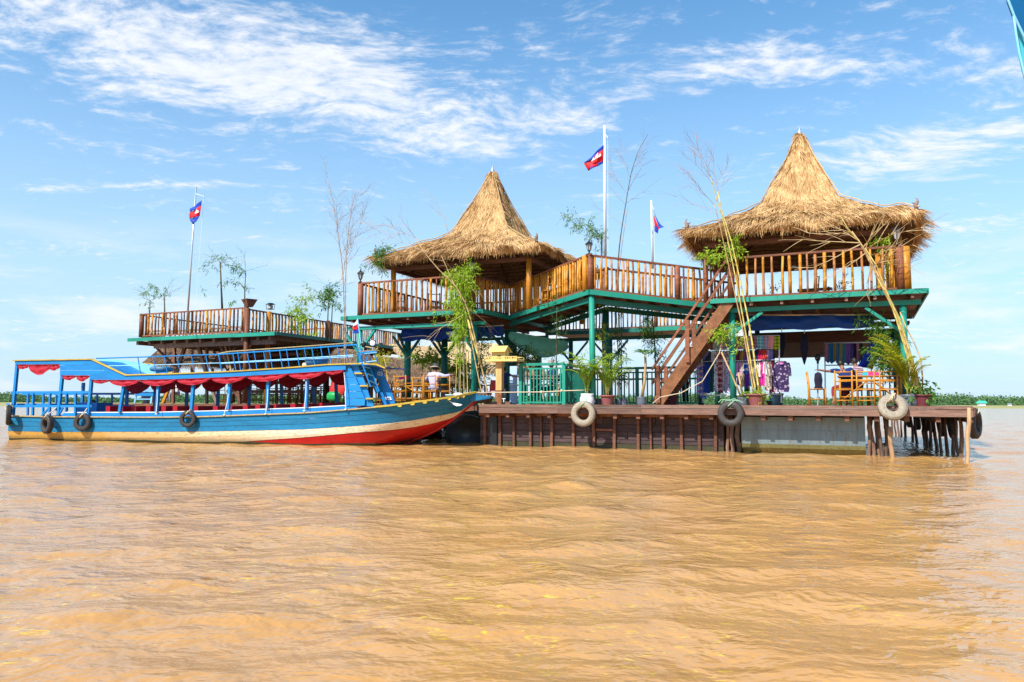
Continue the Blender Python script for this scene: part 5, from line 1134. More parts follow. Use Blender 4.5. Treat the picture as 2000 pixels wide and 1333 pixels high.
# left restaurant: chairs with backs to us, table, more behind
G2 = 'bamboo chairs in the open restaurant'
zf = DZ-0.03
lab = iter(['bamboo chair in front of the pink tissue box, left of the man in lilac','bamboo chair directly left of the man in the lilac shirt','bamboo chair whose back the man in the lilac shirt leans on','bamboo chair at the right elbow of the man in lilac','bamboo chair half hidden by the boat cabin, leftmost at the restaurant table','bamboo chair on the far side of the restaurant table, left end','bamboo chair on the far side of the restaurant table, middle'])
for px, b, rz, s in ((788,2.0,0.05,1.06),(823,2.2,-0.1,1.0),(846,2.0,0.0,1.06),(868,2.2,0.35,1.02),(752,2.1,0.1,1.06),(775,3.9,3.1,1.0),(820,4.0,3.2,1.0)):
    chair(cpos(px,b,zf), -TH+rz, next(lab), G2, s)
table('bamboo_table','bamboo table in front of the man in the lilac shirt',W(AB(800,780,3.0)[0],3.0,zf),-TH,2.1,0.8)
tissue(789,738.5,2.9,'pink','pink tissue box on the restaurant table left of the man in lilac',0.34)
tissue(877,733.5,3.6,'pink','small pink tissue box right of the teal post behind the man in lilac',0.18)
table('bamboo_table','low bamboo table behind the thin stems left of the left pavilion post',W(AB(885,780,4.2)[0],4.2,zf),-TH,1.0,0.8)
k = 0
nm = ['first','second','third','fourth','fifth','sixth','seventh','eighth','ninth','tenth','eleventh','twelfth','thirteenth']
for px, b, rz in ((520,9.5,0.3),(545,10.5,2.6),(565,9.8,0.2),(578,10.8,1.4),(594,9.6,0.1),(612,9.8,-0.2),(488,10.0,3.0),(462,9.2,0.7),(438,10.2,0.1),(640,10.5,2.2),(498,8.6,1.7)):
    chair(cpos(px,b,zf), -TH+rz, '%s from the left of the dark rear chairs seen through the blue boat' % ['first','second','third','fourth','fifth','sixth','seventh','eighth','ninth','tenth','eleventh'][sorted([520,545,565,578,594,612,488,462,438,640,498]).index(px)], 'rear restaurant chairs seen through the boat', 1.05)
for px in (478,550,625): table('bamboo_table','dark bamboo table among the rear chairs seen through the %s of the blue boat' % {478:'left windows',550:'middle windows',625:'right windows'}[px],W(AB(px,780,10.0)[0],10.0,zf),-TH,1.5,0.8,mat='bam_b')
# upstairs furniture
for px, b, z, l in ((1580,3.6,zR,'bamboo chair on the upper floor of the right pavilion, left of the slatted bench'),(780,2.6,zL,'bamboo chair on the upper floor behind the left end of the balcony rail'),(735,3.4,zL,'bamboo chair by the left corner of the left pavilion balcony'),(850,3.0,zL,'bamboo chair on the left balcony behind the hanging lime bamboo'),(1075,1.9,4.25,'bamboo chair on the raised walkway behind its left railing')):
    chair(W(AB(px,560,b)[0],b,z), -TH+random.uniform(0,3), l, 'bamboo chairs on the upper floors', 0.95)
def bench(P, label, lx=1.4):
    t = thing('slatted_bench',label,'bench',P)
    for i in range(4): MB().box(P+SD*(i*0.1-0.15)+ZZ*0.42, lx,0.085,0.03).build('seat_slat',M['wood_grey'],t)
    for i in range(2): MB().box(P+SD*0.25+ZZ*(0.58+i*0.15), lx,0.03,0.09).build('back_slat',M['wood_grey'],t)
    for s in (-1,1):
        MB().bar(P+FD*s*(lx/2-0.1)-SD*0.15,P+FD*s*(lx/2-0.1)-SD*0.15+ZZ*0.42,0.05).build('leg',M['wood_grey'],t); MB().bar(P+FD*s*(lx/2-0.1)+SD*0.24,P+FD*s*(lx/2-0.1)+SD*0.24+ZZ*0.8,0.05).build('leg',M['wood_grey'],t)
bench(W(AB(1590,560,5.2)[0],5.2,zR),'grey slatted bench under the right thatched roof',1.0); bench(W(AB(770,600,5.0)[0],5.0,zL),'slatted bench at the back of the left thatched pavilion',1.4)
for px in (300,330,370,420,455): bench(W(AB(px,640,7.5)[0],7.5+jit(0.5),zF),{300:'slatted bench at the left tip of the far terrace',330:'slatted bench behind the small shrub of the far terrace',370:'slatted bench behind the flagpole on the far terrace',420:'slatted bench under the thin tree on the far terrace',455:'slatted bench near the corner planter of the far terrace'}[px],1.2)

# ---------------------------------------------------------------- teal fence panels on the deck
def fence(label, P0, P1, h, hmid, pitch, hb=0.06, posts=(0,1), mid2=None):
    t = thing('teal_fence',label,'fence',P0); P0 = Vector(P0); P1 = Vector(P1)
    MB().bar(P0+ZZ*(h-0.035),P1+ZZ*(h-0.035),0.10,0.075).build('top_rail',M['teal'],t)
    MB().bar(P0+ZZ*hmid,P1+ZZ*hmid,0.05,0.045).build('rail',M['teal'],t); MB().bar(P0+ZZ*hb,P1+ZZ*hb,0.05,0.05).build('rail',M['teal'],t)
    if mid2: MB().bar(P0+ZZ*mid2,P1+ZZ*mid2,0.05,0.06).build('rail',M['teal'],t)
    for q in posts: p = lerp(P0,P1,q); MB().bar(p,p+ZZ*(h-0.075),0.10,0.10,up=SD).build('fence_post',M['teal'],t)
    n = int((P1-P0).length/pitch)
    me = MB(); me.bar((0,0,0),(0,0,1),0.035,0.045,up=LY); ms = raw_mesh('picket',me.v,me.f,M['teal'])
    for i in range(1,n): inst('picket',ms,t,lerp(P0,P1,i/n)+ZZ*hb,(0,0,-TH),(1,1,hmid-hb))
    return t
fA, fB2, fC = W(AB(1017,780,1.0)[0],1.0,DZ), W(AB(1102,780,1.0)[0],1.0,DZ), W(AB(1145,780,3.2)[0],3.2,DZ)
hA = AB(1060,711,1.0)[1]-DZ
fence('teal picket fence with a thick top rail right of the spirit house', fA, fB2, hA+0.02, hA-0.14, 0.105, posts=(0,1))
fence('teal side fence running back beside the pot plants', fB2+SD*0.1, fC, hA, hA-0.14, 0.115, posts=(1,))
fence('rear teal fence with a double upper rail behind the staircase', W(AB(1150,780,4.9)[0],4.9,DZ), W(AB(1368,780,4.9)[0],4.9,DZ), 1.24, 1.06, 0.155, posts=(0,0.45,0.8,1), mid2=0.84)
wp = thing('door_panel','pale blue door panel standing left of the teal fence','door panel',W(AB(1003,780,1.6)[0],1.6,DZ)); a = AB(1003,780,1.6)[0]
M['door_blue'] = mat_plain('pale_blue_panel',(0.42,0.56,0.78),0.4); MB().box(W(a,1.6,DZ+0.60),0.24,0.04,1.15).build('panel',M['door_blue'],wp); MB().box(W(a,1.57,DZ+0.60),0.26,0.02,0.03).build('trim',M['white'],wp)
for i,(px,l) in enumerate(((1030,'green plastic crate behind the left end of the teal fence'),(1052,'green plastic crate behind the teal fence pickets, right of its twin'),(1085,'dark green plastic crate near the corner of the teal fence'))):
    c = W(AB(px,780,1.5)[0],1.5,DZ); t = thing('plastic_crate',l,'crate',c)
    for z in (0.02,0.11,0.20): MB().box(c+ZZ*(z+0.03)-SD*0.14,0.30,0.012,0.05).build('crate_side',M['green_plastic'],t); MB().box(c+ZZ*(z+0.03)+SD*0.14,0.30,0.012,0.05).build('crate_side',M['green_plastic'],t)
    for s in (-1,1): MB().box(c+FD*s*0.15+ZZ*0.13,0.012,0.29,0.25).build('crate_end',M['green_plastic'],t)
table('garden_table','weathered pale table behind the teal fence',W(AB(1075,780,2.6)[0],2.6,DZ),-TH+0.1,1.6,0.8,0.9,'wood_grey')

# ---------------------------------------------------------------- spirit house, step block, lanterns
M['yellow_house'] = mat_paint('spirit_house_yellow',(0.70,0.52,0.16),0.55,0.15,rnd=0.05); M['post_tan'] = mat_wood('tan_post',(0.38,0.20,0.07),(0.62,0.38,0.15),grain=(4,4,1))
sh = thing('spirit_house','yellow wooden spirit house on a square tan post at the deck edge','spirit house',W(AB(976,780,0.7)[0],0.7,DZ)); sb_ = 0.7
ca = AB(976,780,sb_)[0]; S = lambda px,py,b=sb_: PB(px,py,b)
zt = AB(976,707,sb_)[1]; MB().bar(W(ca,sb_,DZ),W(ca,sb_,zt),0.19,0.17,up=SD).build('post',M['post_tan'],sh)
MB().bar(W(ca,sb_-0.01,DZ),W(ca,sb_-0.01,DZ+0.42),0.21,0.19,up=SD).build('post_base',M['wood_stair'],sh)
px0 = AB(956,703,sb_)[0]; px1 = AB(1017,703,sb_)[0]; MB().box(W((px0+px1)/2,sb_,zt+0.02),px1-px0,0.55,0.045).build('platform',M['yellow_house'],sh)
for z, h_ in ((zt+0.13,0.02),(zt+0.06,0.02)):
    for b in (-0.26,0.26): MB().box(W((px0+px1)/2,sb_+b,z),px1-px0,0.02,h_).build('rail',M['yellow_house'],sh)
    for a in (px0+0.01,px1-0.01): MB().box(W(a,sb_,z),0.02,0.52,h_).build('rail',M['yellow_house'],sh)
for i in range(13):
    a = lerp(px0+0.01,px1-0.01,i/12); MB().box(W(a,sb_-0.26,zt+0.085),0.022,0.02,0.10).build('picket',M['yellow_house'],sh)
    if i%3==0: MB().box(W(a,sb_+0.26,zt+0.085),0.022,0.02,0.10).build('picket',M['yellow_house'],sh)
h0, h1 = AB(963,690,sb_)[0], AB(991,690,sb_)[0]; hz0, hz1 = zt+0.045, AB(976,686,sb_)[1]; hz2 = AB(976,676,sb_)[1]
MB().box(W((h0+h1)/2,sb_+0.02,(hz0+hz1)/2),h1-h0-0.04,0.30,hz1-hz0).build('house_body',M['yellow_house'],sh)
def roofp(b0,z0,b1,z1): return MB().hexa([W(h0-0.03,b0,z0-0.02),W(h1+0.04,b0,z0-0.02),W(h1+0.01,b1,z1-0.02),W(h0+0.0,b1,z1-0.02),W(h0-0.03,b0,z0),W(h1+0.04,b0,z0),W(h1+0.01,b1,z1),W(h0+0.0,b1,z1)])
roofp(sb_-0.24,hz1-0.02,sb_+0.02,hz2).build('roof_slope',M['yellow_house'],sh); roofp(sb_+0.28,hz1-0.02,sb_+0.02,hz2).build('roof_slope',M['yellow_house'],sh)
MB().prism([W(h0+0.02,sb_-0.12,hz1),W(h0+0.02,sb_+0.16,hz1),W(h0+0.02,sb_+0.02,hz2-0.03)],FD*(h1-h0-0.04)).build('gable',M['yellow_house'],sh)
am = (h0+h1)/2+0.03; MB().box(W(am,sb_-0.135,hz0+0.09),0.11,0.02,0.10).build('doorway',M['hair'],sh); MB().box(W(am,sb_-0.145,hz0+0.06),0.13,0.015,0.02).build('door_rail',M['yellow_house'],sh)
for k, px in enumerate((993,1000,1007)): MB().lathe([(0.02,0),(0.032,0.05),(0.018,0.08)],W(AB(px,700,sb_)[0],sb_-0.1,zt+0.045),8).build('offering_cup',M['bam_o'],sh)
sbk = thing('step_block','brown wooden boarding step beside the bow of the blue boat','step',W(-12.0,0.35,DZ)); MB().box(W(AB(935,780,0.4)[0],0.4,DZ+0.20),0.75,0.5,0.05).build('tread',M['wood_fascia'],sbk)
MB().box(W(AB(930,780,0.4)[0]+0.05,0.62,DZ+0.31),0.55,0.35,0.05).build('tread',M['wood_fascia'],sbk)
for s in (-1,1): MB().box(W(AB(935,780,0.4)[0]+s*0.3,0.42,DZ+0.09),0.06,0.42,0.17).build('side_board',M['wood'],sbk)
MB().box(W(AB(935,780,0.4)[0],0.2,DZ+0.12),0.7,0.03,0.14).build('front_board',M['wood_fascia'],sbk)
for px in (964,993): 
    o = MB().box(W(AB(px,783,0.25)[0],0.25,DZ+0.04),0.16,0.12,0.08).build('timber_cleat',M['wood_fascia'],None); tag(o,'small timber block on the deck at the %s foot of the spirit house' % ('left' if px==964 else 'right'),'timber block')
mc = thing('mooring_cleat','little white mooring cleat on the deck by the spirit house','mooring cleat',PB(984,784,0.2)); c = PB(984,786,0.2); MB().tube([c,c+ZZ*0.10],0.015,6).build('stem',M['white'],mc); MB().tube([c+ZZ*0.1-FD*0.05,c+ZZ*0.1+FD*0.05],0.012,6).build('bar',M['white'],mc)
def lantern(P, label, s=1.0):
    t = thing('post_lantern',label,'lantern',P); mb = MB(); mb.lathe([(0.07*s,0),(0.06*s,0.02*s),(0.022*s,0.05*s),(0.03*s,0.09*s),(0.055*s,0.12*s)],P,10); mb.build('base',M['black'],t,smooth=True)
    z0, z1 = 0.12*s, 0.30*s
    MB().lathe([(0.045*s,z0),(0.085*s,z1)],P,6).build('glass',M['glass'],t)
    for k in range(6):
        an = k*math.pi/3; d = Vector((math.cos(an),math.sin(an),0)); MB().tube([P+d*0.052*s+ZZ*z0,P+d*0.096*s+ZZ*z1],0.008*s,4).build('frame_bar',M['black'],t)
    MB().lathe([(0.125*s,z1),(0.12*s,z1+0.015*s),(0.05*s,z1+0.08*s),(0.02*s,z1+0.10*s),(0.022*s,z1+0.13*s),(0.004*s,z1+0.17*s)],P,6).build('cap',M['black'],t)
lantern(W(ra0,1.12,zR+hR), 'black lantern on the railing post at the top of the staircase', 1.05); lantern(W(ra1-0.05,1.12,zR+hR), 'black lantern at the right front corner of the right pavilion railing', 1.25)
lantern(FCp+Vector((0.0,0.12,1.03)), 'black lantern on the forward corner of the raised walkway', 0.95); lantern(W(la0-0.02,1.12,zL+1.13), 'black lantern on the left front corner of the left pavilion railing', 1.0)
lantern(W(la1+0.02,1.12,zL+1.13), 'black lantern on the post behind the hanging lime bamboo', 1.15)
cl_ = thing('cage_lantern','square black wire lantern standing on the far terrace rail','lantern',PA(528,605,q1)); c = PA(528,603,q1)
for sx in (-1,1):
    for sy in (-1,1): MB().bar(c+FD*sx*0.11+SD*sy*0.11-ZZ*0.02,c+FD*sx*0.13+SD*sy*0.13+ZZ*0.17,0.018).build('corner_bar',M['black'],cl_)
MB().lathe([(0.21,0.17),(0.20,0.19),(0.08,0.24)],c,4).build('cap',M['black'],cl_); MB().box(c-ZZ*0.03,0.24,0.24,0.02).build('base',M['black'],cl_); MB().box(c+ZZ*0.07,0.15,0.15,0.14).build('glass',M['glass'],cl_)
pl_ = thing('corner_planter','tapered brown wooden planter on the corner post of the far terrace','planter',PA(491,600,q1)); c = W(q1,4.2,zF+1.1)+FD*0.15
MB().lathe([(0.16,0),(0.34,0.30),(0.35,0.31),(0.29,0.31),(0.27,0.27)],c,4).build('box',M['wood'],pl_); MB().lathe([(0.27,0.26),(0.1,0.29)],c,8).build('soil',M['soil'],pl_)
# flagpoles and flags
def flagpole(px0,py0,px1,py1,b,r,label,arm,mat='white'):
    P0, P1 = PB(px0,py0,b), PB(px1,py1,b); P0.z = max(P0.z,DZ); t = thing('flagpole',label,'flagpole',P0)
    MB().tube([P0,lerp(P0,P1,0.5),P1],[r,r*0.9,r*0.7],8).build('pole',M[mat],t,smooth=True)
    q = PB(*arm[0],b); e = PB(*arm[1],b); MB().tube([q,e],0.014,5).build('arm',M[mat],t); MB().ball(e-ZZ*0.05,0.03).build('pulley',M['metal'],t); MB().tube([e,P0+(e-q)*0.9+ZZ*0.3],0.006,4).build('halyard',M['white'],t)
    return b
flagpole(1182,500,1180.5,246,5.5,0.055,'tall white flagpole behind the raised walkway with its flag blowing left',((1181,262),(1187,269)))
flagpole(1275,525,1272,392,8.2,0.045,'shorter white flagpole right of the tall one, its flag drooping right',((1272.5,400),(1277,409)))
flagpole(364,650,383,365,4.0,0.045,'leaning thin grey-white flagpole at the far left terrace',((382,379),(398,384)),'metal')
def temple(P0, ux, uz, s, parent, out):
    """the three-towered white emblem as a small raised shape"""
    pts = [(-1,-.55),(1,-.55),(1,-.38),(.82,-.38),(.82,-.1),(.68,.25),(.54,-.1),(.54,-.3),(.3,-.3),(.3,.1),(.16,.45),(0,.8),(-.16,.45),(-.3,.1),(-.3,-.3),(-.54,-.3),(-.54,-.1),(-.68,.25),(-.82,-.1),(-.82,-.38),(-1,-.38)]
    MB().prism([P0+ux*(x*s)+uz*(z*s)+out for x,z in pts], out*0.8).build('temple_emblem',M['flag_white'],parent)
def flag(label, b, bands, emblem=None, amp=0.04):
    fn = lambda x,y: PB(x,y,b); allp = [p for bd in bands for p in bd[0]]; c = fn(sum(p[0] for p in allp)/len(allp),max(p[1] for p in allp))
    t = thing('national_flag',label,'flag',c)
    for poly, mt, nm_ in bands: patch(poly,0,fn,8,4,nm_,M[mt],t,amp=amp)
    if emblem: (cx,cy),(ux_,uy_),(vx_,vy_),s = emblem; o = fn(cx,cy); ux = fn(cx+ux_,cy+uy_)-o; uz = fn(cx+vx_,cy+vy_)-o; temple(o,ux,uz,s,t,-SD*(amp+0.015))
flag('red and blue flag with a white temple, streaming left from the tall pole',5.45,[([(1179,283),(1142,318),(1141,322),(1179,292)],'flag_blue','upper_stripe'),([(1179,292),(1141,320),(1149,334),(1178,316)],'flag_red','middle_stripe'),([(1178,316),(1157,323),(1149,334),(1178,319)],'flag_blue','lower_stripe')],((1167,307),(10,-6),(2.5,-9),0.95))
flag('blue and red flag hanging folded to the right of the shorter pole',8.15,[([(1276.5,414),(1289,441),(1297,443),(1288,447)],'flag_blue','upper_stripe'),([(1276.5,420),(1288,447),(1283,450),(1278,438)],'flag_red','middle_stripe'),([(1278.5,438),(1286,447),(1285,457),(1278,452)],'flag_blue','lower_stripe')],amp=0.02)
flag('furled red and blue flag wrapped round the leaning left flagpole',3.9,[([(394,392),(372,408),(371,416),(393,402)],'flag_blue','upper_stripe'),([(393,402),(371,416),(369.5,428),(390,422)],'flag_red','middle_stripe'),([(390,422),(371,428),(376,438),(384,432)],'flag_blue','lower_stripe')],((387,414),(4,-1.5),(0,-6),0.95),amp=0.03)

# ---------------------------------------------------------------- blue and green awnings
def awning(label, pxs, ytop, ybot, b, mat, n=22, belly=0.10):
    G = []; t = thing('tarpaulin_awning',label,'awning',PB((pxs[0]+pxs[1])/2,ybot[0],b))
    for r in range(7):
        f = r/6; row = []
        for i in range(n+1):
            s = i/n; px = lerp(pxs[0],pxs[1],s); py = lerp(lerp(*ytop,s),lerp(*ybot,s),f); p = PB(px,py,b)
            row.append(p-SD*(belly*math.sin(math.pi*f)*(0.7+0.3*math.sin(s*9))+0.05*math.sin(s*13+f*4)+0.03*math.sin(s*31-f*6))-ZZ*(0.03*math.sin(s*17)*f))
        G.append(row)
    MB().cloth(G,0.012).build('sheet',mat,t,smooth=True)
    q0_, q1_ = PB(pxs[0],ytop[0]-1,b), PB(pxs[1],ytop[1]-1,b); MB().tube([q0_,q1_],0.02,6).build('cord',M['rope'],t)
    q0_, q1_ = G[-1][0]-ZZ*0.012, G[-1][-1]-ZZ*0.012
    return t
awning('long blue tarpaulin valance under the upper floor of the right pavilion',(1456,1706),(617,616),(645,640),1.9,M['tarp_blue'])
t = awning('blue tarpaulin valance with a white notice under the left pavilion',(786,922),(643,640),(666,663),2.6,M['tarp_blue']); patch([(876,648),(891,648),(891,659),(876,659)],0,lambda x,y: PB(x,y,2.4),3,2,'paper_notice',M['flag_white'],t,amp=0.0)
awning('short piece of blue tarpaulin right of the left pavilion post',(932,984),(640,637),(661,655),2.6,M['tarp_blue'])
ga = thing('green_tarp','sagging green tarpaulin slung under the raised walkway','tarpaulin',PB(1060,695,4.2)); G = []
for r in range(8):
    f = r/7; row = []
    for i in range(19):
        s = i/18; p = lerp(PB(997,648,3.2),PB(1112,668,4.6),s); d = (0.16+0.52*math.sin(math.pi*min(1,s*0.95+0.05))**0.8)*f
        row.append(p-ZZ*d-SD*(0.15*math.sin(math.pi*f)+0.03*math.sin(s*24+f*2)))
    G.append(row)
MB().cloth(G,0.012).build('sheet',M['tarp_green'],ga,smooth=True); MB().tube([g_[-1] for g_ in [[r_ for r_ in G[-1][i:i+1]] for i in range(19)]],0.018,5).build('hem',M['tub_blue'],ga)
# closed dark umbrellas hanging from the beam
for px, y0, y1, l in ((1571,652,713,'dark closed parasol hanging point down right of the clothes racks'),(1527,650,700,'navy closed parasol hanging at the right end of the clothes rack')):
    b = 2.7; t = thing('closed_parasol',l,'parasol',PB(px,y1,b)); P0, P1 = PB(px,y0,b), PB(px,y1,b); h_ = P0.z-P1.z; mb = MB(); G = []
    for k, (f, r) in enumerate(((0,0.02),(0.03,0.09),(0.25,0.115),(0.5,0.12),(0.56,0.10),(0.75,0.075),(0.92,0.035),(1,0.008))):
        G.append([lerp(P0,P1,f)+Vector((math.cos(q),math.sin(q),0))*r*(1+0.22*math.sin(q*4)) for q in [2*math.pi*j/16 for j in range(16)]])
    mb.grid(G,close=True); mb.build('canopy',M['tub_navy'] if 'tub_navy' in M else M.setdefault('tub_navy',mat_cloth('dark_navy_cloth',(0.015,0.013,0.03))),t,smooth=True); MB().tube([P0,P0+ZZ*0.2],0.012,5).build('shaft',M['metal'],t)
# ---------------------------------------------------------------- clothes racks and clothes
rk = thing('clothes_rack','long white pipe clothes rack full of garments under the right pavilion','clothes rack',PB(1446,785,2.2)); RKB = 2.2
def pipe(x0,y0,x1,y1,b,root,r=0.018,nm='pipe'): MB().tube([PB(x0,y0,b),PB(x1,y1,b)],r,6).build(nm,M['white'],root,smooth=True)
for (a_,b_,c_,d_) in ((1372,660,1522,656),(1370,684,1522,680),(1370,707,1522,703),(1374,773,1526,770)): pipe(a_,b_,c_,d_,RKB,rk)
for px, y0, y1 in ((1371,660,708),(1522,655,705),(1374,770,787),(1526,768,787)): pipe(px,y0,px,y1,RKB,rk)
for px in (1371,1522): pipe(px,700,px+1,788,RKB+0.25,rk)
def strip_cloth(name, label, cat, px0, px1, y0, y1, b, mat, group, folds=2, flare=0.0, shoulder=False, amp=0.05):
    """a garment or scarf hanging in soft vertical folds"""
    G = []; n = 9; ph = random.uniform(0,6); m_ = 9
    for r in range(m_):
        f = r/(m_-1); row = []
        for i in range(n):
            s = i/(n-1); w_ = 1+flare*f; 
            if shoulder: w_ *= min(1.0,0.55+f*3.2)
            px = (px0+px1)/2+(s-0.5)*(px1-px0)*w_*1.12; py = lerp(y0,y1,f)+ (1.5*math.sin(s*math.pi*2+ph) if r==m_-1 else 0)
            p = PB(px,py,b); row.append(p-SD*(amp*math.sin(s*math.pi*folds*2+ph+f*1.2)*(0.4+0.6*f)))
        G.append(row)
    o = MB().cloth(G,0.02).build(name,mat,None,smooth=True); return tag(o,label,cat,group)
cm = {}
def CM(key, *a, **k):
    if key not in cm: cm[key] = mat_cloth('fabric_'+key,*a,**k)
    return cm[key]
scar = [('pink and grey',(0.42,0.16,0.22),(0.3,0.25,0.3)),('red and dark green',(0.35,0.05,0.07),(0.02,0.10,0.08)),('grey-green plain',(0.28,0.34,0.31),(0.30,0.36,0.33)),('red and white',(0.62,0.08,0.12),(0.6,0.55,0.6)),('slate grey',(0.16,0.18,0.25),(0.35,0.25,0.3)),('pale blue',(0.35,0.42,0.5),(0.3,0.3,0.4)),
    ('rose and brown',(0.42,0.16,0.16),(0.2,0.12,0.12)),('salmon',(0.62,0.22,0.18),(0.4,0.2,0.2)),('grey and pink',(0.32,0.28,0.32),(0.5,0.25,0.28)),('dark plum',(0.10,0.012,0.045),(0.35,0.15,0.25)),('turquoise',(0.03,0.26,0.32),(0.3,0.5,0.5)),('grey-violet',(0.22,0.17,0.26),(0.35,0.3,0.4)),('coral pink',(0.68,0.20,0.20),(0.6,0.3,0.3)),('lime and black',(0.36,0.42,0.02),(0.06,0.08,0.01))]
xs = np.linspace(1371,1521,15)
for i,(nm_,c1,c2) in enumerate(scar):
    strip_cloth('checked_scarf','%s checked scarf in the top row of the clothes rack' % nm_,'scarf',xs[i]+0.3,xs[i+1]+0.8,659.5-i*0.25,(683 if i<13 else 687)+jit(1)-i*0.2,RKB-0.03,CM('scarf%d'%i,c1,c2,'check',11),'checked scarves along the top of the rack',1,amp=0.02)
row1 = [(1372,1381,'navy',(0.01,0.014,0.06),None,None,740),(1381,1389,'dark slate',(0.03,0.045,0.08),None,None,752),(1389,1394,'white',(0.6,0.6,0.65),None,None,715),(1393,1402,'black and white printed',(0.02,0.02,0.06),(0.6,0.6,0.65),'print',765),(1401,1411,'pink and maroon banded',(0.20,0.03,0.05),(0.55,0.30,0.30),'bands',768),(1411,1418,'violet and white printed',(0.06,0.04,0.14),(0.55,0.5,0.6),'print',766),(1417,1427,'grey printed',(0.05,0.06,0.12),(0.5,0.5,0.55),'print',764),
    (1438,1446,'maroon',(0.16,0.01,0.05),None,None,712),(1446,1453,'mustard',(0.42,0.24,0.02),None,None,706),(1454,1461,'purple',(0.14,0.03,0.30),None,None,712),(1461,1470,'grey patterned',(0.2,0.2,0.22),(0.05,0.05,0.06),'print',712),(1474,1481,'navy short',(0.01,0.02,0.09),None,None,706),(1481,1488,'crimson',(0.45,0.01,0.09),None,None,704),(1488,1497,'bright red',(0.62,0.035,0.02),None,None,703),(1496,1504,'lilac-pink',(0.45,0.25,0.42),None,None,705),(1502,1509,'periwinkle',(0.16,0.18,0.50),None,None,704)]
for x0,x1,nm_,c1,c2,pat,yb in row1:
    strip_cloth('hanging_garment','%s garment hanging from the middle pipe of the clothes rack' % nm_,'garment',x0,x1,686-(x0-1370)*0.02,yb,RKB+0.02,CM('r1'+nm_,c1,c2,pat,16),'garments on the middle pipe of the rack',2,shoulder=True)
row2 = [(1361,1373,'light blue and pink',(0.20,0.42,0.62),(0.62,0.12,0.42),'bands',772),(1366,1378,'orange-striped blue',(0.02,0.16,0.50),(0.6,0.35,0.3),'bands',778),(1374,1386,'royal blue',(0.01,0.045,0.30),None,None,768),(1384,1393,'dark green',(0.008,0.05,0.06),None,None,766),(1392,1401,'black and white floral',(0.02,0.02,0.05),(0.6,0.62,0.68),'print',765),(1418,1427,'indigo floral',(0.05,0.04,0.16),(0.5,0.45,0.6),'print',767),
    (1437,1448,'lilac T-shaped',(0.48,0.22,0.52),None,None,736),(1440,1448,'plum long',(0.16,0.05,0.20),None,None,752),(1447,1453,'beige long',(0.50,0.38,0.22),None,None,756),(1451,1462,'cobalt and white',(0.01,0.08,0.42),(0.6,0.6,0.7),'bands',730),(1456,1462,'violet long',(0.20,0.01,0.40),None,None,757),(1461,1470,'teal long',(0.01,0.30,0.36),None,None,756),(1465,1474,'orange and cream',(0.65,0.45,0.3),(0.7,0.25,0.08),'bands',738),(1470,1477,'grey long',(0.22,0.22,0.24),None,None,756),
    (1477,1486,'cream',(0.62,0.58,0.48),None,None,736),(1484,1493,'hot pink long',(0.60,0.02,0.30),None,None,755),(1489,1498,'white short',(0.65,0.68,0.70),None,None,731),(1495,1507,'brown printed',(0.14,0.09,0.07),(0.5,0.42,0.35),'print',762),(1504,1513,'wine red',(0.20,0.008,0.04),None,None,768)]
for x0,x1,nm_,c1,c2,pat,yb in row2:
    strip_cloth('hanging_garment','%s garment hanging from the lower pipe of the clothes rack' % nm_,'garment',x0,x1,709-(x0-1370)*0.02,yb,RKB-0.06+jit(0.03),CM('r2'+nm_,c1,c2,pat,16),'garments on the lower pipe of the rack',2,shoulder=True)
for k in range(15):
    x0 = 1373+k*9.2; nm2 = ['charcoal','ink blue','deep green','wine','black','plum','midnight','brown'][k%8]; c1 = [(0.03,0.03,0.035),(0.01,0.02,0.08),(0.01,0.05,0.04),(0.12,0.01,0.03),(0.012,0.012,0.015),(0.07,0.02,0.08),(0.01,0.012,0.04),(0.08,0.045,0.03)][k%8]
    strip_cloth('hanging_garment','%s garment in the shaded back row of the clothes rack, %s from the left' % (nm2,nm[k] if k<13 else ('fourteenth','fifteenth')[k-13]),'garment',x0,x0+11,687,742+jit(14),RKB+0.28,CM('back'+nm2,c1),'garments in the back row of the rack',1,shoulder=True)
# the printed tunic on its hanger
tu = thing('printed_tunic','large purple and cream banded tunic on a hanger at the right end of the rack','tunic',PB(1526,766,2.0)); pl0 = [(1512,710),(1520,706.5),(1534,706.5),(1541,712),(1544,735),(1540.5,736),(1540,765),(1527,768),(1512,764),(1511,735)]
mt = mat_cloth('elephant_print',(0.34,0.28,0.34),(0.04,0.02,0.08),'print',13)
def body_sheet(poly_rows, b, mat, parent, name, th=0.05):
    G = [[PB(lerp(x0,x1,i/8),y,b)-SD*(0.05*math.sin(math.pi*i/8)+0.012*math.sin(i*2.2+y)) for i in range(9)] for (x0,x1,y) in poly_rows]; return MB().cloth(G,th).build(name,mat,parent,smooth=True)
body_sheet([(1518,1535,706.5),(1513,1540,710),(1512,1540,722),(1511,1540.5,745),(1511,1541,760),(1513,1539,766)],2.0,mt,tu,'tunic_body'); body_sheet([(1537,1541,709),(1539,1544,720),(1540,1545,735)],2.02,mt,tu,'sleeve',0.03); body_sheet([(1511,1515,710),(1509,1513,722),(1508,1512,733)],2.02,mt,tu,'sleeve',0.03)
MB().tube([PB(1526,706.5,2.0),PB(1526,702,2.0),PB(1528,700,2.0)],0.008,5).build('hanger_hook',M['metal'],tu); body_sheet([(1521,1532,706.6),(1523,1530,712)],1.93,cm['r2light blue and pink'],tu,'inner_collar',0.02)
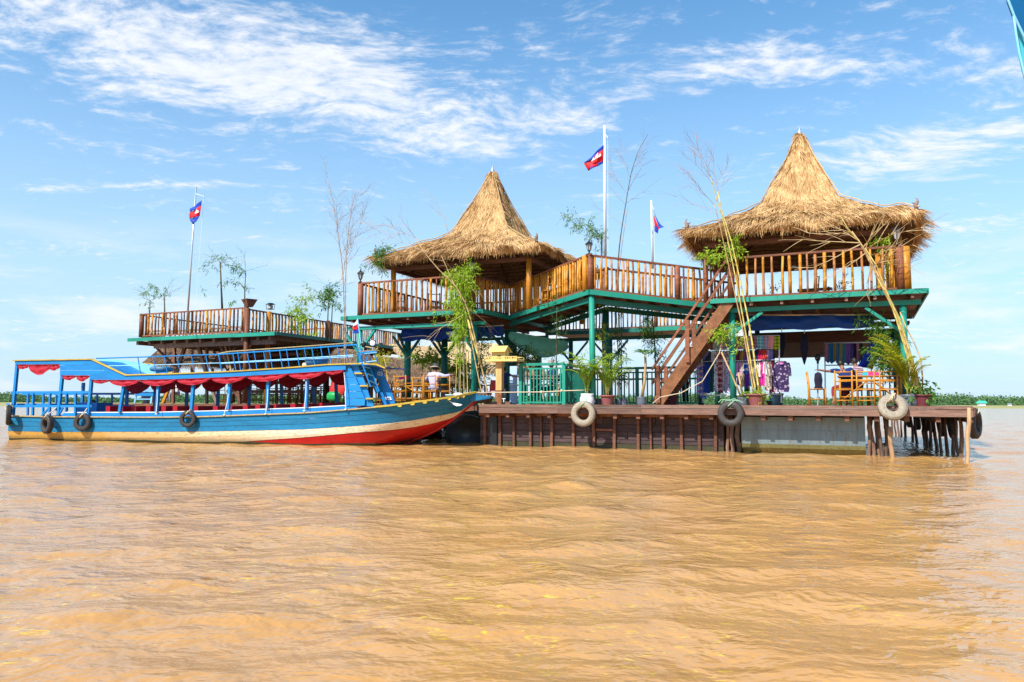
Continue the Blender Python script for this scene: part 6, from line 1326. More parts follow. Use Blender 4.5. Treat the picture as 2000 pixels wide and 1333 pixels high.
# bins below the rack
for px,l in ((1516,'dark green lidded bin under the right end of the clothes rack'),(1505,'dark round basket under the clothes rack')):
    c = W(AB(px,785,2.4)[0],2.4,DZ); t = thing('storage_bin',l,'bin',c); MB().lathe([(0.15,0),(0.19,0.28),(0.2,0.29),(0.2,0.31),(0.05,0.33)] if px==1516 else [(0.10,0),(0.14,0.12),(0.15,0.13),(0.12,0.12)],c,14).build('bin_body',M['tub_blue'] if px>1510 else M['black'],t,smooth=True); MB().lathe([(0.2,0.30),(0.21,0.32),(0.2,0.33)] if px==1516 else [(0.15,0.12),(0.16,0.13),(0.15,0.14)],c,14).build('rim',M['teal_dark'],t)
# scarf rail at the right, sarong, yellow scarf, mannequin
rk2 = thing('scarf_rail','white scarf rail behind the seated pair at the right table','clothes rack',PB(1650,785,3.4))
pipe(1610,671,1702,669,3.4,rk2); pipe(1611,671,1612,787,3.4,rk2); pipe(1702,669,1702,787,3.4,rk2); pipe(1611,714,1702,713,3.4,rk2)
sc2 = [('pink-mauve',(0.42,0.17,0.28)),('teal-blue',(0.02,0.17,0.26)),('blue',(0.01,0.12,0.35)),('olive gold',(0.24,0.18,0.05)),('steel blue',(0.03,0.15,0.30)),('khaki',(0.28,0.22,0.09)),('teal',(0.02,0.20,0.22)),('violet',(0.18,0.09,0.36)),('purple',(0.20,0.08,0.34)),('indigo',(0.07,0.06,0.24)),('near-black plum',(0.03,0.01,0.035)),('dusty rose',(0.38,0.17,0.26)),('dark green-black',(0.02,0.035,0.02))]
xs = np.linspace(1611,1684,14)
for i,(nm_,c1) in enumerate(sc2): strip_cloth('hanging_scarf','%s scarf on the rail behind the seated pair' % nm_,'scarf',xs[i],xs[i+1]+0.7,671,708+jit(4),3.33,CM('s2%d'%i,c1),'plain scarves on the right rail',2,amp=0.03)
M['sarong'] = mat_cloth('blue_print',(0.004,0.02,0.36),(0.01,0.05,0.45),'print',9); M['mustard'] = mat_cloth('mustard_cloth',(0.50,0.36,0.01))
o = patch([(1704,664),(1714,672),(1696,719),(1675,717)],0,lambda x,y: PB(x,y,2.8),8,10,'blue_sarong',M['sarong'],None,0.02,0.05); tag(o,'bright blue printed sarong hanging slantwise beside the yellow scarf','sarong')
o = patch([(1716,672),(1720,676),(1704,722),(1693,719)],0,lambda x,y: PB(x,y,2.65),6,10,'mustard_scarf',M['mustard'],None,0.02,0.05); tag(o,'mustard yellow scarf hanging between the blue sarong and the leafy plant','scarf')
mq = thing('mannequin','dark mannequin head on a stand with dark cloth, left of the seated man','mannequin',PB(1597,785,2.6)); c = PB(1597,699,2.6)
MB().ball(c,0.075,0.085,0.105,12,8).build('head',M['black'],mq,smooth=True); MB().tube([c-ZZ*0.08,c-ZZ*0.16],0.035,8).build('neck',M['black'],mq,smooth=True)
MB().lathe([(0.03,0.02),(0.09,-0.02),(0.11,-0.2),(0.09,-0.35),(0.12,-0.42),(0.12,-0.46)][::-1],c-ZZ*0.42,14).build('draped_bust',M['tub_navy'],mq,smooth=True); MB().tube([c-ZZ*0.14,W(AB(1597,785,2.6)[0],2.6,DZ)],0.02,6).build('stand',M['metal'],mq)
MB().tube([PB(1600,690,2.6),PB(1612,690,2.6)],0.008,5).build('hat_arm',M['black'],mq)
# red things and green box behind the boat
M['red_plastic'] = mat_plain('red_plastic',(0.55,0.03,0.02),0.5)
lump('green_box','bright green soft box seen through the right window of the blue boat','box',PB(652,775,3.6),0.26,0.2,0.18,M['green_plastic'],(FD,SD,ZZ))
t = thing('round_red_tray','large round red lacquer tray leaning behind the green box','tray',PB(657,785,4.4)); c = PB(660,760,4.4); MB().lathe([(0.02,0.0),(0.33,0.0),(0.36,0.03),(0.35,0.045),(0.02,0.02)],c,22,(FD,ZZ,-SD)).build('disc',M['red_plastic'],t,smooth=True); MB().torus(c-SD*0.03,SD,0.34,0.02,22,6).build('rim',M['red_cloth'],t,smooth=True)
t = thing('red_chair','small red plastic chair left of the spirit house post','chair',W(AB(966,780,3.0)[0],3.0,DZ)); c = W(AB(963,780,3.0)[0],3.0,DZ)
MB().box(c+ZZ*0.62+SD*0.2,0.38,0.03,0.36).build('backrest',M['red_plastic'],t); MB().box(c+ZZ*0.4,0.38,0.38,0.03).build('seat',M['red_plastic'],t)
for a in (-1,1):
    for b in (-1,1): MB().bar(c+FD*a*0.17+SD*b*0.17,c+FD*a*0.17+SD*b*0.17+ZZ*0.4,0.03).build('leg',M['red_plastic'],t)
t = thing('basket','green-striped carrier basket with a pale bundle standing on the bow of the blue boat','basket',BQ(880,777,1.3)); c = BQ(881,774,1.3)
MB().lathe([(0.14,-0.06),(0.17,0.05),(0.18,0.055),(0.15,0.05)],c,12).build('basket_wall',M['green_plastic'],t,smooth=True); MB().ball(c+BD*0.22+ZZ*0.03,0.17,0.13,0.07,10,6).build('pale_bundle',M['flag_white'],t,smooth=True); MB().torus(c+ZZ*0.03,ZZ,0.17,0.012,14,5).build('band',M['white'],t)
# tyres of the deck
NF = -SD
tyre('t','big pale sun-bleached tyre hanging at the deck edge below the white bag',PB(1139.5,808.5,-0.16),NF,0.255,0.085,0.09,'rubber_pale',PB(1147,779,-0.02),'rope_green')
tyre('t','dark tyre tied with green rope at the deck edge below the teal post',PB(1427.5,808.5,-0.16),NF,0.235,0.085,0.09,'rubber',PB(1428,781,-0.02),'rope_green')
tyre('t','pale tilted tyre leaning out over the deck edge before the bamboo chairs',PB(1743,795.5,-0.17),(NF+ZZ*0.42+FD*0.12),0.215,0.095,0.085,'rubber_pale',PB(1751,783,-0.02),'rope')
mb = MB(); c = PB(1427,782,-0.08)
for k in range(9): mb.tube([c+FD*jit(0.05),c+FD*(0.22*(k/4-1))+ZZ*jit(0.05)-SD*0.02,c+FD*(0.30*(k/4-1))-ZZ*(0.03+0.05*random.random())],0.011,4)
tag(mb.build('green_rope_knot',M['rope_green'],None),'bushy green rope knot on the deck edge above the dark tyre','rope')
gt = 'dark tyres hanging along the right side of the deck'
sx_, sy_ = [q[0] for q in PILES[::-1]], [q[1] for q in PILES[::-1]]
for k,(px,R_) in enumerate(((1897,0.27),(1855,0.26),(1834,0.25),(1815,0.24),(1803,0.24),(1788,0.24),(1772,0.24))):
    P = at_z(min(px,1884),float(np.interp(min(px,1884),sx_,sy_)),0)+FD*(0.20 if k==0 else 0.06)-SD*(0.1 if k else 0.25); P.z = 0.72 if k else 0.80
    tyre('t','dark tyre hung under the right side of the deck, %s behind the front corner pile' % nm[k],P,FD+Vector((0,0,0.1)) if k else (FD*0.92-SD*0.35),R_,0.08,0.09,'rubber',P+ZZ*0.38,group=gt)
# mooring rope from the bow, white bag
mr = thing('mooring_rope','pale mooring rope stretched from the bow of the boat to the front teal post','rope',PB(905,768,0.2)); pts = [BQ(905,768,1.1),PB(960,767,0.25),PB(1058,766,0.25),PB(1110,763.5,0.3),PB(1156,762,0.42)]
MB().tube(pts,0.014,5).build('rope_line',M['rope'],mr); 
for px,py in ((1058,766),(1097,763.5)): MB().ball(PB(px,py,0.25),0.035,0.03,0.04).build('knot',M['rope'],mr)
MB().tube([PB(1058,766,0.25),PB(1061,780,0.25)],0.008,4).build('loose_end',M['rope'],mr)
r2 = MB().tube([PB(1416,640,1.0),PB(1405,690,0.95),PB(1372,745,0.9),PB(1330,768,0.85),PB(1290,776,0.8),PB(1275,788,0.4)],0.012,5).build('slack_rope',M['rope'],None); tag(r2,'thin slack rope hanging along the underside of the staircase','rope')
r3 = MB().tube([PB(1333,676,0.97),PB(1352,677,0.98),PB(1372,675,1.5)],0.010,4).build('tie_cord',M['rope'],None); tag(r3,'thin cord tied from the stair rail to the clothes rack','cord')
# far things, and the awning edge of the boat the photo is taken from
def hut(px0,px1,yt,ye,yb,Yd,roof,label):
    a,b = at_y(px0,ye,Yd),at_y(px1,ye,Yd); w_ = b.x-a.x; z0, z1, z2 = at_y(px0,yb,Yd).z, a.z, at_y(px0,yt,Yd).z; t = thing('shore_hut',label,'hut',Vector(((a.x+b.x)/2,Yd,z0)))
    MB().hexa([Vector((a.x,Yd,z1)),Vector((b.x,Yd,z1)),Vector((b.x,Yd+w_*.6,z1)),Vector((a.x,Yd+w_*.6,z1)),Vector((a.x+w_*.2,Yd+w_*.28,z2)),Vector((b.x-w_*.05,Yd+w_*.28,z2)),Vector((b.x-w_*.05,Yd+w_*.32,z2)),Vector((a.x+w_*.2,Yd+w_*.32,z2))]).build('roof',M[roof],t)
    MB().hexa([Vector((a.x+w_*.15,Yd+w_*.1,z0)),Vector((b.x-w_*.15,Yd+w_*.1,z0)),Vector((b.x-w_*.15,Yd+w_*.5,z0)),Vector((a.x+w_*.15,Yd+w_*.5,z0)),Vector((a.x+w_*.15,Yd+w_*.1,z1)),Vector((b.x-w_*.15,Yd+w_*.1,z1)),Vector((b.x-w_*.15,Yd+w_*.5,z1)),Vector((a.x+w_*.15,Yd+w_*.5,z1))]).build('wall',M['flag_white'],t)
M['hut_green'] = mat_plain('hut_green',(0.05,0.42,0.30),0.5)
hut(1911,1929,783,788,793,330,'hut_green','tiny green-roofed hut on the far right shore'); hut(1969,1978,788,790,793,420,'steel','tiny white hut on the far right shore, right of the green-roofed one')
aw = thing('boat_awning','blue and teal awning edge of the near boat at the top right corner','awning',at_y(2010,60,2.0)); M['aw_blue'] = mat_cloth('deep_blue_awning',(0.0,0.10,0.26),rough=0.5); M['aw_teal'] = mat_cloth('teal_awning',(0.06,0.45,0.55),rough=0.5)
NY = Vector((0,1,0))
MB().prism([at_y(*q,2.0) for q in ((1970,-30),(1971,0),(1982,30),(2000,68),(2040,120),(2040,-30))], NY*0.012).build('canopy_sheet',M['aw_blue'],aw)
MB().tube([at_y(*q,1.99) for q in ((1963,-30),(1969,0),(1981,32),(2000,72),(2040,140))],0.0035,6).build('piping',M['pale_blue'],aw,smooth=True); MB().tube([at_y(*q,1.985) for q in ((1980,32),(1984,62),(1991,104),(2000,142),(2040,300))],0.0032,6).build('piping',M['pale_blue'],aw,smooth=True)
MB().prism([at_y(*q,2.01) for q in ((1981,34),(2000,72),(2040,140),(2040,290),(2000,140),(1991,104),(1985,62))], NY*0.008).build('side_flap',M['aw_teal'],aw)
# ---------------------------------------------------------------- plants
VG = np.random.default_rng(77)
def lance(P, D, L, Wd, g=VG):
    """narrow bamboo-like leaves: base P, direction D"""
    n = len(P); D = D/np.linalg.norm(D,axis=1)[:,None]; S = np.cross(D, g.normal(size=(n,3))); S /= np.linalg.norm(S,axis=1)[:,None]; L = L[:,None]; Wd = Wd[:,None]
    m = P+D*L*0.4; tip = P+D*L; tip[:,2] -= L[:,0]*0.15
    V = np.stack([P, m+S*Wd/2, tip, m-S*Wd/2],1).reshape(-1,3); return V, np.arange(4*n).reshape(n,4)
def foliage(root, blobs, mat, size=0.11, name='foliage', droop=-0.35, width=0.2):
    """blobs: (px,py,b,rx_px,ry_px,count); leaves gathered in small sprays inside each blob"""
    Ps, Ds = [], []
    for (px,py,b,rx,ry,cnt) in blobs:
        c = PB(px,py,b); dist = c.y/F_PX; k = max(1,cnt//9)
        for _ in range(k):
            v = VG.normal(size=3); v /= np.linalg.norm(v); rr = VG.random()**0.45
            s = np.array(c)+np.array(FD)*v[0]*rr*rx*dist+np.array(SD)*v[1]*rr*min(rx,ry)*dist+np.array([0,0,v[2]*rr*ry*dist])
            d0 = VG.normal(size=3)*0.8; d0[2] += droop; d0 /= np.linalg.norm(d0)
            for j in range(9): Ps.append(s+d0*j*size*0.28+VG.normal(size=3)*size*0.10); Ds.append(d0*0.7+VG.normal(size=3)*0.65+np.array([0,0,droop*0.4]))
    n = len(Ps); V, Fc = lance(np.array(Ps), np.array(Ds), VG.uniform(0.6,1.25,n)*size, VG.uniform(0.8,1.2,n)*size*width)
    return np_part(name, V, Fc, mat, root, kind='stuff')
def stem(root, pxs, b, r0, r1, mat, name='stem', n=6, nodes=True):
    bb = b if isinstance(b,(list,tuple)) else [b]*len(pxs); P_ = [PB(x,y,q) for (x,y),q in zip(pxs,bb)]
    pts = []; rs = []; N = len(P_)-1; L = sum((P_[i+1]-P_[i]).length for i in range(N)); acc = 0; step = 0.28
    for i in range(N):
        l = (P_[i+1]-P_[i]).length; k = max(1,int(l/step)) if nodes else 1
        for j in range(k):
            f = j/k; p0_ = P_[max(i-1,0)]; p1_, p2_ = P_[i], P_[i+1]; p3_ = P_[min(i+2,N)]
            q = 0.5*((2*p1_)+(p2_-p0_)*f+(2*p0_-5*p1_+4*p2_-p3_)*f*f+(3*p1_-p0_-3*p2_+p3_)*f**3)
            r = lerp(r0,r1,(acc+l*f)/L); d = (p2_-p1_).normalized()*0.012
            if nodes and (i or j): pts += [q-d,q,q+d]; rs += [r,r*1.28,r]
            else: pts.append(q); rs.append(r)
        acc += l
    pts.append(P_[-1]); rs.append(r1)
    return MB().tube(pts, rs, n).build(name, mat, root, smooth=True), P_
def twigs(root, starts, mat, name='twigs', seedn=0, leafy=None):
    """starts: (P, direction, length, radius, depth, up); returns tips"""
    g = random.Random(seedn); mb = MB(); tips = []
    def grow(P, d, L, r, dep, up):
        n = 4; pts = [P]; q = P.copy(); dd = d.normalized()
        for i in range(n):
            dd = (dd+Vector((g.gauss(0,.10),g.gauss(0,.10),g.gauss(0,.08)+up*0.10))).normalized(); q = q+dd*L/n; pts.append(q.copy())
            if dep > 0:
                for _ in range(g.choice((1,2,2))):
                    a = g.uniform(0,6.28); o_ = dd.orthogonal().normalized(); o_ = o_*math.cos(a)+dd.cross(o_)*math.sin(a); grow(q, dd*0.8+o_*g.uniform(0.35,0.75), L*g.uniform(0.35,0.6), r*0.6, dep-1, up)
        mb.tube(pts, [lerp(r,r*0.4,i/n) for i in range(n+1)], 3, cap=False); tips.append(q)
    for s in starts: grow(*s)
    o = mb.build(name, mat, root); o['kind'] = 'stuff'; return tips
def plantpot(root_label, px, b, kind, rtop, rbot, h, mat, group=None, z=DZ, soil=True, P=None):
    P = P or W(AB(px,780,b)[0],b,z); t = thing('plant_pot' if kind=='pot' else 'planting_bag', root_label, 'pot' if kind=='pot' else 'plant bag', P, group)
    if kind == 'pot':
        MB().lathe([(rbot,0),(rbot*1.02,0.02),(lerp(rbot,rtop,.5),h*.5),(rtop*0.96,h*0.86),(rtop*1.06,h*0.88),(rtop*1.08,h),(rtop*0.95,h),(rtop*0.9,h*0.9)],P,20).build('pot_wall',mat,t,smooth=False)
        mb = MB(); mb.torus(P+ZZ*h*0.93,ZZ,rtop*1.05,0.018,20,6); mb.build('rim',mat,t,smooth=True)
    else:
        mb = MB(); G = []
        for z_, r_ in ((0,rbot*0.96),(0.03,rbot),(h*.3,rbot*1.04),(h*.6,rbot*0.97),(h*.85,rtop*1.02),(h,rtop*1.08),(h*1.02,rtop*0.92)): G.append([P+Vector((math.cos(q),math.sin(q),0))*r_*(1+0.06*math.sin(q*5+z_*30))+ZZ*z_ for q in [2*math.pi*j/18 for j in range(18)]])
        mb.grid(G,close=True); mb.build('bag',mat,t,smooth=True)
    if soil: MB().lathe([(rtop*0.9,h*0.86),(rtop*0.5,h*0.90),(0.01,h*0.91)],P,14).build('soil',M['soil'],t)
    return t, P+ZZ*h*0.9
def frond(root, P, az, L, rise, mat, n=16, leaf=0.30, wd_=0.03, droop=1.0):
    d = Vector((math.cos(az),math.sin(az),0)); pts = []
    for i in range(9):
        f = i/8; pts.append(P+d*(L*0.75*f*(0.55+0.45*f))+ZZ*(rise*L*(f-0.42*droop*f*f*f)))
    mb = MB(); mb.tube(pts,[lerp(0.012,0.003,i/8) for i in range(9)],4,cap=False); side = Vector((-d.y,d.x,0))
    for i in range(n):
        f = 0.22+0.78*i/(n-1); k = min(7,int(f*8)); p = lerp(pts[k],pts[k+1],f*8-k) if k<8 else pts[8]; t_ = (pts[min(k+1,8)]-pts[k]).normalized(); ll = leaf*math.sin(math.pi*min(1,0.25+0.75*f))**0.7*(1.0-0.25*f)
        for s in (-1,1):
            q = (side*s*0.75+t_*0.65+ZZ*(0.12+jit(0.1))).normalized(); w_ = q.cross(ZZ).normalized()*wd_/2; m_ = p+q*ll*0.45; e = p+q*ll-ZZ*ll*0.35
            k0 = len(mb.v); mb.v += [p,m_+w_,e,m_-w_]; mb.f.append((k0,k0+1,k0+2,k0+3))
    return mb.build('frond',mat,root)
def palm(label, P, fr, mat, canes=0, cane_mat=None, **kw):
    t = thing('palm_plant',label,'palm plant',P)
    for k in range(canes): q = P+Vector((jit(.05),jit(.05),0)); MB().tube([q,q+Vector((jit(.08),jit(.05),0.35))],[0.014,0.010],5).build('cane',cane_mat or M['bam_y'],t,smooth=True)
    for az,L,rise in fr: frond(t,P+Vector((jit(.04),jit(.04),0.15 if canes else 0)),az,L,rise,mat,**kw)
    return t
def plant(label, cat='bamboo plant', name='bamboo_plant', P=(0,0,0)): return thing(name,label,cat,P)

# bright lime bamboo hanging over the left pavilion balcony
p = plant('bright lime bamboo cascading over the left pavilion balcony beside its right post','bamboo','hanging_bamboo',PB(905,790,0.85))
for q in (((898,790),(899,700),(897,620),(893,560)),((907,790),(905,700),(903,610),(905,530)),((914,790),(912,720),(906,640)),((889,790),(893,690),(896,600))): stem(p,q,0.8,0.016,0.008,M['bam_y'])
foliage(p,[(905,532,0.75,26,20,650),(880,540,0.75,14,12,240),(903,560,0.7,30,20,900),(893,585,0.7,24,16,560),(905,600,0.7,20,16,480),(900,620,0.7,22,14,450),(898,640,0.7,14,14,260),(895,660,0.7,12,14,200),(897,690,0.7,10,18,140),(860,612,0.7,16,6,60),(925,515,0.8,10,6,90)],M['leaf_lime'],0.135,droop=-0.7)
p = plant('two pale bamboo poles leaning from the deck up past the left pavilion post','bamboo pole','bamboo_pole',PB(956,790,0.6))
_,a1_ = stem(p,((958,790),(940,715),(915,610),(890,560),(858,528),(828,492),(812,466)),[0.6,0.6,0.5,0.4,0.3,0.2,0.2],0.028,0.012,M['bam_dry'],'pole'); stem(p,((945,786),(931,720),(908,605),(880,540),(862,500)),[0.7,0.6,0.55,0.45,0.4],0.022,0.009,M['bam_dry'],'pole')
stem(p,((939,712),(925,665),(914,625)),[0.58,0.56,0.5],0.034,0.030,M['bam_y'],'pole')
twigs(p,[(a1_[-1],Vector((-0.9,0,0.45)),1.35,0.009,2,-0.3),(a1_[-2],Vector((-0.8,0.1,0.5)),1.5,0.008,2,-0.25),(a1_[-1],Vector((-0.5,0,0.8)),0.9,0.008,1,-0.2)],M['twig'],seedn=5)
twigs(p,[(PB(905,545,0.4),Vector((-.5,0,.6)),0.8,0.007,1,-0.4),(PB(910,560,0.4),Vector((.7,0,-.3)),0.9,0.006,1,-0.5),(PB(912,600,0.4),Vector((.6,-.2,-.5)),0.9,0.006,1,-0.4),(PB(905,615,0.4),Vector((-.8,-.2,-.5)),1.6,0.008,1,-0.1)],M['bam_dry'],name='twigs',seedn=6)
p = plant('thin leafy green stems standing behind the left pavilion post','bamboo','bamboo_plant',PB(930,790,1.6))
for q in (((932,790),(937,720),(942,660)),((940,790),(934,730),(930,680)),((896,790),(897,720),(898,660)),((905,790),(908,720),(905,665))): stem(p,q,1.7,0.018,0.010,M['bark'])
foliage(p,[(938,690,1.6,14,40,420),(935,735,1.6,12,22,220),(950,665,1.6,12,14,160),(925,650,1.6,12,14,140)],M['leaf'],0.12)
p = plant('leafy shrub with broad lime leaves hanging under the rear thatch','creeper','creeper',PB(820,700,5.5)); foliage(p,[(810,692,5.4,22,6,200),(835,698,5.4,18,7,200),(853,704,5.4,14,12,220),(883,716,5.4,24,6,240),(905,712,5.4,16,6,140),(872,705,5.5,8,8,60)],M['leaf_lime'],0.17,width=0.45)
stem(p,((796,690),(820,694),(850,702),(900,715)),5.45,0.012,0.006,M['bark'],nodes=False)
p = plant('row of dark green potted stems behind the restaurant tables','shrub','shrub',PB(905,785,3.2)); foliage(p,[(893,765,3.2,8,18,180),(915,750,3.3,14,26,260),(905,730,3.6,20,16,160),(885,752,3.3,8,10,60)],M['leaf'],0.12)
for px in (893,903,912,917,922): stem(p,((px,788),(px+jit(3),740),(px+jit(4),690)),3.3,0.014,0.009,M['bam_y'])
# dry bare bamboo between the far terrace and the left pavilion
p = plant('tall bare dry bamboo rising between the far terrace and the left pavilion','bamboo','dry_bamboo',PB(673,700,0.9))
_,a_ = stem(p,((675,760),(673,680),(672,600),(668,520),(655,420),(640,350)),0.9,0.030,0.008,M['twig']); _,b_ = stem(p,((676,690),(675,560),(679,470),(688,400),(696,370)),0.9,0.020,0.006,M['twig'])
twigs(p,[(PB(672,560,0.9),Vector((.25,0,1)),1.5,0.010,2,0.2),(PB(669,520,0.9),Vector((-.25,0,1)),1.5,0.009,2,0.2),(PB(677,500,0.9),Vector((.35,.1,1)),1.4,0.009,2,0.2),(PB(660,450,0.9),Vector((-.2,.1,1)),1.2,0.008,2,0.1),(PB(684,430,0.9),Vector((.2,0,1)),0.9,0.008,2,0.1),(a_[-1],Vector((-.25,0,1)),0.7,0.006,1,0),(PB(670,540,0.9),Vector((0,0,1)),1.9,0.009,2,0.2)],M['twig'],seedn=9)
foliage(p,[(712,520,0.9,10,14,60)],M['leaf_pale'],0.10)
p = plant('thin bent dry twig sticking up over the left slope of the left thatched roof','twig','dry_twig',PB(873,448,2.0)); P_ = [PB(x,y,2.0) for x,y in ((876,456),(868,425),(850,392),(820,368))]; MB().tube(P_,[0.015,0.012,0.008,0.004],4).build('stem',M['twig'],p); twigs(p,[(P_[1],Vector((-.6,0,.5)),0.7,0.006,1,-.2)],M['twig'],seedn=14)
p = plant('small leafy branch tucked under the left corner of the left thatched roof','branch','leafy_branch',PB(742,520,1.0)); foliage(p,[(748,492,0.9,14,9,260),(738,505,0.9,10,12,180),(744,520,0.9,6,8,60)],M['leaf'],0.15); stem(p,((740,520),(745,505),(757,490)),0.95,0.012,0.006,M['bark'],nodes=False)
# small trees of the far terrace
def thin_tree(label, stems_, blobs, mat, b, size=0.15, r=0.03, sm='bark'):
    t = thing('bamboo_sapling',label,'sapling',PB(stems_[0][0][0],stems_[0][0][1],b))
    for q in stems_: stem(t,q,b,r,r*0.55,M[sm],nodes=False)
    foliage(t,[(x,y,b,rx,ry,c) for x,y,rx,ry,c in blobs],mat,size); tp_ = PB(*stems_[0][-1],b)
    twigs(t,[(tp_,Vector((random.uniform(-.8,.8),0,.8)),0.8,0.008,1,-.2),(tp_,Vector((-.7,0,.4)),0.9,0.007,1,-.3),(tp_,Vector((.7,0,.4)),0.9,0.007,1,-.3)],M['leafstem'],seedn=len(label)); return t
M['leafstem'] = mat_plain('green_twig',(0.16,0.2,0.08),0.7)
thin_tree('pale feathery sapling at the left tip of the far terrace',[((292,612),(293,588))],[(288,575,11,14,110),(300,560,12,5,90),(292,592,12,8,70),(312,570,8,5,40)],M['leaf_pale'],4.6)
thin_tree('cut dark stem with few pale leaves, second plant on the far terrace',[((322,640),(321,580))],[(320,572,7,6,40),(328,562,8,4,24)],M['leaf_pale'],4.6,r=0.045)
thin_tree('tall thin dark-stemmed sapling in the middle of the far terrace',[((434,604),(432,560),(430,512))],[(433,505,10,8,110),(412,515,12,6,80),(405,525,10,4,30),(440,548,8,5,60),(398,568,10,3,20)],M['leaf_pale'],4.8,r=0.05)
thin_tree('sapling with a green arching top left of the corner planter',[((478,600),(478,565),(480,530)),((478,565),(466,550))],[(460,522,14,6,160),(475,530,10,5,80),(484,560,8,5,50),(458,552,14,4,60),(460,590,12,4,50)],M['leaf'],4.6,0.13,r=0.03)
thin_tree('pair of leaning green saplings left of the left pavilion',[((639,668),(641,600),(646,565)),((646,668),(649,600),(652,585))],[(642,568,14,8,260),(638,582,16,7,160),(658,592,10,5,80),(630,597,10,4,60),(650,575,12,6,80)],M['leaf'],7.2,0.2,r=0.035)
p = plant('lush green bamboo spilling over the side rail of the far terrace','bamboo','hanging_bamboo',PA(585,640,q1+0.1)); 
bq = (PA(585,640,q1)-ORG).dot(SD)-0.4
foliage(p,[(580,608,bq,30,9,420),(590,620,bq,18,10,260),(594,585,bq,20,8,200),(575,640,bq,14,8,160),(592,655,bq,18,10,200),(600,680,bq,16,14,170),(585,668,bq,20,7,130),(608,575,bq,12,14,90),(612,700,bq,10,12,70)],M['leaf_lime'],0.17); stem(p,((593,700),(590,650),(588,610),(592,580)),bq,0.02,0.01,M['bam_y'])
stem(p,((592,600),(600,580),(606,560)),bq,0.01,0.005,M['bam_y'],nodes=False)
p = plant('dry creeper and green leaves on the post behind the boat ladder','creeper','creeper',PB(748,740,4.6)); foliage(p,[(745,700,4.5,14,10,200),(740,690,4.5,10,6,80),(756,706,4.5,12,5,80)],M['leaf_yellow'],0.13); stem(p,((757,760),(755,720),(750,698)),4.5,0.025,0.02,M['bam_y'])
# hedge-like greenery under the green tarp
p = plant('dark feathery green bush under the green tarp behind the spirit house','shrub','shrub',PB(1030,760,3.4)); foliage(p,[(1020,690,3.4,22,18,520),(1005,670,3.4,14,10,160),(1032,706,3.4,18,10,300),(1000,700,3.6,12,16,160),(1045,700,3.4,8,12,80)],M['leaf_dark'],0.15); stem(p,((1022,780),(1021,730),(1020,695)),3.4,0.03,0.02,M['bark'])
# greenery about the raised walkway
p = plant('arching pale bamboo spray above the left rail of the raised walkway','bamboo','bamboo_plant',PB(1174,500,2.4)); foliage(p,[(1165,458,2.3,12,9,170),(1150,450,2.3,14,7,160),(1132,440,2.3,14,6,150),(1115,427,2.3,14,5,110),(1104,424,2.3,8,3,40),(1152,430,2.3,10,7,60),(1168,475,2.3,6,8,30)],M['leaf_pale'],0.13)
stem(p,((1174,560),(1175,500),(1175,458)),2.4,0.030,0.026,M['bark']); stem(p,((1174,462),(1155,445),(1125,428),(1102,424)),2.35,0.010,0.004,M['leafstem'],nodes=False)
p = plant('tall sparse dry bamboo right of the tall white flagpole','bamboo','dry_bamboo',PB(1205,560,3.2)); _,a_ = stem(p,((1205,560),(1210,480),(1222,400),(1235,330),(1252,285),(1266,262)),3.1,0.022,0.005,M['bark']); stem(p,((1206,560),(1216,470),(1226,405)),3.3,0.014,0.007,M['twig'])
twigs(p,[(PB(1222,400,3.1),Vector((-.7,0,.7)),0.8,0.006,1,.1),(PB(1222,398,3.1),Vector((.7,0,.5)),0.9,0.006,1,.1),(PB(1226,375,3.1),Vector((.5,.1,.8)),1.0,0.007,2,.1),(PB(1225,380,3.1),Vector((-.45,.1,.9)),1.0,0.007,2,.1),(PB(1233,340,3.1),Vector((.3,0,1)),0.9,0.006,2,.1),(PB(1231,350,3.1),Vector((-.2,0,1)),0.9,0.006,2,.1),(PB(1240,315,3.1),Vector((.5,0,.8)),0.6,0.005,1,0),(PB(1215,440,3.1),Vector((-.8,0,.6)),1.0,0.005,1,0)],M['twig'],seedn=21)
p = plant('bamboo vine hanging below the raised walkway at the rear fence','bamboo','hanging_bamboo',PB(1275,700,4.4)); foliage(p,[(1268,625,4.4,14,10,200),(1262,645,4.4,16,9,220),(1275,665,4.4,16,9,240),(1282,685,4.4,12,9,160),(1265,610,4.4,18,6,100),(1288,650,4.4,8,12,80),(1290,705,4.4,6,10,60)],M['leaf'],0.13); stem(p,((1280,790),(1280,720),(1278,660),(1272,600)),4.4,0.03,0.015,M['bark'])
for (px,l,ys,mt,cnt) in ((1160,'slender bamboo with sparse leaves twined up the front teal post',(590,640,690,720),'leaf_lime',46),(1178,'bamboo stem with drying leaves between the two teal posts',(640,670,700,725),'leaf_yellow',60),(1205,'dark bamboo stem behind the rear teal post',(610,650,690,730),'leaf',95),(1212,'thin dark stem with bluish leaves right of the rear teal post',(660,690,715,740),'leaf_dark',110),(1085,'thin bamboo hanging behind the green tarp',(590,620,650,690),'leaf_dark',90)):
    b = 1.0 if px < 1165 else (2.0 if px > 1100 else 3.0); p = plant(l,'bamboo','bamboo_plant',PB(px,787,b)); stem(p,((px+2,788),(px+jit(4),700),(px+jit(3),600)),b,0.022,0.010,M['bark']); foliage(p,[(px+jit(5),y,b,11,13,cnt) for y in ys],M[mt],0.12)
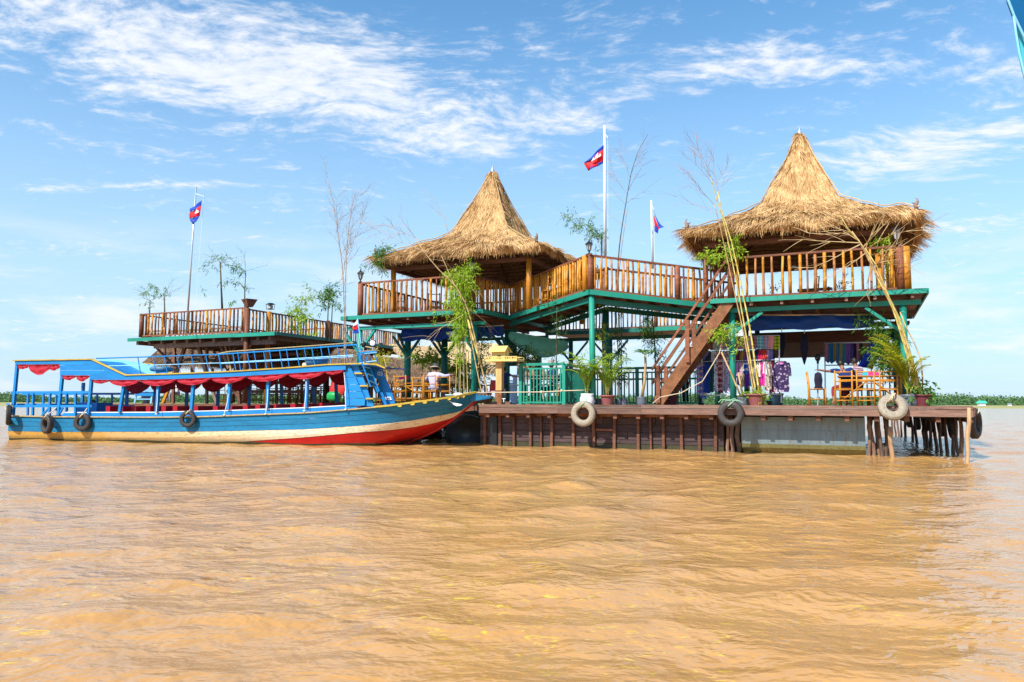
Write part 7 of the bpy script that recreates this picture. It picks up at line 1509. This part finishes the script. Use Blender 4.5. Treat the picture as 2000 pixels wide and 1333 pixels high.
# potted palms and pots along the front edge
t, P = plantpot('white plastic planting bag on the deck edge above the pale tyre',1147,0.35,'bag',0.17,0.20,0.30,M['flag_white'])
palm('upright lime areca palm in the white bag',P,[(random.uniform(0,6.28),random.uniform(0.9,1.25),random.uniform(1.0,1.6)) for _ in range(19)],M['leaf_lime'],7,leaf=0.28,wd_=0.04)
t, P = plantpot('dusty pink ribbed pot right of the front teal post',1187,0.45,'pot',0.20,0.14,0.26,M['pot_pink'])
palm('spreading areca palm with yellow canes in the dusty pink pot',P,[(i*0.62+jit(.3),random.uniform(0.95,1.35),random.uniform(0.9,1.6)) for i in range(17)],M['leaf_lime'],7,leaf=0.30,wd_=0.042)
for px,l in ((1169,'small grey planting bag squeezed between the teal post and the pink pot'),(1208,'small dark grey planting bag right of the pink pot'),(1220,'second dark planting bag right of the pink pot')): plantpot(l,px,0.7,'bag',0.07,0.08,0.17,M['bag_grey'])
t, P = plantpot('blue-grey planting bag at the left foot of the staircase',1253,0.6,'bag',0.12,0.13,0.22,M['bag_grey'])
fp = thing('fan_palm','young fan palm with a curved pale trunk at the foot of the staircase','palm plant',P); _,sp = stem(fp,((1253,780),(1259,745),(1261,712),(1260,693)),0.6,0.045,0.03,M['bam_dry'],'trunk',nodes=False)
top = sp[-1]
for i in range(15):
    az = i*0.83+jit(.2); d = Vector((math.cos(az),math.sin(az),0.15+0.5*random.random())).normalized(); s = d.cross(ZZ).normalized(); mb = MB(); e = top+d*0.16; mb.tube([top,e],0.006,4)
    for k in range(9): an = (k-4)*0.24; q = (d*math.cos(an)+s*math.sin(an)).normalized(); w2 = q.cross(ZZ).normalized()*0.014; k0 = len(mb.v); m_ = e+q*0.12; tp = e+q*0.25-ZZ*0.07; mb.v += [e,m_+w2,tp,m_-w2]; mb.f.append((k0,k0+1,k0+2,k0+3))
    mb.build('fan_leaf',M['leaf'],fp)
t, P = plantpot('large dark maroon pot behind the foot of the staircase',1309,1.9,'pot',0.23,0.17,0.25,M['pot_maroon']); palm('small dark palm in the maroon pot behind the staircase',P,[(i*0.9,0.6,0.8) for i in range(7)],M['leaf_dark'],3,leaf=0.18)
t, P = plantpot('grey planting bag with two cut bamboo canes right of the teal post',1451,0.5,'bag',0.13,0.14,0.20,M['bag_grey'])
p = plant('two cut bamboo canes leaning left out of the grey bag','bamboo pole','bamboo_pole',P); stem(p,((1448,778),(1426,725),(1409,688)),0.5,0.024,0.020,M['bam_dry'],'pole'); stem(p,((1452,778),(1446,750),(1442,728)),0.5,0.028,0.024,M['bam_dry'],'pole')
t, P = plantpot('big dusty pink pot with lime ground cover before the clothes rack',1478,0.45,'pot',0.24,0.17,0.29,M['pot_pink'])
p = plant('lime ground cover overflowing the big pink pot','ground cover','pot_grass',P); foliage(p,[(1478,767,0.42,22,3.5,520),(1490,774,0.30,9,6,150),(1462,768,0.4,8,4,90)],M['leaf_lime'],0.075)
p = plant('tall yellow bamboo poles with a pale dry crown rising from the big pink pot','bamboo','bamboo_pole',P)
_,a1_ = stem(p,((1478,775),(1470,730),(1458,660),(1440,560),(1415,440),(1400,390),(1388,345)),0.42,0.024,0.012,M['bam_y'],'pole'); _,a2_ = stem(p,((1484,775),(1476,720),(1466,650),(1452,580),(1428,470),(1412,420),(1402,375)),0.38,0.026,0.012,M['bam_y'],'pole'); _,a3_ = stem(p,((1472,775),(1466,730),(1450,640),(1432,560),(1408,450),(1395,400)),0.40,0.020,0.010,M['bam_dry'],'pole'); stem(p,((1481,775),(1480,740),(1473,700)),0.4,0.020,0.018,M['bam_y'],'pole')
twigs(p,[(a1_[-1],Vector((-.3,0,1)),1.0,0.008,2,.05),(a2_[-1],Vector((-.2,.1,1)),0.9,0.008,2,.05),(a3_[-1],Vector((-.6,0,.8)),1.0,0.008,2,.05),(PB(1392,360,.4),Vector((-.5,0,1)),0.9,0.007,2,.05),(PB(1398,395,.4),Vector((.2,0,1)),0.9,0.007,2,.1),(PB(1385,345,.4),Vector((-.5,0,.9)),1.0,0.006,2,0),(PB(1405,420,.4),Vector((-1,0,.35)),1.2,0.006,1,0),(PB(1402,410,.4),Vector((-.9,0,.15)),1.3,0.005,1,0)],M['twig'],seedn=31)
p = plant('lime leafy branches spreading from the stair-top lantern toward the right roof corner','branch','leafy_branch',PB(1430,520,0.8)); foliage(p,[(1440,468,0.9,7,14,130),(1430,485,0.9,14,8,120),(1410,492,0.9,22,9,190),(1388,500,0.9,20,8,170),(1370,498,0.9,10,6,60),(1442,490,0.9,10,12,120),(1398,512,0.9,16,6,80)],M['leaf_lime'],0.11,width=0.3); stem(p,((1437,520),(1420,500),(1390,498),(1368,498)),0.95,0.012,0.005,M['bam_y'],nodes=False); stem(p,((1437,520),(1440,490),(1441,455)),0.95,0.012,0.005,M['bam_y'],nodes=False)
p = plant('bright green tuft under the deck edge left of the right pavilion post','creeper','creeper',PB(1410,660,0.8)); foliage(p,[(1408,652,0.9,16,8,320),(1400,645,0.9,8,6,90),(1432,640,0.9,12,10,120),(1440,668,0.9,6,16,80)],M['leaf_lime'],0.12); stem(p,((1436,655),(1420,650),(1400,650)),0.95,0.008,0.004,M['bam_y'],nodes=False)
p = plant('dark green leaves behind the stair stringer near the rack','shrub','shrub',PB(1365,720,3.0)); foliage(p,[(1362,700,3.0,14,14,260),(1355,715,3.0,10,10,120)],M['leaf_dark'],0.14); stem(p,((1362,785),(1362,705)),3.0,0.02,0.015,M['bark'])
# right corner bundle
t, P = plantpot('grey planting bag at the right end of the deck, left of the maroon pot',1775,0.45,'bag',0.19,0.19,0.27,M['bag_grey'])
yp = palm('bright yellow areca palm arching left at the right end of the deck',P,[(math.pi+jit(.8),random.uniform(0.95,1.3),random.uniform(1.1,1.7)) for _ in range(11)]+[(random.uniform(1.2,5.2),random.uniform(0.7,1.15),random.uniform(0.9,1.4)) for _ in range(14)],M['leaf_yellow'],6,leaf=0.32,wd_=0.045,droop=0.75)
t, P2 = plantpot('maroon pot at the far right end of the deck',1802,0.45,'pot',0.20,0.15,0.27,M['pot_maroon'])
p = plant('small dark-leaved plant drooping over the rim of the maroon corner pot','pot plant','pot_plant',P2); foliage(p,[(1800,760,0.45,14,5,150),(1818,766,0.4,10,6,70),(1790,763,0.45,10,5,70)],M['leaf'],0.13,width=0.4)
p = plant('bundle of yellow bamboo poles with bare branches leaning across the right pavilion','bamboo','bamboo_pole',P2)
_,a1_ = stem(p,((1800,768),(1780,700),(1757,625),(1730,570),(1705,520),(1680,475),(1655,445),(1640,420)),[0.45,0.45,0.4,0.35,0.3,0.25,0.2,0.2],0.036,0.007,M['bam_y'],'pole'); _,a2_ = stem(p,((1792,768),(1775,700),(1752,620),(1722,560),(1698,510),(1676,468)),[0.45,0.42,0.38,0.33,0.28,0.25],0.033,0.018,M['bam_dry'],'pole'); _,a3_ = stem(p,((1796,768),(1781,705),(1760,635),(1736,580),(1712,520),(1690,485)),[0.4,0.4,0.36,0.3,0.25,0.22],0.022,0.013,M['bam_y'],'pole')
stem(p,((1802,768),(1798,700),(1770,640),(1758,610)),[0.5,0.5,0.45,0.4],0.018,0.012,M['wood_grey'] if False else M['bam_dry'],'pole')
tw = []
for (x,y,dx,dz,L) in ((1680,475,-1,.15,1.3),(1680,478,-.9,-.25,1.2),(1676,470,-.8,.45,0.9),(1690,490,.2,1,.8),(1684,485,.6,.8,.9),(1695,500,.9,.3,1.0),(1700,510,.9,-.2,.9),(1672,465,-.6,.7,.8),(1690,495,-.7,-.6,1.0),(1665,455,-.9,.1,1.0),(1700,512,-.2,-1,.9),(1705,520,.8,.5,.9),(1690,488,1,.45,1.3)): tw.append((PB(x,y,0.25),FD*dx+ZZ*dz-SD*0.1,L,0.015,1,-.35))
stem(p,((1794,768),(1777,702),(1754,628),(1728,566),(1704,516),(1684,480),(1664,452)),[0.43,0.42,0.38,0.3,0.26,0.22,0.2],0.024,0.013,M['bam_dry'],'pole'); stem(p,((1790,768),(1770,690),(1742,600),(1715,545)),[0.42,0.4,0.35,0.3],0.02,0.014,M['bam_y'],'pole')
twigs(p,tw,M['bam_dry'],seedn=44)
stem(p,((1783,768),(1780,720)),0.5,0.022,0.020,M['bark'],'stake'); stem(p,((1790,768),(1788,722)),0.55,0.020,0.018,M['bark'],'stake')
p = plant('green leaves beside the right roof post on the upper floor','branch','leafy_branch',PB(1722,540,1.5)); foliage(p,[(1718,470,1.4,12,8,200),(1726,480,1.4,10,6,100),(1728,510,1.4,5,12,60),(1725,545,1.4,4,14,50)],M['leaf_lime'],0.12); stem(p,((1738,560),(1737,500),(1736,455)),1.4,0.018,0.014,M['bam_y'])
p = plant('dark leafy bamboo filling the corner behind the yellow palm','bamboo','bamboo_plant',PB(1735,790,1.6)); foliage(p,[(1690,622,1.5,20,7,170),(1710,632,1.5,20,9,260),(1722,650,1.5,14,10,220),(1725,675,1.6,20,16,600),(1730,700,1.6,16,18,560),(1745,690,1.6,12,20,260),(1712,690,1.6,10,12,200),(1760,670,1.5,10,26,130),(1738,725,1.6,12,14,200)],M['leaf'],0.125); stem(p,((1738,788),(1737,720),(1730,650),(1705,625)),1.6,0.02,0.008,M['bark'])
p = plant('tuft of green seen past the rear of the upper floor of the right pavilion','shrub','shrub',PB(1645,560,6.8)); foliage(p,[(1643,555,6.8,10,7,120),(1515,560,6.8,8,5,50)],M['leaf_lime'],0.15)
# ---------------------------------------------------------------- people
def skin_mesh(name, nodes, edges, root_i, mat, parent, sub=2):
    me = bpy.data.meshes.new(name+'_cage'); me.from_pydata([n_[0] for n_ in nodes], edges, []); o = bpy.data.objects.new(name+'_cage', me); link(o)
    md = o.modifiers.new('skin','SKIN'); md.use_smooth_shade = True
    for i, n_ in enumerate(nodes):
        sv = me.skin_vertices[0].data[i]; r = n_[1]; sv.radius = r if isinstance(r,tuple) else (r,r); sv.use_root = (i == root_i)
    sb = o.modifiers.new('sub','SUBSURF'); sb.levels = sub; sb.render_levels = sub
    dg = bpy.context.evaluated_depsgraph_get(); m2 = bpy.data.meshes.new_from_object(o.evaluated_get(dg)); bpy.data.objects.remove(o); bpy.data.meshes.remove(me)
    m2.name = name; m2.materials.clear(); m2.materials.append(mat); m2.polygons.foreach_set('use_smooth',[True]*len(m2.polygons))
    r = bpy.data.objects.new(name, m2); link(r); r.parent = parent; return r
def person(label, P, rz, s, pose, shirt, legs, hat=None, hair='hair', sleeve=0.5, group=None, trouser_to=1.0, loose=1.12, collar=False):
    """unit figure 1.7 m tall facing +Y; pose overrides joints; s scales the whole figure"""
    J = dict(pel=(0,0,.92), wst=(0,.0,1.06), chs=(0,.01,1.27), nck=(0,.0,1.45), hdb=(0,.02,1.52), hd=(0,.02,1.60), hdt=(0,.01,1.69),
             shL=(-.17,0,1.40), elL=(-.24,-.02,1.12), wrL=(-.25,.06,.88), shR=(.17,0,1.40), elR=(.24,-.02,1.12), wrR=(.25,.06,.88),
             hpL=(-.09,0,.88), knL=(-.10,.02,.48), anL=(-.10,-.02,.08), toL=(-.11,.14,.03), hpR=(.09,0,.88), knR=(.10,.02,.48), anR=(.10,-.02,.08), toR=(.11,.14,.03))
    J.update(pose); J = {k: Vector(v)*s for k, v in J.items()}
    t = thing('person', label, 'person', P, group); t.rotation_euler = (0,0,rz)
    names = list(J); R = dict(pel=(.135,.10), wst=(.115,.085), chs=(.14,.10), nck=.05, hdb=.055, hd=(.078,.092), hdt=.06, shL=.055, elL=.038, wrL=.026, shR=.055, elR=.038, wrR=.026, hpL=.085, knL=.055, anL=.036, toL=.028, hpR=.085, knR=.055, anR=.036, toR=.028)
    E_ = [('pel','wst'),('wst','chs'),('chs','nck'),('nck','hdb'),('hdb','hd'),('hd','hdt'),('chs','shL'),('shL','elL'),('elL','wrL'),('chs','shR'),('shR','elR'),('elR','wrR'),('pel','hpL'),('hpL','knL'),('knL','anL'),('anL','toL'),('pel','hpR'),('hpR','knR'),('knR','anR'),('anR','toR')]
    nodes = [(J[k], tuple(q*s for q in R[k]) if isinstance(R[k],tuple) else R[k]*s) for k in names]; ed = [(names.index(a),names.index(b)) for a,b in E_]
    for sd__ in 'LR':      # hands: palm and five separate bent fingers grown from the wrist
        w_ = J['wr'+sd__]; d = (w_-J['el'+sd__]).normalized(); u = d.cross(Vector((0,0,1))); u = u.normalized() if u.length > .1 else Vector((1,0,0)); n_ = u.cross(d)
        pi = len(nodes); nodes.append((w_+d*.05*s,(.036*s,.018*s))); ed.append((names.index('wr'+sd__),pi))
        for k,(off,L_) in enumerate(((-.03,.062),(-.010,.075),(.010,.070),(.03,.055))):
            a = len(nodes); nodes.append((w_+d*.085*s+u*off*s,.0095*s)); nodes.append((w_+d*(.085+L_*.5)*s+u*off*1.1*s-n_*.008*s,.0085*s)); nodes.append((w_+d*(.085+L_*.9)*s+u*off*1.15*s-n_*.028*s,.007*s)); ed += [(pi,a),(a,a+1),(a+1,a+2)]
        a = len(nodes); nodes.append((w_+d*.045*s-u*.045*s,.010*s)); nodes.append((w_+d*.075*s-u*.062*s-n_*.012*s,.0085*s)); ed += [(pi,a),(a,a+1)]
    skin_mesh('body', nodes, ed, 0, M['skin'], t, 1)
    bq_ = t.children[0]; hv = J['hd']; f = (J['hdt']-J['hdb']).normalized(); fy = Vector((0,1,0)); fy = (fy-f*fy.dot(f)).normalized(); fx = fy.cross(f)
    if pose.get('face') : pass
    ax = (fx,fy,f); o = Vector((0,0,0))
    def local(mb, nm, mt): me = raw_mesh(nm, mb.v, mb.f, mt, True); q = bpy.data.objects.new(nm, me); link(q); q.parent = bq_; return q
    local(MB().ball(hv+fy*.088*s-f*.005*s,.014*s,.022*s,.022*s,8,6,ax),'nose',M['skin'])
    for k in (-1,1):
        local(MB().ball(hv+fx*.083*s*k-fy*.005*s,.010*s,.020*s,.030*s,8,6,ax),'ear',M['skin']); local(MB().ball(hv+fx*.032*s*k+fy*.082*s+f*.015*s,.011*s,.008*s,.007*s,8,5,ax),'eye',M['hair'])
    local(MB().ball(hv+fy*.083*s-f*.042*s,.026*s,.010*s,.006*s,8,5,ax),'mouth',M['red_cloth'])
    G = []
    for i in range(8):       # hair shell: full at the back, short at the brow
        tt = i/7*2.0; G.append([hv+f*.012*s+(fx*math.cos(q)*.094+fy*math.sin(q)*.104)*s*max(math.sin(tt),.02)*(1.0 if math.sin(q)<.25 or tt<1.15 else .80)+f*(math.cos(tt)*.115)*s for q in [2*math.pi*j/18 for j in range(18)]])
    if hat is None: local(MB().grid(G,close=True),'hair',M[hair])
    else:
        mb = MB(); mb.lathe([(.19*s,.015*s),(.185*s,.03*s),(.11*s,.055*s),(.105*s,.12*s),(.085*s,.155*s),(.01*s,.165*s)],hv+f*.01*s,18,ax); local(mb,'hat',M[hat]); local(MB().grid([[p-f*.01*s for p in r] for r in G[3:]],close=True),'hair',M[hair])
    # clothes as their own skinned shells
    lf = loose; mid = lambda a,b,q: J[a].lerp(J[b],q)
    sn = [(mid('pel','wst',-.25),(.150*s*lf,.118*s*lf)),(J['wst'],(.130*s*lf,.100*s*lf)),(J['chs'],(.150*s*lf,.110*s*lf)),(mid('chs','nck',.72),(.075*s,.062*s))]; se = [(0,1),(1,2),(2,3)]
    for sd__ in 'LR':
        a = len(sn); sn += [(J['sh'+sd__],.066*s*lf),(mid('sh'+sd__,'el'+sd__,min(1,sleeve*1.6)),.052*s*lf)]; se += [(2,a),(a,a+1)]
        if sleeve > .7: sn += [(mid('el'+sd__,'wr'+sd__,.85),.042*s*lf)]; se += [(a+1,a+2)]
    skin_mesh('shirt', sn, se, 0, shirt, t, 2)
    tn = [(J['pel']+Vector((0,0,.03*s)),(.142*s,.110*s))]; te = []
    for sd__ in 'LR':
        a = len(tn); tn += [(J['hp'+sd__],.096*s),(J['kn'+sd__],.068*s),(mid('kn'+sd__,'an'+sd__,trouser_to*.9),.052*s)]; te += [(0,a),(a,a+1),(a+1,a+2)]
    skin_mesh('trousers', tn, te, 0, legs, t, 2)
    return t
M['navy_cloth'] = mat_cloth('navy_shirt',(0.01,0.025,0.12)); M['lilac_cloth'] = mat_cloth('lilac_shirt',(0.42,0.42,0.62)); M['wine_cloth'] = mat_cloth('wine_trousers',(0.20,0.025,0.035)); M['stripe_cloth'] = mat_cloth('striped_top',(0.62,0.5,0.55),(0.35,0.2,0.28),'stripe',18)
M['dark_cloth'] = mat_cloth('dark_trousers',(0.015,0.02,0.04)); M['olive_cloth'] = mat_cloth('olive_shirt',(0.06,0.09,0.03)); M['straw_hat'] = mat_cloth('pale_hat',(0.50,0.42,0.34)); M['grey_hat'] = mat_cloth('grey_cap',(0.30,0.27,0.27)); M['jeans'] = mat_cloth('grey_jeans',(0.20,0.23,0.30)); M['white_cloth'] = mat_cloth('white_shirt',(0.6,0.6,0.62))
base = -TH
person('child in navy standing with one arm stretched to the teal fence', W(AB(985,780,1.15)[0],1.15,DZ), base, 0.655, dict(elR=(.40,.05,1.30),wrR=(.64,.10,1.27),elL=(-.23,.03,1.12),wrL=(-.20,.08,.92)), M['navy_cloth'], M['dark_cloth'], sleeve=.5)
sit = dict(pel=(0,0,.52), wst=(0,-.02,.66), chs=(0,0,.88), nck=(0,.03,1.06), hdb=(0,.05,1.12), hd=(0,.07,1.20), hdt=(0,.07,1.29), shL=(-.18,.0,1.00), shR=(.18,.0,1.00),
           hpL=(-.09,.04,.50), knL=(-.13,.44,.50), anL=(-.13,.42,.08), toL=(-.13,.58,.03), hpR=(.09,.04,.50), knR=(.13,.44,.50), anR=(.13,.42,.08), toR=(.13,.58,.03))
q = dict(sit); q.update(elR=(.40,-.02,.93),wrR=(.60,.08,.98),elL=(-.36,.10,.85),wrL=(-.44,.26,.80))
person('seated man in lilac shirt and pale hat, back turned, arms spread on chair backs', W(AB(848,780,2.35)[0],2.35,zf), base, 1.02, q, M['lilac_cloth'], M['jeans'], hat='straw_hat', sleeve=1.0, loose=1.15)
q = dict(sit); q.update(chs=(-.05,.02,.86),nck=(-.10,.05,1.02),hdb=(-.12,.09,1.08),hd=(-.14,.12,1.15),hdt=(-.14,.12,1.24),shL=(-.24,.0,.97),shR=(.12,.02,.99),elL=(-.48,-.08,.95),wrL=(-.68,-.22,.98),elR=(.25,.2,.82),wrR=(.18,.40,.80),knL=(-.36,.22,.50),anL=(-.34,-.02,.12),toL=(-.40,-.12,.04),knR=(-.05,.42,.50),anR=(-.06,.30,.08))
person('seated man in navy T-shirt and wine-red trousers, one arm along the side-on chair', W(AB(1655,780,1.5)[0],1.5,DZ), base, 0.93, q, M['navy_cloth'], M['wine_cloth'], sleeve=.5, trouser_to=.8)
q = dict(sit); q.update(elL=(-.26,.12,.80),wrL=(-.18,.30,.74),elR=(.26,.1,.8),wrR=(.2,.28,.74))
person('dark-haired child in a pale striped top, seated beside the man in navy', W(AB(1675,780,1.9)[0],1.9,DZ+0.06), base+0.9, 0.90, q, M['stripe_cloth'], M['dark_cloth'], sleeve=.4)
person('person in an olive top standing behind the rear teal fence near the stairs', W(AB(1339,780,5.4)[0],5.4,DZ), base+2.6, 0.78, {}, M['olive_cloth'], M['dark_cloth'], sleeve=.6)
person('person in a grey cap seated behind the teal fence', W(AB(1079,780,3.4)[0],3.4,DZ), base+2.4, 1.0, dict(sit,pel=(0,0,.62),wst=(0,-.02,.76),chs=(0,0,.98),nck=(0,.02,1.14),hdb=(0,.03,1.20),hd=(0,.04,1.28),hdt=(0,.04,1.37),shL=(-.18,0,1.08),shR=(.18,0,1.08),elL=(-.24,.1,.86),wrL=(-.15,.3,.84),elR=(.24,.1,.86),wrR=(.15,.3,.84)), M['navy_cloth'], M['dark_cloth'], hat='grey_hat')
person('dark-haired person seated low behind the corner of the teal fence', W(AB(1105,780,3.8)[0],3.8,DZ), base+3.4, 0.98, dict(sit,elL=(-.24,.1,.80),wrL=(-.15,.3,.78),elR=(.24,.1,.80),wrR=(.15,.3,.78)), M['white_cloth'], M['dark_cloth'])
person('person in white shirt and dark hat, seen through the boat windows', W(AB(345,780,9.0)[0],9.0,zf), base+2.9, 1.0, dict(sit,elL=(-.24,.1,.80),wrL=(-.15,.3,.78),elR=(.24,.1,.80),wrR=(.15,.3,.78)), M['white_cloth'], M['jeans'], hat='tub_navy')
person('person with dark hair seated inside the small blue boat behind', at_y(285,790,36)-ZZ*0.55+ZZ*0.12, 0.2, 0.85, dict(sit,elL=(-.24,.1,.80),wrL=(-.15,.3,.78),elR=(.24,.1,.80),wrR=(.15,.3,.78)), M['jeans'], M['dark_cloth'])
